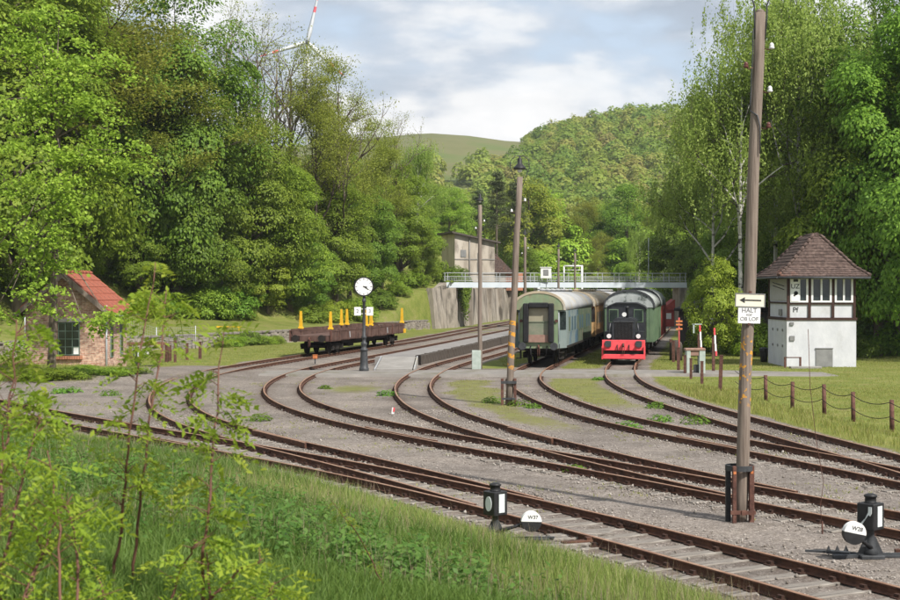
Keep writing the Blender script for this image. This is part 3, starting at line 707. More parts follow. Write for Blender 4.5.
def track(key, label, dz, partner=None, primary=True, spacing=0.66, dark=True, ymax=130, slp_ymax=95, dzs=0.0):
    line = CL[key]; line = line[line[:, 1] <= ymax]
    root = thing('railway_track', label, 'railway track', (line[0, 0], line[0, 1], 0), 0, 'rusty railway tracks of the yard')
    ox, oy = line[0]
    ll = line - line[0]
    for s in (1, -1):
        obj('rail', sweep('rail', offset(ll, s * 0.7535), rail_profile(), [M['rail'], M['railhead']], dz), root)
    s = np.r_[0, np.cumsum(np.linalg.norm(np.diff(line, axis=0), axis=1))]
    t = 0.3; i = 0
    while t < s[-1]:
        x = np.interp(t, s, line[:, 0]); y = np.interp(t, s, line[:, 1])
        k = min(len(line) - 2, np.searchsorted(s, t)); dv = line[min(k + 1, len(line) - 1)] - line[max(0, k - 1)]
        h = math.atan2(dv[1], dv[0])
        t += spacing * random.uniform(0.96, 1.04); i += 1
        if y > slp_ymax or y < 12: continue
        L = None; buried = 0.0
        if partner is not None:
            e = float(on_side([(x, y)], CL[partner])[0])       # this sleeper's centre relative to the partner
            if abs(e) < 1.95 and CL[partner][0, 1] - 3 < y < 60:
                if not primary: continue
                L = 2.55 + abs(e); sgn = -np.sign(e) if abs(e) > 0.02 else 1
        if L:
            e_ = abs(e)
            if y < CL[partner][0, 1] - 0.2: L = 2.55; me = random.choice(SLP)
            else:
                # sleeper runs on under the diverging track
                me = sleeper_mesh(L, 1000 + i, M['sleeper'], chairs=[0.7535, -0.7535, sgn * e_ + 0.7535, sgn * e_ - 0.7535] if e_ > 0.3 else (0.7535, -0.7535), off=sgn * e_ / 2)
        else:
            me = random.choice(SLPD if dark and y > 34 else SLP); buried = 0.03 if (dark and y > 34) or key != 'A' else -0.008
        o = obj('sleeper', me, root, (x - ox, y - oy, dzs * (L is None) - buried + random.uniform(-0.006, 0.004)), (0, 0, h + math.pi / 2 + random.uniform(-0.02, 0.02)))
    return root
tA = track('A', 'rusty straight track nearest the camera with bare grey wooden sleepers', 0.0, partner='B', dark=True, slp_ymax=60)
tB = track('B', 'rusty track curving from the front turnout round to the flat wagon with yellow stakes', 0.002, partner='A', primary=False, ymax=208, slp_ymax=112, dzs=-0.012)
tC = track('C', 'second straight track from the front, curving left of the clock onto its platform', 0.0, partner='D', ymax=208, slp_ymax=110, dzs=-0.008)
tD = track('D', 'rusty track curving along the dark stone platform edge, left of the green ended coach', 0.002, partner='C', primary=False, ymax=180, slp_ymax=100, dzs=-0.012)
tE = track('E', 'rusty track curving up to the green ended passenger coach', 0.0, partner='F', ymax=160, slp_ymax=80, dzs=-0.010)
tF = track('F', 'rusty track along the right lawn leading to the red fronted locomotive', 0.002, partner='E', primary=False, ymax=160, slp_ymax=80, dzs=-0.012)
def fishplates():
    me = MB().box((0, 0, 0.095), (0.62, 0.03, 0.085)).box((0, 0.0, 0.14), (0.62, 0.026, 0.012))
    for k in (-0.22, -0.08, 0.08, 0.22): me.cyl((k, -0.03, 0.095), (k, 0.03, 0.095), 0.022, n=6)
    me = me.mesh('fishplate', M['plate'])
    for key, root, ys in (('A', tA, (16.5, 25.2, 36.0, 47.5)), ('B', tB, (36.5, 47.0)), ('C', tC, (20.5, 29.5, 37.8, 50.0, 60.5)), ('D', tD, (38.0, 49.5, 60.0)), ('E', tE, (29.0, 37.5, 48.5, 60.0)), ('F', tF, (31.5, 43.0, 54.5))):
        for s in (1, -1):
            for side in (-1, 1):
                L_ = offset(CL[key], s * 0.7535 + side * 0.032)
                for y in ys:
                    i = int(np.argmin(np.abs(L_[:, 1] - y))); t = L_[i + 1] - L_[i - 1]
                    obj('fishplate', me, root, (L_[i, 0] - root.location.x, L_[i, 1] - root.location.y, 0), (0, 0, math.atan2(t[1], t[0])))
fishplates()
def check_rail(key, parent, y0, y1, side, gap=0.115):
    line = CL[key]; seg = line[(line[:, 1] > y0) & (line[:, 1] < y1)]
    P = offset(seg, side * (0.7535 - gap)) - np.array([parent.location.x, parent.location.y])
    P[0] += (offset(seg, side * 0.60)[0] - offset(seg, side * (0.7535 - gap))[0]); P[-1] += (offset(seg, side * 0.60)[-1] - offset(seg, side * (0.7535 - gap))[-1])
    prof = [(-0.028, 0.03), (0.028, 0.03), (0.028, 0.175), (0.02, 0.182), (-0.02, 0.182), (-0.028, 0.175)]
    obj('check_rail', sweep('check_rail', P, prof, [M['rail'], M['railhead']], 0.0, head=(2, 3, 4)), parent)
check_rail('A', tA, 36.5, 40.5, 1); check_rail('B', tB, 37.0, 41.0, -1)
check_rail('C', tC, 38.6, 42.6, 1); check_rail('D', tD, 38.2, 42.2, -1)
check_rail('E', tE, 36.6, 40.2, 1)

# ------------------------------------------------------------------ ballast stones and grass blades
def stones():
    V0 = np.array([(1, 0, 0), (-1, 0, 0), (0, 1, 0), (0, -1, 0), (0, 0, 1), (0, 0, -1)], float)
    F0 = np.array([(0, 2, 4), (2, 1, 4), (1, 3, 4), (3, 0, 4), (2, 0, 5), (1, 2, 5), (3, 1, 5), (0, 3, 5)])
    pts = []
    for key, n, y0, y1, w in (('A', 17000, 13, 47, 0.62), ('C', 10000, 17, 50, 0.5), ('D', 5000, 28, 50, 0.5), ('B', 5000, 28, 50, 0.5), ('E', 6000, 27, 60, 0.5), ('F', 6000, 27, 60, 0.5)):
        line = CL[key]; line = line[(line[:, 1] > y0) & (line[:, 1] < y1)]
        T = np.gradient(line, axis=0); T /= np.linalg.norm(T, axis=1)[:, None]
        # denser near the camera
        p = 1.0 / line[:, 1] ** 1.6; p /= p.sum()
        i = rng.choice(len(line), n, p=p)
        d = rng.normal(0, w, n) + np.sign(rng.uniform(-1, 1, n)) * 0.72
        q = line[i] + T[i] * rng.uniform(-0.3, 0.3, n)[:, None] + np.c_[-T[i, 1], T[i, 0]] * d[:, None]
        pts.append(q)
    Q = np.vstack(pts)
    g, d = grass_mask(Q[:, 0], Q[:, 1])
    near = np.min(np.stack([np.abs(np.abs(d[k]) - 0.7535) for k in 'ABCDEF']), axis=0)
    keep = (g < 0.5) & (near > 0.06) & ((np.abs(d['A']) > 1.15) | (rng.uniform(0, 1, len(Q)) < 0.10))
    Q = Q[keep]; n = len(Q)
    size = rng.uniform(0.012, 0.03, n) * (1 + 0.6 * (rng.uniform(0, 1, n) > 0.93))
    sc = rng.uniform(0.65, 1.25, (n, 1, 3)) * size[:, None, None]
    jit = rng.uniform(0.75, 1.2, (n, 6, 1))
    a = rng.uniform(0, 6.28, n); c, s = np.cos(a), np.sin(a)
    W = V0[None] * jit * sc
    tilt = rng.uniform(-0.6, 0.6, n); ct, st = np.cos(tilt), np.sin(tilt)
    W2 = np.stack([W[..., 0], W[..., 1] * ct[:, None] - W[..., 2] * st[:, None], W[..., 1] * st[:, None] + W[..., 2] * ct[:, None]], -1)
    W3 = np.stack([W2[..., 0] * c[:, None] - W2[..., 1] * s[:, None], W2[..., 0] * s[:, None] + W2[..., 1] * c[:, None], W2[..., 2]], -1)
    z = terr(Q[:, 0], Q[:, 1]) + size * 0.45 + np.where(rng.uniform(0, 1, n) > 0.7, 0.008, 0)
    W3 += np.c_[Q, z][:, None, :]
    F = (F0[None] + (np.arange(n) * 6)[:, None, None]).reshape(-1, 3)
    o = obj('gravel', np_mesh('gravel', W3.reshape(-1, 3), F, M['stones'], rnd=np.repeat(rng.uniform(0, 1, n), 6)))
    tag(o, 'loose grey ballast stones lying along the front tracks', 'gravel', kind='stuff')
stones()

def blades(name, Q, h, w, lean, mat, label, parent=None):
    """one bent blade (quad + tip) per point"""
    n = len(Q)
    z = terr(Q[:, 0], Q[:, 1]) - 0.02
    a = rng.uniform(0, 6.28, n); t = np.c_[np.cos(a), np.sin(a), np.zeros(n)]
    l = rng.uniform(0, 6.28, n); ld = np.c_[np.cos(l), np.sin(l), np.zeros(n)] * (lean * h * rng.uniform(0.2, 1.0, n))[:, None]
    B = np.c_[Q, z]; up = np.c_[np.zeros(n), np.zeros(n), h]
    mid = B + up * 0.6 + ld * 0.35; tip = B + up * 0.97 + ld
    V = np.stack([B - t * w[:, None], B + t * w[:, None], mid + t * w[:, None] * 0.7, mid - t * w[:, None] * 0.7, tip], 1).reshape(-1, 3)
    i = np.arange(n) * 5
    F = np.vstack([np.c_[i, i + 1, i + 2], np.c_[i, i + 2, i + 3], np.c_[i + 3, i + 2, i + 4]])
    rn = rng.uniform(0, 1, n)
    o = obj(name, np_mesh(name, V, F, mat, rnd=np.repeat(rn, 5)), parent)
    return o
def sample(n, x0, x1, y0, y1, dens=None):
    x = rng.uniform(x0, x1, n)
    y = y0 * (y1 / y0) ** rng.uniform(0, 1, n) if dens == 'near' else rng.uniform(y0, y1, n)
    return np.c_[x, y]
def in_view(Q, margin=60):
    px = 450 + FPX * Q[:, 0] / Q[:, 1]; return (px > -margin) & (px < 900 + margin)
def bank_grass():
    Q = sample(440000, -22, 4, 9.5, 52, 'near')
    Q = Q[in_view(Q)]
    d = on_side(Q, LC['A'])
    n = 0.45 * vnoise(Q[:, 0], Q[:, 1], 1.3, 5) + 0.35 * vnoise(Q[:, 0], Q[:, 1], 3.7, 6)
    m = (d + 0.5 * n > 1.35 + 0.4 * rng.uniform(0, 1, len(Q)) ** 2)
    Q = Q[m]; d = d[m]
    tall = sstep(d, 1.4, 3.5) * (0.65 + 0.5 * vnoise(Q[:, 0], Q[:, 1], 3.0, 11)) + 0.12
    h = (0.10 + 0.34 * np.clip(tall, 0, 1.2)) * rng.uniform(0.5, 1.15, len(Q))
    w = rng.uniform(0.0025, 0.0055, len(Q)) * (0.7 + Q[:, 1] / 40)
    lush = d + 2.2 * vnoise(Q[:, 0], Q[:, 1], 3.4, 51) + 0.8 * rng.normal(0, 1, len(Q)) > 4.6
    for sel, mt, lab in ((~lush, 'grass_tall', 'tall pale unmown grass along the nearest track'), (lush, 'grass_lush', 'lush dark green grass lower on the bank')):
        tag(blades('grass', Q[sel], h[sel], w[sel] * (1.0 if mt == 'grass_tall' else 1.35), 0.45 if mt == 'grass_tall' else 0.7, M[mt], ''), lab, 'grass', kind='stuff')
bank_grass()
def yard_weeds():
    Q = np.vstack([sample(9000, -14, 12, 26, 68), sample(1500, -20, -8, 50, 66)]); Q = Q[in_view(Q)]
    g, d = grass_mask(Q[:, 0], Q[:, 1]); n = vnoise(Q[:, 0], Q[:, 1], 1.7, 41) + 0.7 * vnoise(Q[:, 0], Q[:, 1], 0.5, 42)
    Q = Q[(d['A'] < 0) & (n > 0.62) & (g < 0.7)]
    Q = np.repeat(Q, 5, 0) + rng.normal(0, 0.05, (len(Q) * 5, 2))
    tag(blades('weeds', Q, rng.uniform(0.03, 0.10, len(Q)), rng.uniform(0.006, 0.012, len(Q)), 1.2, M['grass_lawn'], ''), 'sparse low weeds sprouting in the grey yard gravel', 'weeds', kind='stuff')
yard_weeds()
def dry_stalks():
    Q = sample(42000, -20, 4, 12, 50, 'near'); Q = Q[in_view(Q)]
    d = on_side(Q, LC['A']); n = vnoise(Q[:, 0], Q[:, 1], 2.6, 31) + 0.6 * vnoise(Q[:, 0], Q[:, 1], 0.9, 32)
    Q = Q[(d > 1.5) & (n + 0.5 * rng.uniform(-1, 1, len(Q)) > 0.25)]
    h = rng.uniform(0.28, 0.62, len(Q)); w = rng.uniform(0.0015, 0.0035, len(Q)) * (0.7 + Q[:, 1] / 40)
    tag(blades('dry_grass', Q, h, w, 0.35, M['grass_dry'], ''), 'pale brownish seed stalks standing in the bank grass', 'grass', kind='stuff')
dry_stalks()
def lawn_grass():
    Q = np.vstack([sample(70000, 8, 26, 26, 62), sample(60000, 8, 30, 55, 96), sample(40000, -30, -8, 62, 112), sample(16000, 3, 12, 75, 96), sample(26000, -3, 11, 40, 68)])
    Q = Q[in_view(Q)]
    g, d = grass_mask(Q[:, 0], Q[:, 1])
    g = g + 0.35 * vnoise(Q[:, 0], Q[:, 1], 0.9, 21)
    m = (g > 0.35 + 0.65 * rng.uniform(0, 1, len(Q))) & (on_side(Q, WALL) < -0.3) & ~((Q[:, 1] > 68.6) & (Q[:, 1] < 74.0) & (Q[:, 0] > -10) & (Q[:, 0] < 19)) & (d['A'] < 0)
    Q = Q[m]; g = g[m]; dF = -d['F'][m]
    edge = np.exp(-((dF - 2.6) / 1.3) ** 2) * (Q[:, 1] < 62) + 0.6 * (np.abs(Q[:, 0] + 20) < 9) * (Q[:, 1] < 72)
    h = (0.05 + 0.05 * rng.uniform(0, 1, len(Q)) + 0.22 * edge * rng.uniform(0.4, 1, len(Q))) * np.where(g < 0.75, 0.6, 1)
    w = rng.uniform(0.004, 0.008, len(Q)) * (0.6 + Q[:, 1] / 60)
    o = blades('grass', Q, h, w, 0.6, M['grass_lawn'], '')
    tag(o, 'short bright grass of the lawns beside the tracks', 'grass', kind='stuff')
lawn_grass()

# ------------------------------------------------------------------ crossing path, platform, walls
def crossing():
    b = MB()
    V = []; F = []
    xs = np.arange(-9.5, 19.6, 0.5)
    for i, x in enumerate(xs):
        y0 = 69.2 + 0.18 * math.sin(x * 1.3) + 0.045 * x * (x > 0); y1 = 73.2 + 0.15 * math.sin(x * 0.9 + 1) + 0.03 * x
        if x > 12: y0 += 0.0; y1 -= 0.05 * (x - 12)
        z = 0.138 if x < 12 else 0.138 - 0.015 * (x - 12)
        V += [(x, y0, -0.02), (x, y0 + 0.08, z), (x, y1 - 0.08, z), (x, y1, -0.02)]
    n = len(xs)
    for i in range(n - 1):
        for k in range(3): F.append((i * 4 + k, i * 4 + k + 1, (i + 1) * 4 + k + 1, (i + 1) * 4 + k))
    b.add(V, F, 0)
    o = b.build('footpath', M['path']); o['kind'] = 'structure'
crossing()

def line_offset(pts, d):
    return offset(np.asarray(pts, float), d)
def platform():
    # between the second and third tracks, its near end ramps down to the path
    right = offset(CL['D'], 1.75); left = offset(CL['C'], -1.62)
    ys = np.arange(80.5, 160, 1.0)
    xr = np.interp(ys, right[:, 1], right[:, 0]); xl = np.interp(ys, left[:, 1], left[:, 0])
    root = thing('platform', 'low grey station platform with dark stone edge beside the clock', 'platform', (-2.5, 80.5, 0))
    ox, oy = -2.5, 80.5
    H = 0.50
    V = []; F = []
    for y, a, c in zip(ys, xl, xr):
        V += [(a - ox, y - oy, -0.1), (a - ox, y - oy, H - 0.06), (a - ox + 0.05, y - oy, H - 0.012), (c - ox - 0.30, y - oy, H - 0.012), (c - ox - 0.30, y - oy, -0.1)]
    n = len(ys)
    for i in range(n - 1):
        for k in range(4): F.append((i * 5 + k, i * 5 + k + 1, (i + 1) * 5 + k + 1, (i + 1) * 5 + k))
    b = MB(); b.add(V, F, 0); b.f.append([0, 1, 2, 3, 4][::-1]); b.m.append(0); b.sm.append(False)
    b.build('platform_surface', M['asphalt'], root)
    # ramp slab
    b = MB(); rx0, rx1 = xl[0] - ox + 0.35, xr[0] - ox - 0.1
    b.prism([(80.5 - oy, -0.05), (80.5 - oy, H), (73.4 - oy, 0.165), (73.4 - oy, -0.05)], 'x', rx0 + 0.1, rx1 - 0.25)
    b.build('ramp', M['concrete'], root)
    b = MB()
    for xx in (rx0 + 0.02, rx1 - 0.15):
        b.prism([(80.6 - oy, -0.05), (80.6 - oy, H + 0.03), (73.3 - oy, 0.19), (73.3 - oy, -0.05)], 'x', xx - 0.03, xx + 0.05)
    b.build('ramp_kerb', M['coach_roof'], root)
    # edge stones, one by one
    stones = []
    for v in range(5):
        q = MB(); r = random.Random(v)
        q.box((0, 0, 0.25), (0.32, 0.78, 0.62 + r.uniform(-0.02, 0.03)), ch=0.03)
        for p in range(len(q.v)):
            x, y, z = q.v[p]; q.v[p] = (x + r.uniform(-0.02, 0.02), y, z + r.uniform(-0.015, 0.015))
        stones.append(q.mesh('edge_stone', M['darkstone']))
    t = 80.6
    while t < 150:
        xx = np.interp(t, right[:, 1], right[:, 0]); x2 = np.interp(t + 0.8, right[:, 1], right[:, 0])
        obj('edge_stone', random.choice(stones), root, (xx - 0.14 - ox + random.uniform(-0.02, 0.02), t + 0.4 - oy, random.uniform(-0.02, 0.02)), (0, 0, -math.atan2(x2 - xx, 0.8)))
        t += 0.8
platform()

def wall_line(a, b, step=1.0):
    seg = [p for p in WALL if a <= p[1] <= b]
    Q = resample(WALL, step)
    return Q[(Q[:, 1] >= a) & (Q[:, 1] <= b)]
def low_wall():
    L = wall_line(64, 157.4, 0.42)
    root = thing('stone_wall', 'long low rubble stone wall with flat coping behind the flat wagon', 'wall', (L[0, 0], L[0, 1], 0))
    o = L[0]
    T = np.gradient(L, axis=0); T /= np.linalg.norm(T, axis=1)[:, None]; Nn = np.c_[T[:, 1], -T[:, 0]]   # towards the tracks
    b = MB()
    for i in range(0, len(L) - 1):
        ang = math.atan2(T[i, 1], T[i, 0])
        zc = 0.0
        k = 0
        while zc < 0.80:
            h = random.uniform(0.16, 0.30)
            j = random.uniform(-0.1, 0.1)
            p = L[i] + Nn[i] * (0.12 + random.uniform(-0.02, 0.035)) - o + T[i] * j
            b.box((p[0], p[1], zc + h / 2 - 0.05), (random.uniform(0.36, 0.5), 0.24, h - 0.025), rot=(random.uniform(-0.05, 0.05), random.uniform(-0.05, 0.05), ang))
            zc += h; k += 1
    st = b.build('stone', M['stone'], root); st['kind'] = 'stuff'
    # mortar core behind the stones
    b = MB()
    V = []; F = []
    for i in range(0, len(L), 4):
        a = L[i] + Nn[i] * 0.10 - o; c = L[i] - Nn[i] * 0.30 - o
        V += [(a[0], a[1], -0.1), (a[0], a[1], 0.9), (c[0], c[1], 0.9), (c[0], c[1], -0.1)]
    n = len(V) // 4
    for i in range(n - 1):
        for k in range(3): F.append((i * 4 + k, i * 4 + k + 1, (i + 1) * 4 + k + 1, (i + 1) * 4 + k))
    b.add(V, F); b.build('wall_core', M['oldwall'], root)
    caps = [MB().box((0, 0, 0), (1.02 - 0.02 * v, 0.56, 0.17), ch=0.025).mesh('coping_slab', M['coping']) for v in range(3)]
    L2 = wall_line(64, 157, 1.05)
    for i in range(len(L2) - 1):
        d = L2[i + 1] - L2[i]; c = (L2[i] + L2[i + 1]) / 2 - o; n_ = np.array([d[1], -d[0]]) / np.linalg.norm(d)
        c = c - n_ * 0.03
        obj('coping_slab', random.choice(caps), root, (c[0], c[1], 0.985 + random.uniform(-0.015, 0.02)), (random.uniform(-0.02, 0.02), random.uniform(-0.02, 0.02), math.atan2(d[1], d[0])))
low_wall()
def tall_wall():
    L = wall_line(157.0, 222, 2.0)
    root = thing('retaining_wall', 'tall stained concrete retaining wall under the footbridge end', 'wall', (L[0, 0], L[0, 1], 0))
    o = L[0]; T = np.gradient(L, axis=0); T /= np.linalg.norm(T, axis=1)[:, None]; Nn = np.c_[T[:, 1], -T[:, 0]]
    b = MB(); V = []; F = []
    for i in range(len(L)):
        top = 5.25 if L[i, 1] > 161 else 4.6
        f = L[i] + Nn[i] * (0.55 + 0.06 * math.sin(i * 1.7)) - o; f2 = L[i] + Nn[i] * (0.12 + 0.05 * math.sin(i * 2.3)) - o; c = L[i] - Nn[i] * 0.6 - o
        V += [(f[0], f[1], -0.3), (f2[0], f2[1], top), (c[0], c[1], top), (c[0], c[1], -0.3)]
    n = len(L)
    for i in range(n - 1):
        for k in range(3): F.append((i * 4 + k, i * 4 + k + 1, (i + 1) * 4 + k + 1, (i + 1) * 4 + k))
    b.add(V, F); b.f.append([0, 1, 2, 3]); b.m.append(0); b.sm.append(False)
    b.build('wall_face', M['oldwall'], root)
    for i in range(3, n - 1, 5):
        q = MB(); a = math.atan2(T[i, 1], T[i, 0]); p = L[i] + Nn[i] * 0.5 - o
        q.box((p[0], p[1], 2.35), (1.2, 0.7, 4.9), rot=(0, 0, a)); q.build('buttress', M['oldwall'], root)
    q = MB()
    for i in range(4, n - 1):
        a = math.atan2(T[i, 1], T[i, 0]); p = L[i] + Nn[i] * 0.14 - o
        q.box((p[0], p[1], 5.15), (1.94, 0.62, 0.32), rot=(0, 0, a))
    q.build('coping', M['concrete'], root)
tall_wall()

# ------------------------------------------------------------------ footbridge
def footbridge():
    a = Vector((PX(445, 163), 163, 0)); b_ = Vector((PX(684, 168), 168, 0))
    d = b_ - a; Ln = d.length; rz = math.atan2(d.y, d.x)
    root = thing('footbridge', 'pale blue steel footbridge with railings crossing above all the tracks', 'footbridge', tuple(a), rz)
    z0 = 5.02
    b = MB(); b.box((Ln / 2, -0.95, z0 - 0.05), (Ln, 0.14, 0.62)); b.box((Ln / 2, 0.95, z0 - 0.05), (Ln, 0.14, 0.62))
    b.build('girder', M['deck'], root)
    b = MB(); b.box((Ln / 2, 0, z0 + 0.27), (Ln, 1.72, 0.09)); b.build('deck', M['concrete'], root)
    pm = MB().box((0, 0, z0 + 0.82), (0.06, 0.06, 1.10)).mesh('railing_post', M['steel'])
    n = 15
    for s in (-0.98, 0.98):
        for i in range(n): obj('railing_post', pm, root, (0.15 + (Ln - 0.3) * i / (n - 1), s, 0.0))
        b = MB()
        for zz in (1.37, 0.95, 0.45): b.box((Ln / 2, s, z0 + zz), (Ln, 0.045, 0.045))
        b.build('handrail', M['steel'], root)
        b = MB()
        k = int(Ln / 0.16)
        for i in range(k): b.box((0.16 * i + 0.08, s, z0 + 0.70), (0.022, 0.018, 0.48))
        q = b.build('railing_bars', M['steel'], root)
    for x in (PX(538, 165) - a.x, PX(623, 167) - a.x):
        b = MB()
        for s in (-0.8, 0.8): b.cyl((x, s, -0.3), (x, s, z0 - 0.37), 0.15, n=10)
        b.box((x, 0, z0 - 0.43), (0.3, 2.2, 0.12))
        b.build('column', M['white'], root)
    # abutment block that carries the left end
    b = MB(); b.box((0.3, 0, 2.2), (1.6, 2.6, 4.9)); b.build('abutment', M['oldwall'], root)
    b = MB(); b.box((Ln - 0.4, 0, 2.2), (1.2, 2.6, 4.9)); b.build('abutment', M['oldwall'], root)
    t = thing('notice_box', 'small white box sign fixed on the footbridge railing', 'sign', (PX(545, 165.0), 163.6, z0 + 0.3))
    b = MB(); b.box((0, 0, 1.05), (1.25, 0.16, 1.25), ch=0.03); b.build('panel', M['white'], t)
    b = MB(); b.box((0, -0.09, 1.1), (0.62, 0.03, 0.7)); b.build('window', M['hatch'], t)
    b = MB(); b.box((0, 0, 1.72), (1.4, 0.3, 0.08)); b.build('cover', M['white'], t)
    for s in (-0.45, 0.45):
        b = MB(); b.cyl((s, 0.0, 0), (s, 0.0, 0.45), 0.04, n=6); b.build('leg', M['steel'], t)
footbridge()

def portal():
    D = 176
    x0, x1 = PX(564, D), PX(582, D)
    t = thing('gantry', 'white tubular gantry frame standing behind the footbridge', 'gantry', ((x0 + x1) / 2, D, 0))
    w = (x1 - x0) / 2
    for s in (-w, w):
        b = MB(); b.cyl((s, 0, -0.3), (s, 0, PZ(266, D)), 0.13 if s > 0 else 0.08, n=8); b.build('post', M['white'], t)
    b = MB(); b.cyl((-w, 0, PZ(266, D)), (w + 0.1, 0, PZ(266, D)), 0.10, n=8); b.cyl((-w, 0, PZ(270, D)), (w, 0, PZ(270, D)), 0.04, n=6); b.build('crossbar', M['white'], t)
portal()

# ------------------------------------------------------------------ buildings behind the wall
def ruin():
    D = 176
    x = PX(468, D); z = 5.0
    t = thing('ruined_building', 'tall narrow derelict building with bare stained walls above the retaining wall', 'building', (x, D, z - 0.4), 0.30)
    w, dp, h = 2.6, 5.5, 6.2
    b = MB(); b.prism([(-w, 0), (w, 0), (w, h - 0.5), (-w, h + 0.5)], 'y', -dp / 2, dp / 2); b.build('wall', M['ruinwall'], t)
    b = MB()
    b.prism([(-w - 0.5, h + 0.62), (w + 0.6, h - 0.62), (w + 0.6, h - 0.42), (-w - 0.5, h + 0.82)], 'y', -dp / 2 - 0.5, dp / 2 + 0.5); b.build('roof', M['shed_wood'], t)
    for xx, zz, ww, hh in ((0.6, 3.1, 0.5, 2.6), (-1.5, 4.3, 0.7, 0.9)):
        b = MB(); b.box((xx, -dp / 2 - 0.005, zz), (ww, 0.12, hh)); b.build('window', M['hatch'], t)
    b = MB(); b.cyl((-0.7, -dp / 2 - 0.09, 0), (-0.7, -dp / 2 - 0.09, h), 0.07, n=6); b.build('downpipe', M['concrete'], t)
    for zz in (1.8, 3.6):
        b = MB(); b.box((0, -dp / 2 - 0.02, zz), (2 * w + 0.02, 0.10, 0.12)); b.build('string_course', M['concrete'], t)
ruin()
def far_house():
    D = 214
    x = PX(492, D); z0 = tz(x, D)
    t = thing('house', 'house with brown pitched roof and orange brick end beyond the footbridge', 'house', (x, D, z0), 0.15)
    zt = PZ(272, D) - z0
    b = MB(); b.box((0, 0, zt / 2 - 0.3), (4.6, 6, zt + 0.6)); b.build('wall', M['oldwall'], t)
    b = MB(); b.box((2.9, -1.0, (zt - 0.2) / 2 - 0.3), (2.6, 4, zt + 0.4)); b.build('brick_annexe', M['brickred'], t)
    top = PZ(249, D) - z0
    b = MB(); b.prism([(-3.4, zt - 0.25), (2.9, zt - 0.25), (-0.9, top), (-1.3, top)], 'y', -3.5, 3.5); b.build('roof', M['tile_old'], t)
    b = MB(); b.box((-1.2, -3.02, zt * 0.7), (0.9, 0.08, 1.0)); b.build('window', M['white'], t)
    b = MB(); b.box((-1.2, -3.07, zt * 0.7), (0.7, 0.04, 0.8)); b.build('window', M['glass_dark'], t)
    b = MB(); b.box((-2.0, 1, top - 0.2), (0.5, 0.5, 1.2)); b.build('chimney', M['brickred'], t)
far_house()
def red_hut():
    D = 170
    x = PX(673, D)
    t = thing('red_hut', 'small dark red hut beyond the end of the grass path', 'hut', (x, D, tz(x, D)))
    b = MB(); b.box((0, 0, 1.1), (2.6, 3, 2.2)); b.build('wall', M['redwagon'], t)
    b = MB(); b.prism([(-1.7, 2.0), (1.7, 2.0), (0, 3.3)], 'y', -1.8, 1.8); b.build('roof', M['redwagon'], t)
    b = MB(); b.box((0.3, -1.53, 0.95), (0.8, 0.06, 1.8)); b.build('door', M['brown_wood'], t)
    b = MB(); b.box((-0.75, -1.53, 1.25), (0.6, 0.06, 0.7)); b.build('window', M['white'], t)
    x = PX(660, 160)
    t = thing('white_statue', 'slim pale stone figure standing at the end of the grass path', 'statue', (x, 160, tz(x, 160)))
    b = MB(); b.lathe([(0.5, 0), (0.5, 0.35), (0.36, 0.4), (0.36, 0.9), (0.48, 0.98), (0.48, 1.1)], n=10); b.build('plinth', M['concrete'], t)
    b = MB(); b.lathe([(0.34, 1.08), (0.36, 1.5), (0.22, 2.1), (0.33, 2.55), (0.30, 2.75), (0.1, 2.92), (0.16, 3.05), (0.17, 3.2), (0.1, 3.32), (0.02, 3.36)], n=12); b.build('figure', M['white'], t)
red_hut()
def shed():
    D = 104
    x = PX(722, D)
    t = thing('wooden_shed', 'dark weathered board shed half hidden by bushes left of the white signal box', 'shed', (x, D, 0), 0.05)
    b = MB(); b.box((0, 0, 1.4), (5.2, 6, 2.8)); b.build('core', M['shed_wood'], t)
    bm_ = [MB().box((0, 0, 1.4), (0.17, 0.035, 2.86 + v * 0.06)).mesh('board', M['shed_wood']) for v in range(3)]
    for i in range(28): obj('board', bm_[i % 3], t, (-2.55 + i * 0.19, -3.025 - 0.012 * (i % 2), random.uniform(-0.06, 0.02)), (0, random.uniform(-0.015, 0.015), 0))
    b = MB(); b.box((0.9, -3.12, 3.05), (2.6, 0.1, 0.9)); b.build('gable_board', M['brown_wood'], t)
    b = MB(); b.prism([(-2.9, 2.75), (2.9, 2.75), (2.9, 2.95), (0, 4.0), (-2.9, 2.95)], 'y', -3.35, 3.3); b.build('roof', M['grime'], t)
    b = MB(); b.box((2.0, -3.11, 1.25), (0.95, 0.1, 1.3)); b.build('window', M['brown_wood'], t)
    b = MB(); b.box((2.0, -3.17, 1.25), (0.75, 0.05, 1.1)); b.build('window', M['glass_dark'], t)
shed()
def board_fence():
    D0 = 118
    t = thing('board_fence', 'grey upright board fence running back between lawn and bushes left of the shed', 'fence', (PX(688, D0), D0, 0))
    b = [MB().box((0, 0, 1.0), (0.03, 0.2, 2.1 + 0.1 * v)).mesh('board', M['shed_wood']) for v in range(3)]
    for i in range(60): obj('board', b[i % 3], t, (0.02 * i * 0.25, -11 + i * 0.24, random.uniform(-0.1, 0.03)), (random.uniform(-0.02, 0.02), 0, 0))
    q = MB()
    for z in (0.6, 1.6): q.box((0.14, -4, z), (0.06, 14.5, 0.09), rot=(0, 0, -0.02))
    q.build('fence_rail', M['shed_wood'], t)
board_fence()

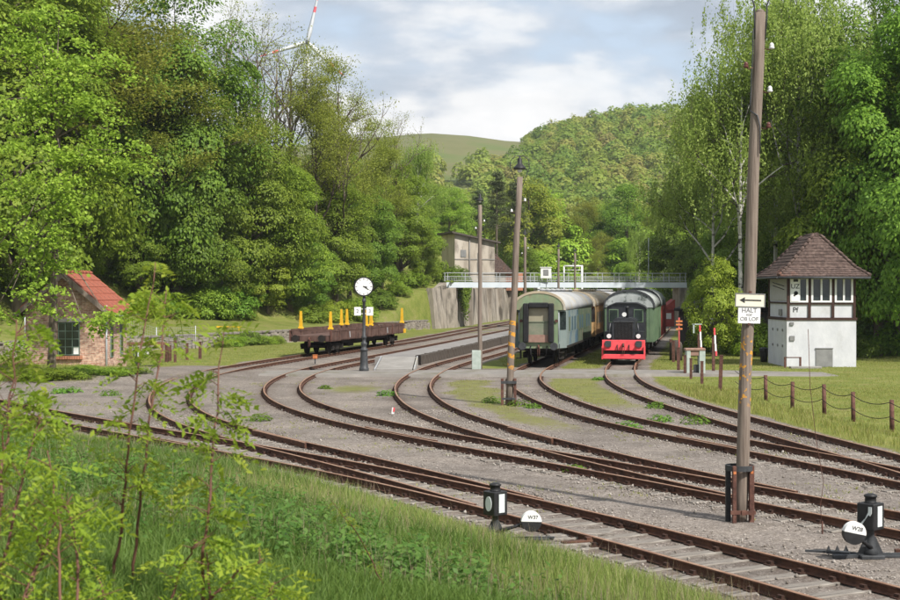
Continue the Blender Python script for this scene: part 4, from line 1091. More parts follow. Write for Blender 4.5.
# ------------------------------------------------------------------ signal box
def signal_box():
    cx, cy = 20.86, 80.9
    t = thing('signal_box', 'white rendered signal box with half timbered upper storey and brown hipped roof', 'signal box', (cx, cy, 0))
    hx, hy = 1.95, 2.3
    b = MB(); b.box((0, 0, 1.22), (2 * hx, 2 * hy, 2.84)); b.build('lower_wall', M['plaster'], t)
    b = MB(); b.box((0, 0, 3.93), (2 * hx - 0.16, 2 * hy - 0.16, 2.58)); b.build('upper_wall', M['plaster'], t)
    # left side boarding of the upper storey
    for i in range(14):
        q = MB(); q.box((-hx + 0.055, -hy + 0.36 + i * 0.295, 4.42), (0.04, 0.28, 1.38)); q.build('board', M['grey_wood'], t)
    # timber frame, each member its own piece
    def beam(c, d): MB().box(c, d).build('timber_beam', M['timber'], t)
    fy = -hy + 0.045; lx = -hx + 0.045
    beam((0, 0, 2.70), (2 * hx + 0.10, 2 * hy + 0.10, 0.15))                    # sill ring
    for x in (-hx + 0.10, -hx + 1.28, -hx + 2.60, hx - 0.10): beam((x, fy, 3.98), (0.15, 0.10, 2.40))
    for a, c in ((-hx + 0.175, -hx + 1.205), (-hx + 1.355, -hx + 2.525), (-hx + 2.675, hx - 0.175)):
        beam(((a + c) / 2, fy + 0.004, 3.56), (c - a, 0.085, 0.10)); beam(((a + c) / 2, fy + 0.004, 5.12), (c - a, 0.085, 0.12))
    beam((lx, 0.1, 3.60), (0.085, 2 * hy - 0.45, 0.10)); beam((lx, 0.1, 5.14), (0.085, 2 * hy - 0.45, 0.10))
    beam((lx, hy - 0.1, 3.98), (0.10, 0.15, 2.40)); beam((hx - 0.045, 0, 3.60), (0.085, 2 * hy - 0.3, 0.10)); beam((hx - 0.045, hy - 0.1, 3.98), (0.10, 0.15, 2.40))
    # front windows: frame with two casements
    for i, (a, c) in enumerate(((-hx + 0.175, -hx + 1.205), (-hx + 1.355, -hx + 2.525), (-hx + 2.675, hx - 0.175))):
        mx_ = (a + c) / 2; w = c - a - 0.02; z0, z1 = 3.63, 5.04
        f = MB(); yy = -hy + 0.02
        for sx in (-1, 1): f.box((mx_ + sx * (w / 2 - 0.055), yy, (z0 + z1) / 2), (0.11, 0.12, z1 - z0))
        for zz in (z0 + 0.05, z1 - 0.05): f.box((mx_, yy, zz), (w - 0.22, 0.12, 0.10))
        f.box((mx_, yy, (z0 + z1) / 2), (0.10, 0.12, z1 - z0 - 0.20))
        w_ = f.build('window', M['white'], t)
        for sx in (-1, 1):
            q = MB(); q.box((mx_ + sx * (w / 4 - 0.015), -hy + 0.052, (z0 + z1) / 2), (w / 2 - 0.14, 0.03, z1 - z0 - 0.20)); q.build('pane', M['glass_dark'], w_)
        if i == 0:
            # white notice board filling the left casement, with painted marks
            q = MB(); q.box((mx_ - w / 4 + 0.01, yy - 0.072, (z0 + z1) / 2 - 0.02), (w / 2 - 0.08, 0.02, z1 - z0 - 0.16)); nb = q.build('notice_board', M['white'], t)
            yb = yy - 0.084
            text('lettering', 'UZ', 0.36, M['ink'], nb, (mx_ - w / 4 + 0.02, yb, 4.52), (R(90), 0, 0), depth=0.003)
            q = MB(); q.box((mx_ - w / 4 + 0.03, yb, 4.08), (0.10, 0.008, 0.26), rot=(0, R(40), 0)); q.cyl((mx_ - w / 4 + 0.06, yb + 0.004, 4.15), (mx_ - w / 4 + 0.06, yb - 0.004, 4.15), 0.12, n=14)
            q.build('painted_mark', M['ink'], nb)
            q = MB(); q.box((mx_ - w / 4 + 0.05, yb, 4.86), (0.26, 0.008, 0.14)); q.build('painted_mark', M['ink'], nb)
    text('lettering', 'Pf', 0.40, M['ink'], t, (-hx + 0.50, -hy + 0.073, 3.20), (R(90), 0, 0), depth=0.003)
    # side window boarded louvre marks and vents
    for i in range(3):
        for zz in (2.05, 1.15):
            q = MB(); q.box((-hx - 0.012, -hy + 0.95 + i * 1.2, zz), (0.05, 0.22, 0.14)); q.build('vent', M['hatch'], t)
    q = MB(); q.box((-hx + 0.03, -hy + 1.7, 3.05), (0.05, 0.7, 0.35)); q.build('plate', M['hatch'], t)
    q = MB(); q.box((-hx + 0.28, -hy - 0.03, 2.44), (0.20, 0.10, 0.16)); q.build('lamp', M['hatch'], t)
    q = MB(); q.box((-hx + 0.30, -hy - 0.03, 1.62), (0.26, 0.08, 0.26)); q.build('vent', M['hatch'], t)
    q = MB(); q.box((0.15, -hy - 0.012, 0.52), (0.95, 0.06, 1.02)); q.box((0.15, -hy - 0.04, 1.05), (1.0, 0.06, 0.05)); q.build('hatch', M['hatch'], t)
    # bracket for wires on the left
    q = MB(); q.cyl((-hx - 0.02, -hy + 0.6, 4.55), (-hx - 0.75, -hy + 0.2, 4.75), 0.025, n=6); q.cyl((-hx - 0.02, -hy + 0.6, 4.35), (-hx - 0.75, -hy + 0.2, 4.58), 0.025, n=6); q.build('bracket', M['greyblack'], t)
    # bell-cast hipped roof: eaves ring flatter, then steep hips to a short ridge
    ev = 0.62
    E0 = [(-hx - ev, -hy - ev, 5.10), (hx + ev, -hy - ev, 5.10), (hx + ev, hy + ev, 5.10), (-hx - ev, hy + ev, 5.10)]
    E1 = [(-hx + 0.02, -hy + 0.05, 5.58), (hx - 0.02, -hy + 0.05, 5.58), (hx - 0.02, hy - 0.05, 5.58), (-hx + 0.02, hy - 0.05, 5.58)]
    E2 = [(-0.20, -1.25, 7.42), (0.20, -1.25, 7.42), (0.20, 1.35, 7.42), (-0.20, 1.35, 7.42)]
    rf = MB()
    V = E0 + E1 + E2 + [(x, y, z - 0.14) for x, y, z in E0]
    F = [(i, (i + 1) % 4, 4 + (i + 1) % 4, 4 + i) for i in range(4)] + [(4 + i, 4 + (i + 1) % 4, 8 + (i + 1) % 4, 8 + i) for i in range(4)] + [(8, 9, 10, 11), (12, 13, 14, 15)] + [(12 + i, 12 + (i + 1) % 4, (i + 1) % 4, i) for i in range(4)]
    rf.add(V, F); roof = rf.build('roof', M['tile_old'], t)
    tl = MB()
    def lerp(a, b, u): return Vector(a) * (1 - u) + Vector(b) * u
    for i in range(4):
        for (A0, A1, rows) in ((E0, E1, 4), (E1, E2, 10)):
            p0, p1, q0, q1 = A0[i], A0[(i + 1) % 4], A1[i], A1[(i + 1) % 4]
            nrm = (Vector(p1) - Vector(p0)).cross(Vector(q0) - Vector(p0)).normalized()
            if nrm.z < 0: nrm = -nrm
            for r in range(rows):
                a, b = lerp(p0, q0, r / rows), lerp(p1, q1, r / rows); c, d = lerp(p0, q0, (r + 1.12) / rows), lerp(p1, q1, (r + 1.12) / rows)
                n = max(1, int((b - a).length / 0.24)); off = 0.5 * (r % 2)
                for k in range(n):
                    u0, u1 = (k + 0.02) / n, (k + 0.98) / n
                    lift = 0.03 + random.uniform(0, 0.022)
                    w = [a.lerp(b, u0) + nrm * lift, a.lerp(b, u1) + nrm * (lift + random.uniform(-0.006, 0.006)), c.lerp(d, u1) + nrm * 0.012, c.lerp(d, u0) + nrm * 0.012]
                    w2 = [a.lerp(b, u0), a.lerp(b, u1)]
                    tl.add(w + w2, [(0, 1, 2, 3), (4, 5, 1, 0)])
    o = tl.build('roof_tiles', M['tile_old'], roof); o['kind'] = 'stuff'
    hp = MB()
    for i in range(4):
        pts = [Vector(E0[i]), Vector(E1[i]), Vector(E2[i])]
        for a, b in zip(pts[:-1], pts[1:]):
            n = int((b - a).length / 0.33)
            for k in range(n):
                p, q = a.lerp(b, k / n), a.lerp(b, (k + 1.1) / n)
                hp.tube([p + Vector((0, 0, 0.06)), q + Vector((0, 0, 0.03))], [0.105, 0.08], n=7)
    hp.tube([(0, -1.32, 7.47), (0, 1.42, 7.47)], 0.13, n=8)
    o = hp.build('hip_tiles', M['tile_old'], roof); o['kind'] = 'stuff'
    q = MB()
    q.tube([(-hx - ev, -hy - ev - 0.05, 5.02), (hx + ev, -hy - ev - 0.05, 5.0)], 0.065, n=8); q.tube([(-hx - ev - 0.05, -hy - ev, 5.02), (-hx - ev - 0.05, hy + ev, 5.0)], 0.065, n=8)
    q.build('gutter', M['greyblack'], t)
    # low pipe guard in front
    g = thing('pipe_guard', 'low rusty pipe hoop guard at the foot of the signal box corner', 'guard rail', (19.0, 77.6, 0))
    for s in (-0.42, 0.42):
        q = MB(); q.box((s, 0, 0.3), (0.10, 0.10, 0.62)); q.build('post', M['rust_post'], g)
    q = MB(); q.cyl((-0.38, 0, 0.58), (0.38, 0, 0.58), 0.03, n=8); q.build('crossbar', M['rust_post'], g)
    s = thing('stone_slab', 'flat kerb slab lying at the signal box corner', 'slab', (19.6, 77.2, 0))
    q = MB(); q.box((0, 0, 0.04), (1.7, 0.5, 0.14), ch=0.02); q.build('slab', M['concrete'], s)
    k = thing('litter_bin', 'small black bin standing behind the left corner of the signal box', 'bin', (PX(764, 84), 84, 0))
    q = MB(); q.lathe([(0.20, 0.0), (0.24, 0.55), (0.27, 0.72), (0.27, 0.78)], n=12); q.build('body', M['black'], k)
    q = MB(); q.lathe([(0.28, 0.78), (0.26, 0.84), (0.1, 0.9)], n=12); q.build('lid', M['greyblack'], k)
signal_box()

# ------------------------------------------------------------------ brick hut
def brick_hut():
    x, y = -19.25, 72.4
    z = 0.30
    t = thing('brick_hut', 'old brick hut with red tiled roof and barred window behind the tree', 'hut', (x, y, z))
    hw, hd = 1.98, 2.4; eh, rh = 3.15, 4.82
    b = MB(); b.prism([(-hw, -0.6), (hw, -0.6), (hw, eh), (0, rh - 0.12), (-hw, eh)], 'y', -hd, hd); b.build('wall', M['brick'], t)
    # window in the gable
    wx = PX(69, 70) - x; wz = (PZ(339, 70)) - z
    b = MB(); b.box((wx, -hd + 0.02, wz), (1.08, 0.12, 1.66)); b.build('window_recess', M['glass_dark'], t)
    f = MB()
    for i in range(4): f.box((wx - 0.52 + i * 1.04 / 3, -hd - 0.05, wz), (0.03, 0.04, 1.62))
    for k in range(5): f.box((wx, -hd - 0.052, wz - 0.79 + k * 1.58 / 4), (1.06, 0.03, 0.03))
    w_ = f.build('window', M['winframe'], t)
    q = MB(); q.box((wx + 0.36, -hd - 0.043, wz - 0.58), (0.26, 0.012, 0.36)); q.build('pane', M['white'], w_)
    b = MB(); b.box((wx, -hd - 0.06, wz + 0.93), (1.5, 0.13, 0.17)); b.build('lintel', M['concrete'], t)
    for i in range(11):
        q = MB(); q.box((wx - 0.62 + i * 0.124, -hd - 0.07, wz - 0.93), (0.105, 0.16, 0.16)); q.build('sill_brick', M['brickred'], t)
    # side windows
    for yy in (-1.0, 1.1):
        b = MB(); b.box((hw + 0.0, yy, 1.55), (0.10, 0.55, 1.9)); b.build('window', M['winframe'], t)
        b = MB(); b.box((hw + 0.045, yy, 1.55), (0.04, 0.43, 1.78)); b.build('window', M['glass_dark'], t)
    b = MB(); b.cyl((hw + 0.07, -hd + 0.08, -0.5), (hw + 0.07, -hd + 0.08, eh + 0.1), 0.05, n=8); b.build('downpipe', M['steel'], t)
    # roof: deck, verge boards and red tile sheets
    ov, sl = 0.48, math.atan2(rh - eh, hw); ey = eh - ov * math.tan(sl)
    rr = MB()
    rr.prism([(-hw - ov, ey - 0.10), (0, rh - 0.08), (hw + ov, ey - 0.10), (hw + ov, ey + 0.02), (0, rh + 0.04), (-hw - ov, ey + 0.02)], 'y', -hd - 0.42, hd + 0.35)
    roof = rr.build('roof', M['timber'], t)
    vb = MB()
    for s in (-1, 1):
        vb.prism([(s * 0.0, rh - 0.20), (s * (hw + ov), ey - 0.20), (s * (hw + ov), ey + 0.07), (s * 0.0, rh + 0.09)], 'y', -hd - 0.50, -hd - 0.42)
    vb.build('verge_board', M['pole'], t)
    Ls = math.hypot(hw + ov, rh - ey); rows, cols = 6, 6; W = 2 * hd + 0.80
    tm = []
    for v in range(4):
        q = MB()
        w_t = W / cols - 0.02; l_t = Ls / rows * 1.1
        for k in range(3):   # three rolls per sheet
            q.box((0, (k - 1) * w_t / 3, 0), (l_t, w_t / 3 - 0.03, 0.035), rot=(random.uniform(-0.02, 0.02), 0, 0))
        q.box((0, 0, -0.016), (l_t, w_t, 0.02)); tm.append(q.mesh('roof_tile', M['tile_red']))
    for s in (1, -1):
        for r in range(rows):
            for c in range(cols):
                u = (r + 0.5) / rows
                px_, pz_ = (hw + ov) * u, rh + (ey - rh) * u
                nx, nz = math.sin(sl), math.cos(sl)
                lift = 0.085
                obj('roof_tile', random.choice(tm), roof, (s * (px_ + nx * lift), -hd - 0.40 + (c + 0.5) * W / cols, pz_ + nz * lift + random.uniform(-0.008, 0.008)), (0, s * (sl - 0.05), 0))
    q = MB()
    for k in range(9): q.tube([(0, -hd - 0.45 + k * 0.62, rh + 0.13), (0, -hd - 0.45 + k * 0.62 + 0.66, rh + 0.11)], [0.11, 0.095], n=8)
    q.build('ridge_tiles', M['tile_red'], roof)
    q = MB(); q.tube([(hw + ov + 0.05, -hd - 0.4, ey + 0.0), (hw + ov + 0.05, hd + 0.35, ey - 0.03)], 0.06, n=8); q.build('gutter', M['steel'], t)
    # wire mesh fence on the slope behind
    fx0, fy0 = -21.0, 90.0
    f = thing('wire_fence', 'grey wire mesh fence on the slope behind the brick hut', 'fence', (fx0, fy0, tz(fx0, fy0)))
    pts = []
    for i in range(5):
        xx, yy = fx0 - 7 + i * 2.3, fy0 + 2.2 + i * 2.8; pts.append(Vector((xx - fx0, yy - fy0, tz(xx, yy) - tz(fx0, fy0))))
        q = MB(); q.cyl(pts[-1], pts[-1] + Vector((0, 0, 1.7)), 0.04, n=6); q.build('post', M['steel'], f)
    q = MB()
    for a, c in zip(pts[:-1], pts[1:]):
        for k in range(9): q.tube([a + Vector((0, 0, 0.15 + k * 0.18)), c + Vector((0, 0, 0.15 + k * 0.18))], 0.007, n=3, cap=False)
        for k in range(18):
            p = a.lerp(c, k / 18); q.tube([p + Vector((0, 0, 0.1)), p + Vector((0, 0, 1.65))], 0.007, n=3, cap=False)
    q.build('wire_mesh', M['steel'], f)
brick_hut()

# ------------------------------------------------------------------ rail vehicles
def wheelset(b, y, r=0.46, m=0):
    for s in (-0.74, 0.74):
        b.cyl((s - 0.06, y, r), (s + 0.06, y, r), r, n=18, m=m); b.cyl((s + 0.06 * (-1 if s > 0 else 1), y, r), (s + 0.09 * (-1 if s > 0 else 1), y, r), r + 0.03, n=18, m=m)
    b.cyl((-0.7, y, r), (0.7, y, r), 0.08, n=8, m=m)
def buffers(t, y, zc=1.05, r=0.22, mat='greyblack', sgn=-1):
    for s in (-0.875, 0.875):
        q = MB(); q.cyl((s, y, zc), (s, y + sgn * 0.42, zc), 0.10, n=12); q.cyl((s, y + sgn * 0.42, zc), (s, y + sgn * 0.47, zc), r, r * 0.97, n=18); q.box((s, y + sgn * 0.02, zc), (0.34, 0.06, 0.34)); q.build('buffer', M[mat], t)
def coupling(t, y, zc=1.05, sgn=-1):
    q = MB(); q.box((0, y + sgn * 0.08, zc), (0.10, 0.3, 0.16)); q.tube([(0, y + sgn * 0.2, zc + 0.05), (0, y + sgn * 0.30, zc), (0, y + sgn * 0.28, zc - 0.12)], 0.045, n=6)
    for s in (-0.05, 0.05): q.tube([(s, y + sgn * 0.15, zc - 0.05), (s, y + sgn * 0.22, zc - 0.55)], 0.022, n=6)
    q.build('coupling', M['rust_post'], t)
def arch(hw, ze, zt, n=14, inset=0.0):
    return [((hw - inset) * math.cos(math.pi * i / n), ze + (zt - ze - inset) * math.sin(math.pi * i / n) ** 0.85) for i in range(n + 1)]
def bogie(t, y, wb=2.5):
    q = MB()
    for yy in (y - wb / 2, y + wb / 2): wheelset(q, yy)
    for s in (-0.98, 0.98):
        q.box((s, y, 0.56), (0.12, wb + 0.9, 0.22))
        for yy in (y - wb / 2, y + wb / 2): q.box((s * 1.04, yy, 0.48), (0.16, 0.34, 0.34))
        q.box((s * 1.02, y, 0.42), (0.12, 0.8, 0.30))
    q.box((0, y, 0.62), (1.8, 0.5, 0.2))
    q.build('bogie', M['grime'], t)
def coach(label, loc, rz, Ln, side_a, side_b, split, roofm, endm, first):
    t = thing('passenger_coach', label, 'coach', loc, rz, 'parked passenger coaches')
    hw, ins, zb, ze, zt = 1.425, 1.07, 0.92, 3.08, 4.06
    tp = 0.95
    def body(y0, y1, mt, nm):
        f0 = y0 <= 0.01; f1 = y1 >= Ln - 0.01
        poly = ([(-ins, y0), (ins, y0), (hw, y0 + tp)] if f0 else [(-hw, y0), (hw, y0)]) + ([(hw, y1 - tp), (ins, y1), (-ins, y1), (-hw, y1 - tp)] if f1 else [(hw, y1), (-hw, y1)]) + ([(-hw, y0 + tp)] if f0 else [])
        MB().prism(poly, 'z', zb, ze).build(nm, mt, t)
    body(0, split, side_a, 'side_wall'); body(split + 0.006, Ln, side_b, 'side_wall')
    r = MB(); r.prism(arch(hw + 0.03, ze - 0.03, zt), 'y', 0.0, Ln, smooth=True); r.build('roof', roofm, t)
    for k in range(int(Ln / 2.6)):
        q = MB(); q.lathe([(0.16, 0), (0.16, 0.08), (0.22, 0.10), (0.20, 0.16), (0.05, 0.2)], c=(0, 1.6 + k * 2.6, zt - 0.01), n=10); q.build('roof_vent', roofm, t)
    # windows and doors along both sides
    for s in (-1, 1):
        y = 2.0; k = 0
        while y < Ln - 2.2:
            q = MB(); q.box((s * (hw + 0.004), y + 0.6, 2.22), (0.03, 1.16, 0.98)); w = q.build('window', side_b if y > split else side_a, t)
            q = MB(); q.box((s * (hw + 0.012), y + 0.6, 2.22), (0.03, 0.9, 0.80)); q.build('pane', M['teal_dark'] if k % 3 else M['coach_green'], w)
            y += 1.62; k += 1
        for yd in (split - 0.1,):
            q = MB(); q.box((s * (hw + 0.005), yd, 2.0), (0.03, 0.8, 1.95)); q.build('door', M['teal_dark'], t)
        q = MB(); q.box((s * (hw + 0.01), Ln / 2, zb + 0.05), (0.05, Ln - 2.0, 0.12)); q.build('sole_bar', M['grime'], t)
    # end wall, arched top, corner doors
    e = MB(); e.box((0, -0.02, (zb + ze) / 2), (2 * ins - 0.02, 0.05, ze - zb)); e.build('end_wall', endm, t)
    e = MB(); e.prism(arch(hw + 0.05, ze - 0.03, zt + 0.02), 'y', -0.06, 0.0); e.build('end_arch', endm, t)
    e = MB(); a = arch(hw + 0.07, ze - 0.05, zt + 0.05); i_ = arch(hw - 0.04, ze - 0.03, zt - 0.09)
    for p in range(len(a) - 1):
        e.add([(a[p][0], -0.09, a[p][1]), (a[p + 1][0], -0.09, a[p + 1][1]), (i_[p + 1][0], -0.09, i_[p + 1][1]), (i_[p][0], -0.09, i_[p][1]), (a[p][0], 0.05, a[p][1]), (a[p + 1][0], 0.05, a[p + 1][1])], [(0, 1, 2, 3), (4, 5, 1, 0)])
    e.build('roof_rim', M['coach_roof_tan'], t)
    for s, mt in ((-1, M['teal_dark']), (1, side_a)):
        nx, ny = s * tp, -(hw - ins); L_ = math.hypot(nx, ny); nx /= L_; ny /= L_
        ang = math.atan2(tp, s * (hw - ins)); c = Vector((s * (hw + ins) / 2 + nx * 0.01, tp / 2 + ny * 0.01, 0))
        q = MB(); q.box((c.x, c.y, 1.98), (1.0, 0.05, 2.1), rot=(0, 0, ang)); q.build('corner_door', mt, t)
        q = MB(); q.box((c.x + nx * 0.02, c.y + ny * 0.02, 2.45), (0.72, 0.05, 1.0), rot=(0, 0, ang)); q.build('door_window', M['glass_dark'], t)
        q = MB(); q.cyl((s * (ins + 0.04), -0.06, 1.3), (s * (ins + 0.04), -0.06, 2.9), 0.02, n=6); q.build('grab_rail', M['steel'], t)
    # gangway: padded black frame round a pale shutter
    g = MB()
    gw, g0, g1 = 0.82, 1.25, 3.42
    for s in (-1, 1): g.box((s * (gw - 0.12), -0.22, (g0 + g1) / 2), (0.30, 0.34, g1 - g0), ch=0.05)
    g.box((0, -0.22, g1 - 0.11), (2 * gw - 0.54, 0.33, 0.30), ch=0.05)
    g.build('gangway_frame', M['rubber'], t)
    q = MB(); q.box((0, -0.06, 2.83), (1.12, 0.05, 0.92)); q.build('gangway_door', M['door_cream'], t)
    q = MB(); q.box((0, -0.09, 2.03), (1.12, 0.06, 0.70)); q.box((0, -0.13, 2.40), (1.12, 0.05, 0.05)); q.build('gangway_door', M['door_low'], t)
    q = MB(); q.box((0, -0.14, 1.47), (1.14, 0.10, 0.42)); q.build('gangway_plate', M['door_pink'], t)
    for s in (-1, 1):
        q = MB(); q.cyl((s * 0.98, -0.05, 2.45), (s * 0.98, -0.12, 2.45), 0.09, n=12); q.build('tail_lamp', M['rust_post'], t)
    # underframe
    u = MB(); u.box((0, 0.12, 1.0), (2.3, 0.16, 0.34)); u.box((0, Ln / 2, 0.86), (2.2, Ln - 0.3, 0.18)); u.box((0, Ln / 2, 0.55), (1.8, 3.2, 0.5)); u.box((0.7, Ln / 2 - 3, 0.6), (0.7, 1.4, 0.45)); u.build('underframe', M['grime'], t)
    for s in (-1, 1):
        q = MB()
        for zz in (0.35, 0.68): q.box((s * 1.2, 0.55, zz), (0.24, 0.6, 0.04))
        q.box((s * 1.09, 0.55, 0.62), (0.03, 0.5, 0.6)); q.build('step', M['grime'], t)
    bogie(t, 3.0); bogie(t, Ln - 3.0)
    buffers(t, 0.04); buffers(t, Ln - 0.04, sgn=1); coupling(t, 0.02)
    q = MB()
    for s in (-0.45, 0.45): q.tube([(s, -0.05, 1.05), (s, -0.16, 0.95), (s * 0.95, -0.18, 0.6), (s * 0.8, -0.12, 0.45)], 0.03, n=6)
    q.build('brake_hose', M['rubber'], t)
    return t
rzE = math.atan2(-0.186, 1.0)
dE = Vector((0.183, 0.983, 0))
p = Vector((4.93, 77.6, RAIL_TOP))
coach('faded green and pale blue passenger coach with black gangway, nearest of its row', p, rzE, 18.7, M['coach_blue'], M['coach_green'], 7.6, M['coach_roof'], M['coach_green_end'], True)
p = p + dE * 19.9
coach('ochre and tan passenger coach coupled behind the green ended one', p, rzE, 18.7, M['coach_ochre'], M['coach_ochre'], 9.0, M['coach_roof_tan'], M['coach_ochre'], False)
p = p + dE * 19.9
coach('pale grey roofed coach at the far end of the left hand row', p, rzE, 18.7, M['coach_blue'], M['coach_blue'], 9.0, M['coach_roof'], M['coach_blue'], False)

def loco():
    rz = -math.atan2(1.02, 5.91)
    t = thing('diesel_locomotive', 'small black shunting locomotive with bright red buffer beam and three headlamps', 'locomotive', (9.98, 80.5, RAIL_TOP), rz)
    q = MB(); q.box((0, 0, 0.98), (2.46, 0.16, 0.60), ch=0.015); q.build('buffer_beam', M['redpaint'], t)
    q = MB(); q.box((0, -0.16, 0.33), (2.36, 0.12, 0.27), ch=0.02); q.box((-1.2, 0.05, 0.55), (0.08, 0.5, 0.75)); q.box((1.2, 0.05, 0.55), (0.08, 0.5, 0.75)); q.build('step_board', M['redpaint'], t)
    q = MB(); q.box((0, 0.15, 0.56), (2.2, 0.25, 0.26)); q.build('step_recess', M['grime'], t)
    for s in (-0.875, 0.875):
        q = MB(); q.box((s, -0.13, 1.06), (0.34, 0.1, 0.34), ch=0.03); q.cyl((s, -0.15, 1.06), (s, -0.46, 1.06), 0.09, n=12); q.cyl((s, -0.46, 1.06), (s, -0.51, 1.06), 0.19, n=18); q.build('buffer', M['greyblack'], t)
    coupling(t, -0.06, 1.02)
    for s in (-0.35, 0.32):
        q = MB(); q.tube([(s, -0.1, 1.0), (s, -0.17, 0.9), (s, -0.16, 0.62)], 0.03, n=6); q.build('brake_hose', M['rubber'], t)
    # hood with rounded top
    hood = [(-0.68, 1.25), (0.68, 1.25), (0.68, 2.28), (0.60, 2.45), (0.42, 2.55), (-0.42, 2.55), (-0.60, 2.45), (-0.68, 2.28)]
    q = MB(); q.prism(hood, 'y', 0.30, 3.2); q.build('hood', M['loco_black'], t)
    q = MB(); q.box((0, 0.285, 1.82), (1.02, 0.05, 0.92)); g = q.build('radiator', M['grime'], t)
    q = MB()
    for i in range(15): q.box((-0.47 + i * 0.067, 0.25, 1.82), (0.018, 0.03, 0.88))
    q.build('grille', M['loco_black'], g)
    q = MB(); q.box((0, 0.26, 2.34), (1.2, 0.07, 0.07)); q.build('hood_trim', M['greyblack'], t)
    q = MB(); q.box((0, 1.7, 1.2), (2.3, 3.4, 0.10)); q.build('running_plate', M['loco_black'], t)
    for s in (-1, 1):
        q = MB(); q.box((s * 0.92, 1.3, 1.5), (0.42, 1.4, 0.5)); q.tube([(s * 0.78, 0.35, 2.25), (s * 0.86, 0.4, 1.6), (s * 0.86, 0.5, 1.3)], 0.05, n=6); q.build('side_box', M['loco_black'], t)
    # lamps
    for (x, z, r) in ((-0.84, 1.50, 0.13), (0.84, 1.50, 0.13), (0.02, 2.74, 0.13)):
        y0 = 0.12 if z < 2 else 0.45
        q = MB(); q.cyl((x, y0 + 0.18, z), (x, y0, z), r + 0.02, n=16); q.box((x, y0 + 0.1, z - 0.17), (0.06, 0.06, 0.2)); l = q.build('headlamp', M['loco_black'], t)
        q = MB(); q.cyl((x, y0 - 0.015, z), (x, y0 - 0.005, z), r, n=16); q.build('lens', M['ceramic'], l)
    q = MB(); q.lathe([(0.09, 2.5), (0.09, 3.1), (0.13, 3.13), (0.13, 3.2)], c=(0.14, 1.1, 0), n=12); q.build('exhaust', M['loco_black'], t)
    # cab
    cabp = [(-1.16, 1.25), (1.16, 1.25), (1.16, 3.0), (1.02, 3.18), (0.6, 3.36), (-0.6, 3.36), (-1.02, 3.18), (-1.16, 3.0)]
    q = MB(); q.prism(cabp, 'y', 3.2, 5.0); q.build('cab', M['loco_black'], t)
    for s in (-1, 1):
        q = MB(); q.box((s * 0.74, 3.19, 2.62), (0.56, 0.04, 0.78)); w = q.build('cab_window', M['loco_green'], t)
        q = MB(); q.box((s * 0.74, 3.165, 2.62), (0.46, 0.03, 0.68)); q.build('pane', M['glass_dark'], w)
        q = MB(); q.box((s * 1.17, 4.1, 2.55), (0.03, 0.9, 0.7)); q.build('cab_window', M['glass_dark'], t)
    q = MB(); q.prism([(-1.26, 3.02), (-1.05, 3.24), (-0.6, 3.42), (0.6, 3.42), (1.05, 3.24), (1.26, 3.02), (1.05, 3.18), (0.6, 3.365), (-0.6, 3.365), (-1.05, 3.18)], 'y', 3.05, 5.15); q.build('cab_roof', M['greyblack'], t)
    q = MB()
    for y in (1.2, 3.7): wheelset(q, y, 0.42)
    for s in (-0.95, 0.95): q.box((s, 2.5, 0.62), (0.1, 4.6, 0.34))
    q.box((0, 2.5, 0.8), (1.7, 4.8, 0.3)); q.build('running_gear', M['grime'], t)
    buffers(t, 5.1, sgn=1, mat='greyblack')
loco()
def van(label, loc, rz, Ln, sidem, roofm, endm, hw=1.5, ze=3.1, zt=4.15):
    t = thing('covered_wagon', label, 'wagon', loc, rz)
    q = MB(); q.box((0, Ln / 2, (0.95 + ze) / 2), (2 * hw, Ln, ze - 0.95)); q.build('body', sidem, t)
    q = MB(); q.prism(arch(hw + 0.06, ze - 0.02, zt), 'y', -0.05, Ln + 0.05, smooth=True); q.build('roof', roofm, t)
    q = MB(); q.prism(arch(hw - 0.02, ze - 0.02, zt - 0.34), 'y', -0.09, -0.05); q.build('end_gable', roofm, t)
    a = arch(hw + 0.10, ze - 0.06, zt + 0.04); i_ = arch(hw + 0.0, ze - 0.02, zt - 0.09)
    q = MB()
    for k in range(len(a) - 1):
        q.add([(a[k][0], -0.12, a[k][1]), (a[k + 1][0], -0.12, a[k + 1][1]), (i_[k + 1][0], -0.12, i_[k + 1][1]), (i_[k][0], -0.12, i_[k][1]), (a[k][0], 0.1, a[k][1]), (a[k + 1][0], 0.1, a[k + 1][1])], [(0, 1, 2, 3), (4, 5, 1, 0)])
    q.build('roof_rim', M['greyblack'], t)
    for i in range(12):
        q = MB(); q.box((-hw + 0.13 + i * (2 * hw - 0.02) / 12, -0.02, (0.95 + ze) / 2), ((2 * hw) / 12 - 0.02, 0.05, ze - 0.95)); q.build('end_plank', endm, t)
    for s in (-1, 1):
        for k in range(6):
            q = MB(); q.box((s * (hw + 0.03), 0.1 + k * (Ln - 0.2) / 5, (0.95 + ze) / 2), (0.07, 0.10, ze - 0.95)); q.build('side_stanchion', sidem, t)
        q = MB(); q.box((s * (hw + 0.05), Ln / 2, 2.0), (0.06, 1.8, 2.0)); q.build('sliding_door', sidem, t)
    q = MB(); q.box((0, Ln / 2, 0.85), (2.2, Ln - 0.1, 0.22))
    for y in (1.8, Ln - 1.8):
        wheelset(q, y)
        for s in (-1, 1): q.box((s * 0.95, y, 0.55), (0.08, 1.0, 0.34)); q.tube([(s * 0.98, y - 0.6, 0.75), (s * 0.98, y, 0.52), (s * 0.98, y + 0.6, 0.75)], 0.05, n=6)
    q.build('underframe', M['grime'], t)
    buffers(t, 0.04); buffers(t, Ln - 0.04, sgn=1)
    return t
dF = Vector((0.19, 0.982, 0))
w1 = Vector((11.10, 86.7, RAIL_TOP))
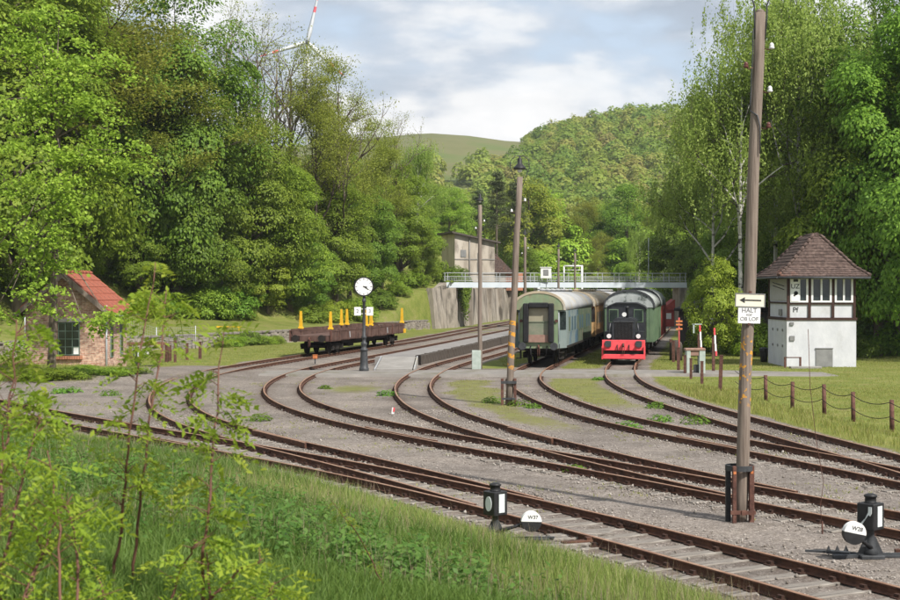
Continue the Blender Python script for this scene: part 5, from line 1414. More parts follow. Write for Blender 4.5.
van('dark green covered wagon with patchy pale arched roof behind the locomotive', w1, math.atan2(-0.19, 0.982), 9.2, M['loco_green'], M['torn_roof'], M['loco_green'])
van('faded red covered wagon coupled behind the dark green one', w1 + dF * 10.4, math.atan2(-0.19, 0.982), 9.2, M['redwagon'], M['torn_roof'], M['redwagon'], hw=1.45, zt=4.3)

def flat_wagon():
    rz = -math.atan2(2.53, 11.73); Ln = 19.8
    t = thing('flat_wagon', 'long rusty flat wagon with eight yellow stakes on the left track', 'wagon', (-8.98, 89.8, RAIL_TOP), rz)
    q = MB(); q.box((0, Ln / 2, 1.16), (2.5, Ln - 0.1, 0.12)); q.build('floor', M['rustbody'], t)
    for s in (-1, 1):
        for k in range(10):
            w = (Ln - 0.2) / 10
            q = MB(); q.box((s * 1.31, 0.1 + (k + 0.5) * w, 1.25 + (0.02 if k % 3 else 0)), (0.06, w - 0.05, 0.80)); 
            for zz in (0.95, 1.5): q.box((s * 1.35, 0.1 + (k + 0.5) * w, zz), (0.03, w - 0.16, 0.05))
            q.build('side_panel', M['rustbody'], t)
            q = MB(); q.box((s * 1.37, 0.1 + k * w, 1.22), (0.09, 0.12, 0.72)); q.build('stake_pocket', M['rustbody'] if k % 4 else M['rust_post'], t)
        q = MB(); q.prism([(0.4, 0.98), (Ln - 0.4, 0.98), (Ln - 5, 0.62), (5, 0.62)], 'x', s * 0.95 - 0.05, s * 0.95 + 0.05); q.build('truss_girder', M['grime'], t)
        for k in (2, 7):
            q = MB(); q.box((s * 1.36, k * 1.98 + 0.5, 1.2), (0.015, 0.16, 0.42), rot=(0.35, 0, 0)); q.build('label_holder', M['steel'], t)
        q = MB(); q.box((s * 1.39, Ln - 0.35, 1.02), (0.1, 0.45, 0.32)); q.build('corner_bracket', M['yellow'], t)
    for y in (0.06, Ln - 0.06):
        q = MB(); q.box((0, y, 1.57), (2.56, 0.07, 0.13)); q.build('end_board', M['rustbody'], t)
        q = MB(); q.box((0, y, 1.04), (2.5, 0.12, 0.36)); q.build('headstock', M['rustbody'], t)
    buffers(t, 0.05, r=0.24, mat='grime'); buffers(t, Ln - 0.05, r=0.24, mat='grime', sgn=1); coupling(t, 0.04)
    bogie(t, 2.6, 2.0); bogie(t, Ln - 2.6, 2.0)
    q = MB(); q.box((0, 9.9, 0.7), (1.6, 6.0, 0.42)); q.box((0.6, 6.4, 0.6), (0.6, 1.0, 0.5)); q.build('brake_gear', M['grime'], t)
    sm = MB(); sm.box((0, 0, 0.06), (0.32, 0.26, 0.14), ch=0.02); sm.prism([(-0.11, 0.10), (0.11, 0.10), (0.06, 1.16), (-0.06, 1.16)], 'y', -0.07, 0.07)
    me = sm.mesh('stake', M['yellow'])
    for s, ys in ((1.24, (0.45, 9.0, 10.2, 19.2)), (-1.24, (1.9, 11.2, 12.6, 19.3))):
        for y in ys: obj('stake', me, t, (s, y, 1.62 if True else 0), (0, 0, random.uniform(-0.05, 0.05)))
flat_wagon()

# ------------------------------------------------------------------ clock
def clock():
    t = thing('station_clock', 'round white station clock on a black iron column with two number plates', 'clock', (PX(364, 72.4), 72.4, 0.14))
    q = MB(); q.lathe([(0.25, -0.1), (0.25, 0.14), (0.215, 0.18), (0.20, 0.5), (0.175, 0.95), (0.175, 1.02), (0.215, 1.05), (0.215, 1.12), (0.15, 1.16), (0.13, 1.30), (0.17, 1.36), (0.17, 1.44), (0.10, 1.50), (0.10, 1.66), (0.135, 1.70), (0.135, 1.78), (0.085, 1.84), (0.075, 3.55), (0.11, 3.58), (0.11, 3.66), (0.08, 3.7), (0.08, 3.86), (0.12, 3.9), (0.12, 3.95)], n=18); q.build('column', M['greyblack'], t)
    zc = 4.36
    q = MB(); q.cyl((0, -0.13, zc), (0, 0.13, zc), 0.50, n=40); d = q.build('case', M['black'], t)
    q = MB(); q.cyl((0, -0.15, zc), (0, -0.12, zc), 0.505, n=40, m=0); q.build('rim', M['black'], d)
    q = MB(); q.cyl((0, -0.157, zc), (0, -0.152, zc), 0.445, n=40); q.cyl((0, 0.132, zc), (0, 0.137, zc), 0.445, n=40); q.build('dial', M['white'], d)
    for i in range(12):
        a = i * math.pi / 6
        q = MB(); q.box((0.385 * math.sin(a), -0.159, zc + 0.385 * math.cos(a)), (0.035 if i % 3 == 0 else 0.025, 0.006, 0.09), rot=(0, a, 0)); q.build('hour_mark', M['ink'], d)
    for nm, a, ln, w in (('hour_hand', R(100), 0.22, 0.05), ('minute_hand', R(122), 0.34, 0.038)):
        q = MB(); q.box((math.sin(a) * (ln / 2 - 0.04), -0.166 - (0.006 if nm[0] == 'm' else 0), zc + math.cos(a) * (ln / 2 - 0.04)), (w, 0.005, ln), rot=(0, a, 0)); q.build(nm, M['ink'], d)
    for x, s in ((-0.33, '2'), (0.30, '3')):
        q = MB(); q.box((x, -0.06, 3.08), (0.35, 0.03, 0.44), ch=0.008); q.box((x * 0.4, -0.04, 3.2), (abs(x), 0.03, 0.03)); q.box((x * 0.4, -0.04, 2.96), (abs(x), 0.03, 0.03))
        pl = q.build('number_plate', M['white'], t); text('lettering', s, 0.26, M['fadedink'], pl, (x, -0.078, 3.08), (R(90), 0, 0))
clock()

# ------------------------------------------------------------------ poles
def pole_paint(name, z0, z1, stripes):
    m = M['pole'].copy(); m.name = name; nt = m.node_tree; L = nt.links
    b = nt.nodes['Principled BSDF']; src = b.inputs['Base Color'].links[0].from_socket
    tc = [n for n in nt.nodes if n.bl_idname == 'ShaderNodeTexCoord'][0]
    sp = N(nt, 'ShaderNodeSeparateXYZ'); L.new(tc.outputs['Object'], sp.inputs[0])
    mr = N(nt, 'ShaderNodeMapRange'); mr.inputs['From Min'].default_value = z0; mr.inputs['From Max'].default_value = z1; L.new(sp.outputs['Z'], mr.inputs['Value'])
    win = N(nt, 'ShaderNodeValToRGB'); setramp(win, [(0.0, (0, 0, 0)), (0.12, (1, 1, 1)), (0.88, (1, 1, 1)), (1.0, (0, 0, 0))]); L.new(mr.outputs[0], win.inputs[0])
    no = N(nt, 'ShaderNodeTexNoise'); no.inputs['Scale'].default_value = 11 if not stripes else 9; no.inputs['Detail'].default_value = 3; L.new(tc.outputs['Object'], no.inputs['Vector'])
    r1 = N(nt, 'ShaderNodeValToRGB'); setramp(r1, [(0.57, (0, 0, 0)), (0.61, (1, 1, 1))] if not stripes else [(0.40, (0, 0, 0)), (0.48, (1, 1, 1))]); L.new(no.outputs['Fac'], r1.inputs[0])
    f = N(nt, 'ShaderNodeMath', operation='MULTIPLY'); L.new(win.outputs[0], f.inputs[0]); L.new(r1.outputs[0], f.inputs[1]); fac = f.outputs[0]
    if stripes:
        at = N(nt, 'ShaderNodeMath', operation='ARCTAN2'); L.new(sp.outputs['Y'], at.inputs[0]); L.new(sp.outputs['X'], at.inputs[1])
        ma = N(nt, 'ShaderNodeMath', operation='MULTIPLY_ADD'); L.new(sp.outputs['Z'], ma.inputs[0]); ma.inputs[1].default_value = 15.0; L.new(at.outputs[0], ma.inputs[2])
        si = N(nt, 'ShaderNodeMath', operation='SINE'); L.new(ma.outputs[0], si.inputs[0])
        gt = N(nt, 'ShaderNodeMath', operation='GREATER_THAN'); L.new(si.outputs[0], gt.inputs[0]); gt.inputs[1].default_value = 0.35
        g2 = N(nt, 'ShaderNodeMath', operation='MULTIPLY'); L.new(fac, g2.inputs[0]); L.new(gt.outputs[0], g2.inputs[1]); fac = g2.outputs[0]
    mx = N(nt, 'ShaderNodeMix', data_type='RGBA'); L.new(fac, mx.inputs['Factor']); L.new(src, mx.inputs['A']); mx.inputs['B'].default_value = (0.56, 0.27, 0.04, 1)
    L.new(mx.outputs['Result'], b.inputs['Base Color'])
    return m
M['pole_orange'] = pole_paint('pole_with_orange_paint', 2.1, 3.5, False)
M['pole_stripe'] = pole_paint('pole_with_yellow_bands', 1.2, 3.4, True)

def lamp_head(t, x, z, sc=1.0, hoop=True):
    if hoop:
        for s in (-1, 1):
            q = MB(); q.tube([(x + s * 0.10 * sc, 0, z - 0.35 * sc), (x + s * 0.20 * sc, 0, z - 0.05 * sc), (x + s * 0.36 * sc, 0, z + 0.35 * sc), (x + s * 0.34 * sc, 0, z + 0.62 * sc), (x + s * 0.18 * sc, 0, z + 0.77 * sc), (x, 0, z + 0.80 * sc)], 0.016 * sc, n=6); q.build('hoop', M['greyblack'], t)
    q = MB(); q.lathe([(0.22 * sc, z + 0.28 * sc), (0.25 * sc, z + 0.30 * sc), (0.22 * sc, z + 0.36 * sc), (0.12 * sc, z + 0.47 * sc), (0.085 * sc, z + 0.52 * sc), (0.085 * sc, z + 0.66 * sc), (0.04 * sc, z + 0.72 * sc), (0.02 * sc, z + 0.80 * sc)], c=(x, 0, 0), n=16); l = q.build('lamp_shade', M['black'], t)
    q = MB(); q.ball((x, 0, z + 0.26 * sc), 0.10 * sc, 10, 6); q.build('bulb', M['ceramic'], l)
def insulator(t, p, side, mat='ceramic'):
    q = MB(); q.tube([(p[0], p[1], p[2]), (p[0] + side * 0.09, p[1] - 0.02, p[2] - 0.03), (p[0] + side * 0.13, p[1] - 0.02, p[2] + 0.02)], 0.011, n=6); h = q.build('insulator_hook', M['rust_post'], t)
    q = MB(); q.lathe([(0.045, 0.0), (0.052, 0.03), (0.035, 0.05), (0.045, 0.07), (0.03, 0.10), (0.012, 0.115)], c=(p[0] + side * 0.13, p[1] - 0.02, p[2] - 0.01), n=12); q.build('insulator', M[mat], h)
def pole(px, base_y, top_y, label, r0, r1, lean=0.0, mat='pole', lampz=None, group='wooden lamp poles along the tracks', D=None, hoop=True, ins=True):
    D = D or FPX * CAMZ / (base_y - YH)
    H = PZ(top_y, D)
    t = thing('lamp_pole', label, 'lamp pole', (PX(px, D), D, 0), 0, group)
    q = MB(); n = 8
    q.tube([(lean * i / n + 0.012 * math.sin(i * 1.9), 0, -0.2 + (H + 0.2) * i / n) for i in range(n + 1)], [r0 + (r1 - r0) * i / n for i in range(n + 1)], n=14); q.build('post', M[mat], t)
    if lampz is not None: lamp_head(t, lean, H, lampz, hoop)
    if ins:
        for k, (dz, s) in enumerate(((0.9, 1), (1.3, -1))): insulator(t, (lean * (H - dz) / H + s * r1, 0, H - dz), s)
    return t
tp = pole(508.5, 405, 177, 'tall wooden lamp pole with yellow bands and hooped lamp left of the coach', 0.138, 0.110, 0.42, 'pole_stripe', 1.0, D=52.4)
for (x, y) in ((-0.24, -0.16), (0.24, -0.10)):
    q = MB(); q.box((x, y, 0.45), (0.10, 0.10, 1.1)); q.build('guard_rail', M['rust_post'], tp)
for z, w, h in ((0.86, 0.58, 0.10), (0.25, 0.50, 0.07)):
    q = MB(); q.box((0, -0.19, z), (w, 0.05, h)); q.build('strap', M['greyblack'], tp)
tp = pole(480, 369, 205, 'slim wooden lamp pole with grey-green box at its foot beyond the clock', 0.125, 0.10, 0.0, 'pole', 0.8, D=76.6, hoop=False)
q = MB(); q.box((-0.20, -0.10, 0.50), (0.5, 0.34, 1.05), ch=0.02); q.build('switch_box', M['cabinet'], tp)
pole(525, 0, 237, 'wooden lamp pole rising above the roof of the green ended coach', 0.13, 0.105, 0.0, 'pole', 0.8, D=109, hoop=False)
pole(558.5, 0, 249, 'far wooden lamp pole just left of the white gantry', 0.13, 0.105, 0.0, 'pole', 0.8, D=143, hoop=False)
pole(575, 0, 253, 'farthest wooden lamp pole, standing within the white gantry', 0.13, 0.105, 0.0, 'pole', 0.7, D=160, hoop=False)
t = thing('antenna_mast', 'very thin grey mast standing on the right beyond the footbridge', 'mast', (PX(648.5, 172), 172, 0))
q = MB(); q.cyl((0, 0, -0.2), (0, 0, PZ(238, 172)), 0.055, 0.03, n=6); q.build('mast', M['steel'], t)

def telegraph_pole():
    D = 25.9
    t = thing('telegraph_pole', 'big leaning weathered telegraph pole with arrow sign and HALT sign', 'pole', (5.36, D, 0))
    H, lean = 9.42, 0.37
    q = MB(); n = 12
    q.tube([(lean * i / n + 0.010 * math.sin(i * 1.3), 0, -0.3 + (H + 0.3) * i / n) for i in range(n + 1)], [0.122 - 0.022 * i / n for i in range(n + 1)], n=20); q.build('post', M['pole_orange'], t)
    q = MB(); q.lathe([(0.100, H - 0.0), (0.05, H + 0.05), (0.01, H + 0.06)], c=(lean, 0, 0), n=16); q.build('pole_cap', M['pole'], t)
    X = lambda z: lean * z / H
    for s, z, m in ((1, PZ(49, D), 'ceramic'), (-1, PZ(68, D), 'brown_ceramic'), (1, PZ(92, D), 'ceramic'), (1, PZ(128, D), 'brown_ceramic')): insulator(t, (X(z) + s * 0.10, -0.03, z), s, m)
    for s in (-1, 1):
        q = MB(); q.tube([(X(H - 0.35) + s * 0.09, -0.04, H - 0.5), (lean + s * 0.115, -0.04, H - 0.1), (lean + s * 0.115, -0.04, H + 0.12), (lean + s * 0.20, -0.04, H + 0.34), (lean + s * 0.15, -0.04, H + 0.46)], 0.016, n=6); q.build('wire_bracket', M['greyblack'], t)
    q = MB(); q.tube([(X(z) - 0.118 + 0.003 * math.sin(z * 9), -0.03, z) for z in np.linspace(7.6, H - 0.3, 10)], 0.012, n=6); q.tube([(X(7.6) - 0.118, -0.03, 7.6), (X(7.5), -0.13, 7.5), (X(7.35) + 0.05, -0.13, 7.3), (X(7.2) + 0.06, -0.13, 6.8)], 0.014, n=6); q.build('cable', M['greyblack'], t)
    # base guard: upright rails, band and strap
    for (x, y, w, m) in ((-0.215, -0.02, 0.09, 'black'), (-0.135, -0.19, 0.07, 'rust_post'), (0.20, -0.10, 0.09, 'rust_post'), (0.03, 0.22, 0.09, 'rust_post')):
        q = MB(); q.box((x, y, 0.50), (w, 0.10, 1.10), ch=0.008); q.build('guard_rail', M[m], t)
    ring = [(0.255 * math.cos(a), 0.24 * math.sin(a)) for a in np.linspace(0, 2 * math.pi, 25)]
    q = MB()
    for (x0, y0), (x1, y1) in zip(ring[:-1], ring[1:]): q.box(((x0 + x1) / 2, (y0 + y1) / 2, 1.0), (math.hypot(x1 - x0, y1 - y0) + 0.004, 0.02, 0.10), rot=(0, 0, math.atan2(y1 - y0, x1 - x0)))
    q.build('band', M['greyblack'], t)
    q = MB(); q.box((0.02, -0.235, 0.20), (0.46, 0.03, 0.07)); q.box((0.03, -0.255, 0.20), (0.08, 0.03, 0.09)); q.build('strap', M['rust_post'], t)
    q = MB()
    for x in (-0.135, 0.20): q.box((x, -0.245 if x < 0 else -0.155, 0.93), (0.05, 0.006, 0.05))
    q.build('reflector', M['orange'], t)
    # arrow sign
    xs = X(4.1) + 0.0
    s = thing('arrow_sign', 'cream board with a black arrow pointing left, fixed on the telegraph pole', 'sign', (5.36 + xs, D - 0.135, 4.10))
    s.rotation_euler = (0, R(1.6), R(4))
    q = MB(); q.box((0, 0, 0), (0.56, 0.03, 0.25), ch=0.01); b_ = q.build('board', M['cream'], s)
    q = MB()
    for z in (-0.118, 0.118): q.box((0, -0.008, z), (0.56, 0.03, 0.014))
    for x in (-0.273, 0.273): q.box((x, -0.008, 0), (0.014, 0.03, 0.222))
    q.build('rim', M['hatch'], b_)
    q = MB(); q.box((0.055, -0.017, 0), (0.30, 0.004, 0.026)); q.prism([(-0.20, 0), (-0.10, -0.055), (-0.10, 0.055)], 'y', -0.019, -0.015); q.build('arrow', M['ink'], s)
    q = MB(); q.box((0.0, 0.0, 0.145), (0.05, 0.03, 0.05)); q.build('bracket', M['rust_post'], s)
    s = thing('halt_sign', 'square white HALT sign below the arrow board on the telegraph pole', 'sign', (5.36 + X(3.82) - 0.005, D - 0.135, 3.825))
    s.rotation_euler = (0, R(1.0), R(4))
    q = MB(); q.box((0, 0, 0), (0.42, 0.018, 0.31), ch=0.007); q.build('board', M['white'], s)
    for body, z, sz in (('HALT', 0.085, 0.115), ('vor', 0.010, 0.085), ('OB LOF', -0.072, 0.100)): text('lettering', body, sz, M['fadedink'], s, (0, -0.0105, z), (R(90), 0, 0), depth=0.0015)
    q = MB(); q.box((0, 0.002, -0.165), (0.05, 0.03, 0.04)); q.build('bracket', M['rust_post'], s)
telegraph_pole()
# thin ground wire hanging in front of the second track
t = thing('stay_wire', 'thin rusty wire rising from the gravel between pole and right switch stand', 'wire', (6.55, 24.6, 0))
q = MB(); q.tube([(0, 0, 0), (-0.03, 0.02, 0.5), (0.02, 0.0, 0.9), (-0.1, 0.02, 1.6), (-0.22, 0.0, 2.6), (-0.25, 0.02, 3.6)], 0.006, n=5); q.build('strand', M['rust_post'], t)
q = MB(); q.cyl((0, 0, -0.1), (0, 0, 0.22), 0.014, n=6); q.build('anchor', M['rust_post'], t)

# ------------------------------------------------------------------ switch stands
def switch_stand(label, x, y, rz, left_face, disc_off, disc_z, disc_txt, tilt, z=None, sc=1.0):
    z = tz(x, y) if z is None else z
    t = thing('switch_stand', label, 'switch stand', (x, y, z), 0, 'point lever stands with lanterns'); t.scale = (sc,) * 3
    q = MB()
    q.box((0, 0, 0.03), (0.36, 0.30, 0.06), ch=0.01); q.lathe([(0.12, 0.05), (0.10, 0.14), (0.065, 0.26), (0.055, 0.44), (0.075, 0.46)], n=12)
    for s in (-1, 1): q.prism([(s * 0.04, 0.05), (s * 0.20, 0.05), (s * 0.07, 0.33), (s * 0.04, 0.33)], 'y', -0.03, 0.03)
    q.build('base', M['greyblack'], t)
    a = 0.147
    q = MB(); q.box((0, 0, 0.645), (2 * a, 2 * a, 0.40), rot=(0, 0, rz), ch=0.012); lan = q.build('lantern', M['black'], t)
    q = MB(); q.lathe([(0.10, 0.845), (0.085, 0.86), (0.085, 0.93), (0.10, 0.935), (0.10, 0.96), (0.05, 0.985), (0.0, 0.99)], n=16); q.build('chimney', M['black'], lan)
    Rz = Matrix.Rotation(rz, 3, 'Z')
    f = MB(); f.box(Rz @ Vector((0.01, -a - 0.004, 0.65)), (0.125, 0.012, 0.31), rot=(0, 0, rz)); f.build('lens', M['glass_lens'], lan)
    f = MB()
    if left_face == 'oval':
        c = Rz @ Vector((-a - 0.004, 0, 0.64)); n = 20
        ring = [(0.075 * math.cos(2 * math.pi * i / n), 0.125 * math.sin(2 * math.pi * i / n)) for i in range(n)]
        V = []
        for dx in (-0.006, 0.006):
            for u, v in ring: V.append(Rz @ Vector((-a - 0.004 + dx, u, 0.64 + v)))
        f.add(V, [list(range(n))[::-1], list(range(n, 2 * n))] + [(i, (i + 1) % n, n + (i + 1) % n, n + i) for i in range(n)])
    else:
        # bent arrow running up to the right
        pts = [(0.115, 0.50), (0.06, 0.50), (-0.055, 0.72), (-0.055, 0.80), (-0.11, 0.80), (-0.11, 0.70), (-0.085, 0.66), (-0.06, 0.68)]
        V = []
        for dx in (-0.006, 0.006):
            for u, v in pts: V.append(Rz @ Vector((-a - 0.004 + dx, u, v)))
        n = len(pts)
        f.add(V, [list(range(n))[::-1], list(range(n, 2 * n))] + [(i, (i + 1) % n, n + (i + 1) % n, n + i) for i in range(n)])
    f.build('lens', M['glass_lens'], lan)
    # lever and counterweight
    dx, dy = disc_off
    q = MB(); q.tube([(0.0, -0.06, 0.16), (dx * 0.55, dy * 0.55 - 0.03, 0.16 + (disc_z - 0.16) * 0.5), (dx, dy, disc_z)], [0.035, 0.026, 0.03], n=8); q.build('lever', M['black'], t)
    w = thing_part('counterweight', t, (dx, dy - 0.05, disc_z), (0, tilt, math.radians(6)))
    n = 24; r = 0.172
    top = [(r * math.cos(math.pi * i / n), r * math.sin(math.pi * i / n)) for i in range(n + 1)]; bot = [(p[0], -p[1]) for p in top]
    q = MB(); q.prism(bot[::-1], 'y', -0.05, 0.05, m=0); q.prism(top, 'y', -0.05, 0.05, m=1); me = q.mesh('counterweight', [M['black'], M['white']]); w.data = me
    text('lettering', disc_txt, 0.085, M['ink'], w, (0.02, -0.052, 0.072), (R(90), 0, 0), depth=0.0015)
    # rodding
    q = MB(); q.box((0.55, 0.10, 0.045), (0.9, 0.06, 0.03)); q.box((0.5, -0.03, 0.035), (0.8, 0.05, 0.03)); q.box((-0.33, 0.0, 0.03), (0.5, 0.09, 0.05), rot=(0, 0, 0.15)); q.build('rodding', M['greyblack'], t)
    return t
def thing_part(name, parent, loc, rot):
    o = bpy.data.objects.new(name, bpy.data.meshes.new(name)); o.location = loc; o.rotation_euler = rot
    return link(o, parent)
switch_stand('black switch stand with oval lens on the grass edge left of the nearest track', 0.76, 23.5, R(40), 'oval', (0.60, -0.02), 0.345, 'W37', R(2))
switch_stand('black switch stand with bent arrow lantern on the gravel at the right edge', 6.72, 22.35, R(42), 'arrow', (-0.33, -0.22), 0.43, 'W28', R(12), sc=1.05)
switch_stand('far black switch stand beside the right corner of the brick hut', PX(137, 76.5), 76.5, R(40), 'oval', (0.45, -0.1), 0.62, 'W31', R(4), sc=1.1)
# timbers under the first stand and scrap on the ballast
t = thing('timber_baulks', 'pale weathered baulks carrying the left switch stand beside the rail', 'timber', (1.7, 23.55, 0.0))
for i, (x, y, l, a) in enumerate(((-0.1, 0.12, 1.9, 0.32), (0.2, -0.38, 1.7, 0.34), (0.55, 0.62, 1.2, 0.3))):
    q = MB(); q.box((x, y, 0.02), (l, 0.22, 0.13), rot=(0, 0, a), ch=0.015); q.build('baulk', M['sleeper'], t)
t = thing('tie_bar', 'rusty red flat tie bar lying across the sleepers near the left switch stand', 'bar', (2.15, 23.3, 0.06))
q = MB(); q.box((0.0, 0, 0.03), (0.62, 0.14, 0.05), rot=(0, 0, 0.35), ch=0.01); q.box((0.16, 0.06, 0.075), (0.1, 0.1, 0.05), rot=(0, 0, 0.35)); q.build('bar', M['rail'], t)
t = thing('point_rods', 'black steel rods and cranks on the gravel by the right switch stand', 'rods', (6.0, 22.6, 0.02))
q = MB(); q.box((0.15, 0, 0.03), (0.8, 0.05, 0.035), rot=(0, 0, -0.3)); q.box((0.25, -0.10, 0.04), (0.35, 0.12, 0.05), rot=(0, 0, -0.5)); q.build('rod', M['greyblack'], t)
for i in range(3):
    q = MB(); q.prism([(0.05 + i * 0.14, 0.03), (0.15 + i * 0.14, 0.03), (0.10 + i * 0.14, 0.15)], 'y', -0.09, -0.06); q.build('crank', M['greyblack'], t)
t = thing('rod_cover', 'rusty flat plate lying right of the right switch stand', 'plate', (7.3, 22.6, 0.03))
q = MB(); q.box((0.25, 0, 0.03), (0.7, 0.12, 0.06), rot=(0, 0, -0.1)); q.build('plate', M['rail'], t)

# ------------------------------------------------------------------ fences, posts and small signs
def cable_fence():
    P = [(12.26, 54.3), (12.45, 50.9), (12.95, 48.4), (13.18, 45.7), (13.40, 42.4), (13.9, 38.6), (14.3, 35.4)]
    t = thing('cable_fence', 'row of short rusty posts joined by two slack cables along the right lawn', 'fence', (P[0][0], P[0][1], 0))
    o = Vector((P[0][0], P[0][1], 0))
    tops = []
    for i, (x, y) in enumerate(P):
        h = 1.0 + random.uniform(-0.05, 0.05); lx = random.uniform(-0.03, 0.03)
        q = MB(); q.tube([(0, 0, -0.2), (lx, 0, h)], [0.075, 0.07], n=8); q.build('post', M['rust_post'], t, loc=(x - o.x, y - o.y, 0))
        tops.append(Vector((x - o.x, y - o.y, h)))
    first = Vector((12.0 - o.x, 58.5 - o.y, 1.0)); tops = [first] + tops
    for dz in (0.08, 0.52):
        q = MB()
        for a, b in zip(tops[:-1], tops[1:]):
            q.tube([a.lerp(b, u) + Vector((-0.08, 0, -dz - 0.16 * 4 * u * (1 - u))) for u in np.linspace(0, 1, 9)], 0.013, n=5, cap=False)
        q.build('cable', M['grime'], t)
cable_fence()
def post_thing(px, D, h, label, w=0.13, lean=0.0, name='rusty_post', group='short rusty posts beside the lawn path'):
    t = thing(name, label, 'post', (PX(px, D), D, tz(PX(px, D), D)), random.uniform(-0.3, 0.3), group)
    q = MB(); q.prism([(-w / 2, -w / 2), (w / 2, -w / 2), (w / 2, w / 2), (-w / 2, w / 2)], 'z', -0.2, h); 
    for i in range(4, 8): q.v[i] = (q.v[i][0] + lean, q.v[i][1], q.v[i][2])
    q.build('shaft', M['rust_post'], t)
    q = MB(); q.box((lean, 0, h + 0.015), (w + 0.02, w + 0.02, 0.03)); q.build('cap', M['rust_post'], t)
    return t
post_thing(720, 59.8, 1.5, 'tallest of the short rusty posts, slightly leaning, left of the telegraph pole', 0.15, 0.06)
post_thing(702, 64.3, 1.02, 'short rusty post right in front of the grey-green relay cabinet')
post_thing(691, 67.9, 0.98, 'short rusty post at the left front foot of the relay cabinet')
post_thing(685, 70.3, 1.02, 'short rusty post left of the relay cabinet')
post_thing(678.5, 73.0, 1.3, 'rusty post standing against the red cross board mast', 0.15)
post_thing(673.5, 84, 1.25, 'rusty post in front of the grey round stone cap', 0.16)
post_thing(671, 88, 1.2, 'farthest rusty post left of the grey round stone cap', 0.16)
t = thing('stone_cap', 'grey rounded stone block among the rusty posts beside the path', 'stone', (PX(676, 86), 86, 0))
q = MB(); q.lathe([(0.40, 0.0), (0.40, 0.9), (0.36, 1.08), (0.2, 1.22), (0.0, 1.26)], n=14); q.build('block', M['darkstone'], t)
t = thing('cross_board_mast', 'thin red mast with faded red cross boards left of the relay cabinet', 'signal', (PX(679, 74.5), 74.5, 0))
q = MB(); q.cyl((0, 0, -0.1), (0, 0, 2.85), 0.045, n=8); q.build('mast', M['redwagon'], t)
for z, a in ((2.66, 0.0), (2.48, 0.05), (2.25, -0.03)):
    q = MB(); q.box((0, -0.06, z), (0.34, 0.03, 0.09), rot=(0, a, 0)); q.build('board', M['orange'], t)
def barrier(px, D, ztop, label):
    t = thing('barrier_post', label, 'barrier', (PX(px, D), D, 0))
    q = MB(); q.box((0, 0, ztop * 0.38), (0.14, 0.14, ztop * 0.76 + 0.2)); q.build('post', M['rust_post'], t)
    z0, z1 = ztop - 1.45, ztop
    for k, (a, b, m) in enumerate(((0, .16, 'redpaint'), (.165, .42, 'white'), (.425, .74, 'white'), (.745, 1.0, 'redpaint'))):
        q = MB(); q.box((0.13 - 0.03 * k, -0.09, z0 + (z1 - z0) * (a + b) / 2), (0.085, 0.03, (z1 - z0) * (b - a)), rot=(0, -0.03, 0)); q.build('band', M[m], t)
    return t
tb = barrier(713.5, 72.9, 2.35, 'raised red and white barrier bar right of the relay cabinet')
tb = barrier(699, 75.5, 2.45, 'raised red and white barrier bar with pale green bracket behind the relay cabinet')
q = MB(); q.box((-0.12, -0.1, 2.48), (0.5, 0.05, 0.06)); q.box((-0.3, -0.1, 2.25), (0.08, 0.05, 0.5)); q.build('bracket', M['cabinet'], tb)
t = thing('relay_cabinet', 'weathered grey-green relay cabinet with two upright panels and pinkish top', 'cabinet', (PX(695, 70.8), 70.8, 0.02))
for x, w in ((-0.36, 0.2), (0.33, 0.3)):
    q = MB(); q.box((x, 0, 0.62), (w, 0.5, 1.24), ch=0.015); q.build('panel', M['cabinet'], t)
q = MB(); q.box((-0.02, 0.0, 1.30), (1.02, 0.55, 0.12), ch=0.02); q.box((0.02, -0.05, 1.12), (0.55, 0.3, 0.25)); q.build('top', M['door_pink'], t)
q = MB(); q.box((0.1, 0.05, 0.3), (0.3, 0.2, 0.45)); q.build('inner_box', M['greyblack'], t)
def left_posts():
    for px, D, h, lab in ((166.5, 84, 1.0, 'leftmost short rusty post before the low stone wall'), (170, 85, 0.95, 'second short rusty post from the left before the low stone wall'), (175, 83.5, 1.35, 'tallest rusty post before the low stone wall'), (187, 86.6, 1.02, 'rusty post before the low wall, second from the right of its row'), (200, 88, 1.05, 'rightmost short rusty post before the low stone wall')):
        post_thing(px, D, h, lab, 0.16, group='short rusty posts before the low stone wall')
left_posts()
t = thing('buffer_timber', 'low timber rail on two posts between hut and stone wall', 'rail', (PX(146, 88), 88, tz(PX(146, 88), 88)))
q = MB(); q.box((0, 0, 0.95), (2.6, 0.16, 0.2)); q.build('beam', M['brown_wood'], t)
for s in (-1.0, 1.0):
    q = MB(); q.box((s, 0.02, 0.4), (0.16, 0.14, 0.95)); q.build('post', M['brown_wood'], t)
t = thing('ground_signal', 'small orange red ground signal box between the tracks left of the clock', 'signal', (PX(315, 82), 82, 0))
q = MB(); q.cyl((0, 0, -0.05), (0, 0, 0.28), 0.035, n=8); q.build('stem', M['greyblack'], t)
q = MB(); q.box((0, 0, 0.40), (0.26, 0.18, 0.22), ch=0.02); q.box((0.03, -0.095, 0.40), (0.12, 0.02, 0.11)); q.build('box', M['orange'], t)
q = MB(); q.box((0, 0, 0.525), (0.30, 0.22, 0.03)); q.build('cover', M['orange'], t)
t = thing('marker_stake', 'tiny white stake with red tip standing in gravel left of the lamp pole', 'marker', (PX(393, 48.6), 48.6, 0))
q = MB(); q.box((0, 0, 0.09), (0.09, 0.05, 0.26), rot=(0, 0.1, 0)); q.build('stake', M['white'], t)
q = MB(); q.box((0.035, -0.03, 0.15), (0.05, 0.03, 0.14), rot=(0, 0.1, 0)); q.build('band', M['redpaint'], t)
t = thing('yellow_board', 'low yellow board lying along the grass terrace above the stone wall', 'board', (PX(229, 112), 112, tz(PX(229, 112), 112)))
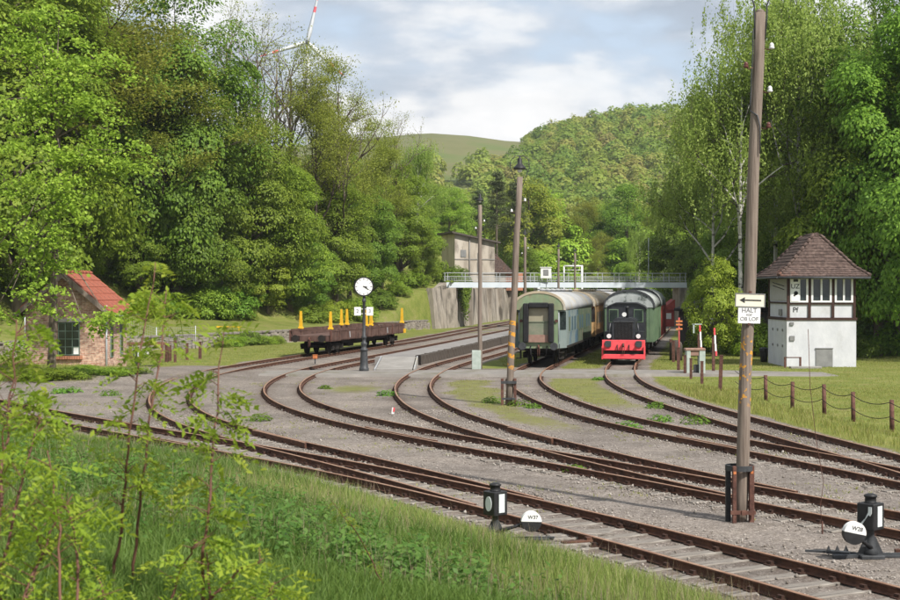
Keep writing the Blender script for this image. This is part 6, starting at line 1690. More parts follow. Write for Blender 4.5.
q = MB(); q.box((0, 0, 0.22), (2.0, 0.06, 0.12)); q.build('plank', M['yellow'], t)
for s in (-0.8, 0.8):
    q = MB(); q.box((s, 0, 0.06), (0.08, 0.08, 0.24)); q.build('foot', M['yellow'], t)

# ------------------------------------------------------------------ wind turbine
def turbine():
    D = 1200; x = PX(308, D); zh = PZ(43, D); z0 = tz(x, D)
    t = thing('wind_turbine', 'distant wind turbine with red banded blades above the left trees', 'wind turbine', (x, D, z0))
    hz = zh - z0
    q = MB(); q.tube([(0, 0, -3), (0, 0, hz * 0.5), (0, 0, hz)], [2.8, 2.2, 1.5], n=16); q.build('tower', M['turbine'], t)
    q = MB(); q.box((0, 2.0, hz + 0.6), (3.4, 9.0, 3.4), ch=0.6); q.build('nacelle', M['turbine'], t)
    q = MB(); q.ball((0, -3.6, hz), 1.9, 12, 8); q.build('hub', M['greyblack'], t)
    for a in (R(13), R(133), R(253)):
        d = Vector((math.sin(a), 0, math.cos(a))); c = Vector((math.cos(a), 0, -math.sin(a)))
        q = MB()
        secs = [(1.5, 0.9, 0), (5, 1.9, 0), (9, 2.0, 0), (22, 1.5, 0), (26, 1.35, 0), (26.02, 1.35, 1), (31, 1.15, 1), (31.02, 1.15, 0), (36.5, 0.9, 0), (36.52, 0.9, 1), (42, 0.35, 1)]
        V = []; F = []; mi = []
        for r, w, m in secs:
            p = Vector((0, -3.8, hz)) + d * r
            V += [p + c * w, p + Vector((0, -0.45 * w, 0)), p - c * w, p + Vector((0, 0.3 * w, 0))]
        for i in range(len(secs) - 1):
            for k in range(4): F.append((i * 4 + k, i * 4 + (k + 1) % 4, (i + 1) * 4 + (k + 1) % 4, (i + 1) * 4 + k)); mi.append(secs[i + 1][2] if secs[i][2] == secs[i + 1][2] else 0)
        for f, m in zip(F, mi): q.f.append(list(f)); q.m.append(m); q.sm.append(True)
        q.v += [tuple(v) for v in V]
        q.build('blade', [M['turbine'], M['redpaint']], t)
turbine()

# ------------------------------------------------------------------ foliage
def unit(v): return v / np.maximum(np.linalg.norm(v, axis=-1, keepdims=True), 1e-9)
def leaf_quads(C, Nm, L, W, r, along=None):
    """one folded rhombic leaf per centre C with normal Nm"""
    n = len(C)
    t = unit(r.normal(size=(n, 3)) if along is None else along + 0.5 * r.normal(size=(n, 3)))
    t = unit(t - (t * Nm).sum(1, keepdims=True) * Nm); s = np.cross(Nm, t)
    L = (np.asarray(L) * r.uniform(0.7, 1.25, n))[:, None]; W = L * W
    fold = -0.22 * W * Nm
    V = np.stack([C - t * L * 0.5, C + s * W * 0.5 + fold * -0.6 - t * L * 0.05, C + t * L * 0.5 + fold, C - s * W * 0.5 + fold * -0.6 - t * L * 0.05], 1)
    return V.reshape(-1, 3), np.arange(n * 4).reshape(n, 4)
def crown_points(r, H, R_, bole, ncl, prof, lobes=0.28):
    """uneven crown: clump centres spread through the volume, mostly near its outside"""
    out = []; tries = 0
    ph = r.uniform(0, 6.28, 4); rr = []
    while len(out) < ncl and tries < ncl * 60:
        tries += 1
        u = r.uniform(0, 1); a = r.uniform(0, 6.28)
        rad = R_ * prof(u) * (1 + lobes * math.sin(2 * a + ph[0] + 3 * u) + lobes * 0.7 * math.sin(3 * a + ph[1] - 5 * u))
        if r.uniform(0, 1) > prof(u) + 0.15: continue
        rho = rad * r.uniform(0.12, 1) ** 0.45
        p = np.array([rho * math.cos(a), rho * math.sin(a), bole + (H - bole) * u])
        if any(np.linalg.norm((p - q) * [1, 1, 1.3]) < 0.70 * R_ / ncl ** 0.33 * 1.9 for q in out): continue
        out.append(p)
    return np.array(out)
def broadleaf(seed, H, R_, bole, ncl, clr, nleaf, L, prof, flat=0.64, mat='leaf_maple', bark='bark', limbs=22, tr=0.26, upn=0.75):
    r = np.random.default_rng(seed)
    C = crown_points(r, H - clr * 0.6, R_ - clr * 0.5, bole + clr * 0.5, ncl, prof)
    Ps, Ns, Al = [], [], []
    mid = np.array([0, 0, bole + (H - bole) * 0.45])
    for c in C:
        k = int(nleaf * r.uniform(0.6, 1.35)); cr = clr * r.uniform(0.65, 1.3)
        d = unit(r.normal(size=(k, 3))); d[:, 2] = np.where(r.uniform(size=k) < 0.62, np.abs(d[:, 2]), d[:, 2])
        rad = r.uniform(0.25, 1, k) ** 0.42
        # clumps break into sprays
        sp = unit(r.normal(size=(9, 3))); w = (d @ sp.T).max(1)
        P = d * (rad * cr * (0.72 + 0.42 * w))[:, None] * np.array([1, 1, flat])
        out = unit(c - mid)
        P = P + out * 0.1 * cr; P[:, 2] -= 0.16 * (P[:, 0] ** 2 + P[:, 1] ** 2) / cr
        Ps.append(P + c)
        Ns.append(unit(np.array([0, 0, upn]) + 0.6 * out + 0.6 * d * np.array([1, 1, .6]) + 0.30 * r.normal(size=(k, 3))))
        o2 = d.copy(); o2[:, 2] -= 0.5; Al.append(o2)
    P = np.vstack(Ps); Nm = np.vstack(Ns); Al = np.vstack(Al)
    V, F = leaf_quads(P, Nm, L, 0.62, r, Al)
    crn = np_mesh('crown', V, F, M[mat], rnd=np.repeat(r.uniform(0, 1, len(P)), 4))
    b = MB(); top = H * 0.80
    bx, by = r.uniform(-0.35, 0.35, 2)
    tp = lambda z: Vector((bx * math.sin(z / H * 2.6), by * math.sin(z / H * 3.1), z))
    zs = np.linspace(-0.4, top, 9)
    b.tube([tp(z) for z in zs], [tr * (1.25 if z < 0.2 else 1.0) * (1 - 0.8 * max(0, z) / top) + 0.03 for z in zs], n=9)
    idx = r.permutation(len(C))[:limbs]
    for i in idx:
        c = Vector(C[i]); z0 = max(bole * 0.8, c.z - 0.35 * math.hypot(c.x, c.y) - r.uniform(0.8, 2.2)); z0 = min(z0, top * 0.95)
        a = tp(z0); m_ = a.lerp(c, 0.5) + Vector((0, 0, 0.25 * (c - a).length * r.uniform(0.0, 0.5)))
        r0 = max(0.035, tr * (1 - 0.8 * z0 / top) * 0.55)
        b.tube([a, m_, c], [r0, r0 * 0.6, 0.015], n=5, cap=False)
    return b.mesh('trunk', M[bark]), crn, H
def branchy(seed, H, mat, bark, nlimb=8, leaf=0.17, nl=40, spread=0.9, sr=0.7, tr=0.24, droop=0.0, levels=3, first=0.35, strand=0, up=0.45, flatl=0.22):
    """grown skeleton whose branches show; leaves in sprays round the twig ends (or on hanging strands)"""
    r = np.random.default_rng(seed)
    b = MB(); tips = []
    top = H * 0.86
    bx, by = r.uniform(-0.5, 0.5, 2)
    tp = lambda z: np.array([bx * math.sin(z / H * 3.0), by * math.sin(z / H * 2.4), z])
    zs = np.linspace(-0.4, top, 10)
    b.tube([tp(z) for z in zs], [tr * (1 - 0.85 * max(0, z) / top) + 0.02 for z in zs], n=8)
    def grow(p, d, ln, rad, lv):
        pts = [p]; q = p.copy(); dd = d.copy()
        for k in range(3):
            dd = unit(dd + 0.22 * r.normal(size=3) + np.array([0, 0, 0.10 - droop * 0.5 * (lv < 2)]))
            q = q + dd * ln / 3; pts.append(q.copy())
        b.tube([Vector(x) for x in pts], [rad, rad * 0.8, rad * 0.55, rad * 0.35], n=5 if lv > 1 else 3, cap=False, m=0 if lv > 1 or not strand else 1)
        tips.append((pts[3], dd, lv))
        if lv <= 1: tips.append((pts[2], dd, lv))
        if lv == 0: return
        for k in range(r.integers(3, 5)):
            t = r.uniform(0.35, 1.0); i = min(2, int(t * 3)); base = pts[i] + (pts[i + 1] - pts[i]) * (t * 3 - i)
            nd = unit(dd + spread * unit(r.normal(size=3)) * np.array([1, 1, 0.6]) + np.array([0, 0, 0.08]))
            grow(base, nd, ln * r.uniform(0.5, 0.72), rad * 0.5, lv - 1)
    for k in range(nlimb):
        z = H * (first + (0.82 - first) * (k + r.uniform(0, 1)) / nlimb); a = k * 2.4 + r.uniform(-0.4, 0.4)
        u = (z / H - first) / (0.85 - first)
        d = unit(np.array([math.cos(a), math.sin(a), up + 0.7 * u]))
        grow(tp(z), d, H * 0.30 * (1.0 - 0.42 * u) * r.uniform(0.8, 1.15), tr * 0.5 * (1 - 0.6 * u), levels - 1)
    grow(tp(top), np.array([0.1, 0.05, 1.0]), H * 0.13, tr * 0.2, 1)
    Ps, Ns, Al = [], [], []
    for (p, d, lv) in tips:
        if lv > 1 and r.uniform() < 0.6: continue
        if strand:
            for s in range(strand):
                k = nl; off = r.normal(size=3) * sr * np.array([1, 1, 0.5]); ln = r.uniform(0.8, 2.6)
                t = np.linspace(0, 1, k)[:, None]
                P = p + off + np.c_[0.25 * t * r.normal(), 0.25 * t * r.normal(), -t * ln] + r.normal(size=(k, 3)) * 0.10
                Ps.append(P); o3 = unit(p * np.array([1, 1, 0.0]) + 1e-6); Ns.append(unit(0.55 * r.normal(size=(k, 3)) + np.array([0, 0, 0.65]) + 0.6 * o3)); Al.append(np.tile([0, 0, -1.0], (k, 1)))
        else:
            k = int(nl * r.uniform(0.5, 1.4)); R2 = sr * r.uniform(0.6, 1.2)
            g = r.normal(size=(k, 3)) * np.array([R2 * 0.6, R2 * 0.6, R2 * flatl])
            P = p + d * 0.1 + g; P[:, 2] -= 0.10 * (g[:, 0] ** 2 + g[:, 1] ** 2)
            Ps.append(P); Ns.append(unit(np.array([0, 0, 0.8]) + 0.6 * r.normal(size=(k, 3)))); Al.append(np.tile(d, (k, 1)))
    P = np.vstack(Ps); V, F = leaf_quads(P, np.vstack(Ns), leaf, 0.6, r, np.vstack(Al))
    crn = np_mesh('crown', V, F, M[mat], rnd=np.repeat(r.uniform(0, 1, len(P)), 4))
    return b.mesh('trunk', [M[bark], M['bark_dark']]), crn, H
def pine(seed, H):
    r = np.random.default_rng(seed); b = MB()
    b.tube([(0, 0, -0.3), (0.1, 0, H * 0.5), (0, 0.1, H * 0.97)], [0.24, 0.16, 0.03], n=8)
    Ps, Ns, Al = [], [], []
    for k in range(54):
        u = r.uniform(0, 1) ** 0.8; z = H * (0.40 + 0.58 * u); a = r.uniform(0, 6.28); ln = 3.0 * (1 - u * 0.8) * r.uniform(0.6, 1.1)
        d = np.array([math.cos(a), math.sin(a), 0.15]); e = np.array([0, 0, z]) + d * ln
        b.tube([(0, 0, z - 0.3), Vector(e)], [0.05, 0.012], n=4, cap=False)
        for t in np.linspace(0.35, 1, 5):
            c = np.array([0, 0, z]) + d * ln * t; m = 34
            P = c + r.normal(size=(m, 3)) * np.array([0.34, 0.34, 0.17]); Ps.append(P)
            Ns.append(unit(np.array([0, 0, .7]) + r.normal(size=(m, 3)) * 0.6)); Al.append(np.tile(d, (m, 1)))
    P = np.vstack(Ps); V, F = leaf_quads(P, np.vstack(Ns), 0.30, 0.30, r, np.vstack(Al))
    return b.mesh('trunk', M['bark']), np_mesh('crown', V, F, M['leaf_pine'], rnd=np.repeat(r.uniform(0, 1, len(P)), 4)), H
def p_round(u): return max(0.05, math.sin(math.pi * min(1, 0.06 + 0.94 * u ** 0.85))) ** 0.62
def p_tall(u): return max(0.05, math.sin(math.pi * min(1, 0.14 + 0.84 * u ** 0.75))) ** 0.7
def p_low(u): return max(0.08, (1 - u ** 2.2)) ** 0.6
def p_bush(u): return max(0.15, 1 - u ** 1.8) ** 0.5
KIND = {
 'maple': [broadleaf(11, 15, 4.8, 1.6, 62, 1.45, 800, 0.205, p_round), broadleaf(12, 15, 4.5, 1.0, 60, 1.5, 800, 0.205, p_tall), broadleaf(13, 15, 5.0, 1.2, 66, 1.35, 740, 0.205, p_low)],
 'dark': [broadleaf(21, 15, 4.6, 1.6, 62, 1.45, 800, 0.195, p_round, mat='leaf_dark', bark='bark_dark'), broadleaf(22, 15, 4.4, 1.0, 62, 1.4, 800, 0.195, p_tall, mat='leaf_dark', bark='bark_dark')],
 'olive': [branchy(31, 16, 'leaf_olive', 'bark_dark', nlimb=10, leaf=0.15, nl=100, sr=1.0, levels=3, first=0.28), branchy(32, 16, 'leaf_olive', 'bark_dark', nlimb=11, leaf=0.15, nl=100, sr=1.0, levels=3, first=0.22)],
 'sparse': [branchy(41, 16, 'leaf_olive', 'bark', nlimb=9, leaf=0.15, nl=9, sr=0.6, levels=3, first=0.3, up=0.8), branchy(42, 16, 'leaf_olive', 'bark', nlimb=8, leaf=0.15, nl=7, sr=0.6, levels=3, first=0.35, up=0.9)],
 'birch': [branchy(51, 20, 'leaf_birch', 'bark_birch', nlimb=12, leaf=0.20, nl=23, sr=0.85, levels=3, first=0.34, strand=3, tr=0.2, up=0.75, droop=0.12), branchy(52, 20, 'leaf_birch', 'bark_birch', nlimb=12, leaf=0.20, nl=23, sr=0.85, levels=3, first=0.28, strand=3, tr=0.2, up=0.75, droop=0.12)],
 'lime': [broadleaf(61, 12, 4.2, 0.8, 46, 1.35, 380, 0.26, p_round, mat='leaf_lime'), broadleaf(62, 12, 3.8, 0.6, 44, 1.3, 380, 0.26, p_tall, mat='leaf_lime')],
 'pine': [pine(71, 17)],
 'bush': [broadleaf(81, 3.0, 2.3, 0.1, 20, 0.85, 330, 0.20, p_bush, limbs=8, tr=0.06, flat=0.8), broadleaf(82, 3.0, 2.5, 0.1, 22, 0.8, 330, 0.20, p_bush, mat='leaf_dark', limbs=8, tr=0.06, flat=0.8), broadleaf(83, 3.0, 2.3, 0.1, 20, 0.8, 330, 0.18, p_bush, mat='leaf_lime', limbs=8, tr=0.06, flat=0.8)],
 'far': [broadleaf(91, 12, 4.3, 0.8, 30, 1.7, 130, 0.52, p_round, limbs=10), broadleaf(92, 12, 4.0, 0.6, 30, 1.7, 130, 0.52, p_tall, limbs=10), broadleaf(93, 12, 4.2, 0.8, 30, 1.7, 130, 0.52, p_round, mat='leaf_lime', limbs=10), broadleaf(94, 12, 4.2, 0.8, 30, 1.7, 130, 0.52, p_low, mat='leaf_olive', limbs=10), broadleaf(95, 12, 4.2, 0.8, 30, 1.7, 130, 0.52, p_tall, mat='leaf_dark', limbs=10)],
}
TOPZ = {}
for ks in KIND.values():
    for tm, cm, H0 in ks:
        a = np.empty(len(cm.vertices) * 3, np.float32); cm.vertices.foreach_get('co', a); TOPZ[cm.name] = float(np.percentile(a[2::3], 99.9))
NAMES = {'maple': ('maple_tree', 'tree'), 'dark': ('leafy_tree', 'tree'), 'olive': ('oak_tree', 'tree'), 'sparse': ('bare_tree', 'tree'), 'birch': ('birch_tree', 'tree'), 'lime': ('young_tree', 'tree'), 'pine': ('pine_tree', 'tree'), 'bush': ('bush', 'bush'), 'far': ('distant_tree', 'tree')}
def plant(kind, v, px, D, top, label, wf=1.0, group=None, x=None, base=None):
    if group in (G1, G4):
        while D < 165 and px < 420 and on_side([(PX(px, D), D)], WALL)[0] < (11.5 if kind != 'bush' else 10.0) - 7.5 * float(sstep(D, 116, 134)): D += 1.0
    x = PX(px, D) if x is None else x
    z = tz(x, D) if base is None else base
    tm, cm, H0 = KIND[kind][v % len(KIND[kind])]
    H0 = TOPZ[cm.name]
    h = max(1.0, PZ(top, D) - z)
    nm, cat = NAMES[kind]
    t = thing(nm, label, cat, (x, D, z), random.uniform(0, 6.28), group)
    s = h / H0
    t.scale = (s * wf, s * wf, s)
    obj('trunk' if kind != 'bush' else 'stems', tm, t)
    obj('crown', cm, t)
    return t
G1, G2, G3, G4 = 'trees of the wooded slope on the left', 'trees behind the signal box', 'trees of the valley beyond the footbridge', 'bushes along the walls and slopes'

# tree in front of the brick hut: bare lower trunk, sprays of leaf on long limbs
def hut_tree():
    D = 66; x = PX(52, D); z = tz(x, D)
    t = thing('maple_tree', 'maple with straight grey trunk standing just in front of the brick hut', 'tree', (x, D, z))
    r = np.random.default_rng(5); b = MB()
    b.tube([(-0.05, 0, -0.3), (0, 0, 1), (0.12, 0, 5), (0.30, 0.1, 9), (0.25, 0.1, 11.5), (0.2, 0.2, 13)], [0.23, 0.19, 0.165, 0.145, 0.10, 0.03], n=12)
    tips = []
    # hanging limbs: (start z, end px, end py, depth shift)
    E = [(9, 20, 235, -2), (8.2, 85, 195, -1.5), (9.5, 110, 150, -2), (9, 70, 215, -2.4), (7.5, 12, 290, -2.2), (7, 40, 275, -2.5), (7.2, 66, 255, -2.2), (6.8, 30, 310, -2.2), (5.5, 108, 318, -2.8), (5.0, 82, 318, -2.6), (10, 5, 190, -1), (10.5, 60, 150, -2), (11, 25, 140, -1.5), (11, 90, 110, -1.5), (12, 0, 100, -1), (12.5, 60, 75, -1), (13, 30, 60, -1), (8, -15, 260, -1.5), (7, -10, 320, -1.5), (6, 15, 345, -1.8), (10, 120, 170, -1), (9.2, 45, 185, -2.6), (13, -10, 40, 0), (14, 45, 30, 0.5), (8.5, 125, 150, -1.6), (9.0, 55, 240, -2.2), (12, 35, 110, -1), (12, 75, 95, -1), (12.3, 52, 40, 0), (12.3, 60, 10, 0), (12.3, 30, 15, 0), (12, 100, 60, 0), (11, 110, 130, -1)]
    for (z0, px, py, dy) in E:
        D2 = D + dy
        e = Vector((PX(px, D2) - x, dy, PZ(py, D2) - z)); a = Vector((0.2 * min(1, z0 / 9), 0, min(12.5, z0)))
        m_ = a.lerp(e, 0.5) + Vector((0, 0, 0.5)); b.tube([a, m_, e], [0.06, 0.035, 0.012], n=5, cap=False); tips.append(np.array(e))
        if py < 300: tips.append(np.array(a.lerp(e, 0.7) + Vector((r.uniform(-0.5, 0.5), r.uniform(-0.5, 0.5), r.uniform(0.0, 0.6)))))
    Ps, Ns = [], []
    for c in tips:
        for q in range(r.integers(3, 6)):
            c2 = c + r.normal(size=3) * np.array([0.75, 0.6, 0.42]); k = r.integers(38, 70)
            g = r.normal(size=(k, 3)) * np.array([0.30, 0.30, 0.15]); g[:, 2] -= 0.5 * (g[:, 0] ** 2 + g[:, 1] ** 2)
            Ps.append(c2 + g); Ns.append(unit(np.array([0.1, -0.25, 0.8]) + 0.5 * r.normal(size=(k, 3))))
    P = np.vstack(Ps); V, F = leaf_quads(P, np.vstack(Ns), 0.20, 0.75, r)
    b.build('trunk', M['bark'], t)
    obj('crown', np_mesh('crown', V, F, M['leaf_maple'], rnd=np.repeat(r.uniform(0.25, 1, len(P)), 4)), t)
hut_tree()

LEFT = [
 ('olive', 0, 88, 92, -50, 'huge spreading olive leaved tree above and behind the brick hut', 1.25),
 ('olive', 1, 140, 97, 40, 'olive leaved tree with bending dark limbs right of the hut roof', 1.25),
 ('maple', 1, 20, 84, -60, 'tall bright leaved tree filling the top left corner', 1.0),
 ('dark', 0, 178, 108, -28, 'tall deep green tree whose dense crown leaves the picture top', 0.80),
 ('dark', 1, 175, 104, 60, 'dense green tree in front of the tallest deep green one', 0.85),
 ('sparse', 0, 226, 140, -4, 'almost leafless grey tree left of the wind turbine', 0.85),
 ('sparse', 1, 256, 142, 4, 'thin bare tree directly left below the turbine hub', 0.85),
 ('sparse', 0, 296, 143, 34, 'bare twigged tree the turbine tower stands behind', 0.95),
 ('maple', 0, 245, 122, 108, 'broad bright maple left of the tall thin oak', 0.95),
 ('maple', 2, 215, 116, 165, 'bright round maple on the slope between hut and flat wagon', 0.95),
 ('olive', 1, 318, 138, 52, 'tall thin oak with long bare trunk and olive crown', 0.78),
 ('olive', 0, 350, 146, 92, 'olive oak right of the tall thin one', 0.85),
 ('olive', 1, 382, 152, 118, 'brownish olive oak nearest the meadow gap', 0.8),
 ('sparse', 1, 398, 156, 102, 'small thin crowned tree sticking out above the gap to the meadow', 0.7),
 ('sparse', 1, 278, 139, 22, 'tall bare tree between the thin bare one and the turbine tower', 0.9),
 ('sparse', 0, 335, 141, 48, 'bare crowned tree right of the turbine, beside the tall thin oak', 0.8),
 ('maple', 1, 290, 126, 165, 'bright maple rising behind the left end of the flat wagon', 1.0),
 ('maple', 0, 335, 132, 178, 'bright maple rising behind the middle of the flat wagon', 1.0),
 ('dark', 1, 372, 142, 185, 'deep green tree behind the right end of the flat wagon', 0.9),
 ('maple', 2, 402, 150, 165, 'leafy tree just left of the derelict building, rounded top', 0.95),
 ('birch', 0, 418, 162, 140, 'slender drooping tree above the ivy at the derelict building', 0.75),
 ('maple', 0, 140, 100, 195, 'bright tree low on the slope right behind the hut roof', 1.0),
 ('maple', 2, 70, 90, 200, 'broad leafy tree behind the left half of the brick hut', 1.1),
 ('dark', 0, 25, 86, 190, 'dark green tree low at the left border behind the hut tree', 1.1),
 ('lime', 0, 268, 121, 240, 'small fresh green tree at the slope foot left of the flat wagon', 1.1),
 ('dark', 0, 232, 118, 225, 'dark leafy tree low at the slope foot above the ivy bank', 1.1),
 ('dark', 1, 310, 127, 235, 'dark low tree in the shade behind the flat wagon stakes', 1.1),
 ('dark', 0, 200, 112, 235, 'dark low tree above the grass terrace right of the hut', 1.1),
]
for k, v, px, D, top, lab, wf in LEFT: plant(k, v, px, D, top, lab, wf, G1)
plant('maple', 1, 423, 160.5, 226, 'low bright tree overhanging the left end of the retaining wall', 0.85)
SKYL = ([-200, 0, 165, 190, 225, 300, 330, 380, 420, 440], [-80, -60, -10, 70, 135, 140, 125, 150, 185, 240])
for i in range(44):
    px = random.uniform(-70, 420); D = random.uniform(112, 185) if px > 180 else random.uniform(92, 160)
    top = float(np.interp(px, *SKYL)) + random.uniform(5, 70)
    xx = PX(px, D)
    if on_side([(xx, D)], WALL)[0] < 14 - 4 * float(sstep(D, 116, 134)): continue
    plant(random.choice(['maple', 'dark', 'maple', 'olive']), i, px, D, top, 'leafy tree deep in the left wood, hidden among its neighbours', 1.0, 'hidden trees filling the left wood')

RIGHT = [
 ('birch', 0, 742, 93, 40, 'weeping birch directly behind the telegraph pole', 0.85),
 ('birch', 1, 712, 99, 75, 'leftmost weeping birch, its drooping edge against the sky', 0.85),
 ('birch', 0, 800, 96, -30, 'tall weeping birch rising right above the signal box roof', 0.78),
 ('birch', 1, 838, 99, -10, 'tall weeping birch above the right end of the signal box roof', 0.75),
 ('birch', 1, 775, 104, 0, 'birch with white trunk standing left behind the signal box roof', 0.75),
 ('dark', 1, 694, 174, 150, 'round deep green tree right of the wooded hill, below the birches', 0.85),
 ('dark', 1, 908, 88, -20, 'big leafy tree reaching in over the right border', 0.75),
 ('maple', 0, 878, 92, 60, 'bright broad tree right behind the signal box', 0.85),
 ('dark', 0, 905, 96, -40, 'tall dark tree at the top right corner', 0.8),
 ('lime', 0, 716, 91, 256, 'light green bushy tree in front of the board shed', 0.72),
 ('lime', 1, 703, 108, 268, 'light green young tree left of the board shed', 0.65),
 ('dark', 0, 750, 112, 190, 'shady green tree behind the HALT sign', 0.9),
 ('dark', 1, 800, 108, 170, 'shady green tree hidden right behind the signal box', 0.9),
 ('maple', 2, 850, 104, 190, 'shaded broad tree at the lawn edge right of the signal box', 0.9),
 ('dark', 0, 890, 98, 215, 'dark low tree on the lawn edge near the right border', 1.0),
]
for k, v, px, D, top, lab, wf in RIGHT: plant(k, v, px, D, top, lab, wf, G2)
for i in range(18):
    px = random.uniform(745, 990); D = random.uniform(112, 170)
    top = random.uniform(40, 170) if px > 760 else random.uniform(150, 220)
    plant(random.choice(['maple', 'dark', 'birch', 'maple']), i, px, D, top, 'leafy tree deep in the right wood, hidden among its neighbours', 0.9, 'hidden trees filling the right wood')

VALLEY = [
 ('maple', 1, 450, 232, 188, 'bright tree above the derelict building roof', 1.0),
 ('maple', 0, 430, 246, 180, 'bright tree left behind the derelict building', 1.0),
 ('pine', 0, 497, 246, 172, 'dark pine left of the hooped lamp pole', 1.0),
 ('pine', 0, 515, 252, 182, 'dark pine hidden by the hooped lamp pole', 1.0),
 ('pine', 0, 478, 258, 190, 'dark pine left of the house with brown roof', 1.0),
 ('lime', 0, 528, 258, 178, 'fresh green tree right of the hooped lamp pole', 1.0),
 ('lime', 1, 552, 262, 190, 'fresh green round tree above the footbridge notice box', 1.1),
 ('olive', 0, 585, 262, 196, 'olive tree above the white gantry', 1.0),
 ('dark', 0, 627, 272, 184, 'dark round tree above the footbridge column', 1.05),
 ('maple', 0, 606, 280, 200, 'bright round tree between the gantry and the dark round one', 1.0),
 ('olive', 1, 655, 268, 205, 'yellowish tree above the right part of the footbridge', 0.9),
 ('maple', 1, 672, 236, 225, 'bright tree over the right end of the footbridge', 0.9),
 ('lime', 1, 690, 208, 240, 'light tree overhanging the right end of the footbridge', 0.9),
 ('birch', 0, 640, 226, 226, 'pale birch beside the thin mast', 0.6),
 ('birch', 1, 665, 214, 218, 'pale birch right of the thin mast', 0.6),
 ('lime', 0, 545, 222, 248, 'low fresh green tree just above the footbridge rail, left of the gantry', 1.2),
 ('dark', 1, 522, 216, 240, 'low dark tree beside the orange brick annexe', 1.0),
 ('maple', 0, 482, 206, 252, 'low green tree in front of the house with brown roof', 0.9),
 ('olive', 0, 600, 225, 250, 'low yellowish tree seen just over the footbridge railing', 1.0),
 ('maple', 2, 635, 235, 258, 'low green tree below the dark round one', 1.1),
]
for k, v, px, D, top, lab, wf in VALLEY: plant(k, v, px, D, top, lab, wf, G3)
for i in range(70):
    px = random.uniform(405, 720); D = random.uniform(250, 420)
    top = 200 + (420 - D) * 0.10 + random.uniform(-22, 14) if px > 500 else 205 + random.uniform(-12, 18)
    z = tz(PX(px, D), D)
    top = max(top, YH - (z + 15 - CAMZ) * FPX / D)
    plant('far', i, px, D, top, 'tree in the mixed green valley wood behind the footbridge', random.uniform(0.9, 1.25), 'trees of the valley wood in front of the hill')

# ivy, scrub and bushes
BUSH = [(0, 205, 112, 285, 1.2), (1, 220, 114, 280, 1.2), (0, 238, 117, 287, 1.2), (1, 255, 119, 284, 1.2), (0, 272, 121, 290, 1.2), (1, 285, 122, 285, 1.1), (0, 190, 108, 288, 1.1), (1, 165, 104, 290, 1.1), (0, 145, 101, 288, 1.0), (0, 318, 128, 297, 1.3), (0, 345, 134, 298, 1.3), (2, 332, 130, 305, 1.0), (0, 372, 140, 295, 1.3), (0, 395, 147, 290, 1.3), (0, 412, 150, 285, 1.3), (1, 424, 154, 280, 1.0), (0, 434, 156, 255, 0.7), (0, 300, 125, 292, 1.2), (1, 228, 115, 308, 1.0), (0, 250, 118, 312, 0.8), (0, 210, 111, 306, 0.9)]
BUSHLAB = ['scrub bush at the slope foot in front of the dark low tree', 'scrub bush on the slope toe, second right of the hut', 'scrub bush on the slope toe above the middle of the bare wall stretch', 'shaded scrub bush beside the small fresh green tree at the slope foot', 'scrub bush in front of the small fresh green tree at the slope foot', 'dark scrub bush just left above the flat wagon end', 'dark scrub bush on the slope above the row of short rusty posts', 'dark scrub bush below the wire fence on the slope', 'scrub bush below the wire fence nearest the hut roof', 'scrub bush behind the left stakes of the flat wagon', 'scrub bush directly behind the clock column', 'fresh light green bush behind the number plates of the clock', 'scrub bush behind the right stakes of the flat wagon', 'scrub bush right of the last stake of the flat wagon', 'scrub bush left of the retaining wall start', 'dark scrub bush against the left end of the retaining wall', 'bush topping the left end of the retaining wall', 'scrub bush above the front end of the flat wagon', 'low dark bush on the grass terrace left of the yellow board', 'low small bush on the grass terrace right of the yellow board', 'low bush on the grass terrace nearest the short rusty posts']
for (v, px, D, top, w), lab in zip(BUSH, BUSHLAB): plant('bush', v, px, D + (9 if top < 300 else 4), top + 2, lab, w * 0.9, G4)
for v, px, D, top, lab in ((0, 312, 131, 304, 'green bush close behind the wall above the wagon front end'), (2, 334, 136, 300, 'light bush close behind the wall left of the clock dial'), (0, 357, 142, 296, 'green bush close behind the wall right below the clock dial'), (1, 380, 149, 288, 'dark bush close behind the wall at the right wagon stake'), (0, 398, 155, 282, 'green bush close behind the wall right of the wagon'), (0, 408, 159, 270, 'tall bush at the left end of the retaining wall')):
    plant('bush', v, px, D, top, lab, 1.15)
for v, px, D, h, lab in ((1, 455, 166, 2.9, 'ivy bush hanging over the retaining wall below the footbridge end'), (0, 470, 205, 2.5, 'bush in front of the house with brown roof')):
    x = PX(px, D); plant('bush', v, px, D, 0, lab, 1.0, None, base=5.0 - 0.2).scale = (0.8, 0.8, 0.8)
def ivy():
    """ivy sheet hanging down the retaining wall"""
    r = np.random.default_rng(3); n = 2600
    y = r.normal(168, 2.6, n); L = resample(WALL, 0.5)
    x = np.interp(y, L[:, 1], L[:, 0]); z = 5.2 - np.abs(r.normal(0, 1.9, n)) * np.exp(-((y - 168) / 3.2) ** 2)
    C = np.c_[x + 0.62 + r.uniform(0, 0.3, n), y, z + 0.2]
    V, F = leaf_quads(C, unit(np.array([0.8, -0.3, 0.4]) + 0.5 * r.normal(size=(n, 3))), 0.30, 0.8, r)
    t = thing('ivy', 'dark ivy curtain hanging down the stained retaining wall', 'ivy', (0, 0, 0))
    obj('leaves', np_mesh('leaves', V, F, M['leaf_dark'], rnd=np.repeat(r.uniform(0, 1, n), 4)), t)
ivy()
def fresh_bush(v, px, D, h, w, lab, grp=None):
    x = PX(px, D); t = thing('bush', lab, 'bush', (x, D, tz(x, D) - 0.05), random.uniform(0, 6), grp); tm, cm, H0 = KIND['bush'][v]
    t.scale = (w / 2.3, w / 2.3, h / H0); obj('stems', tm, t); obj('crown', cm, t)
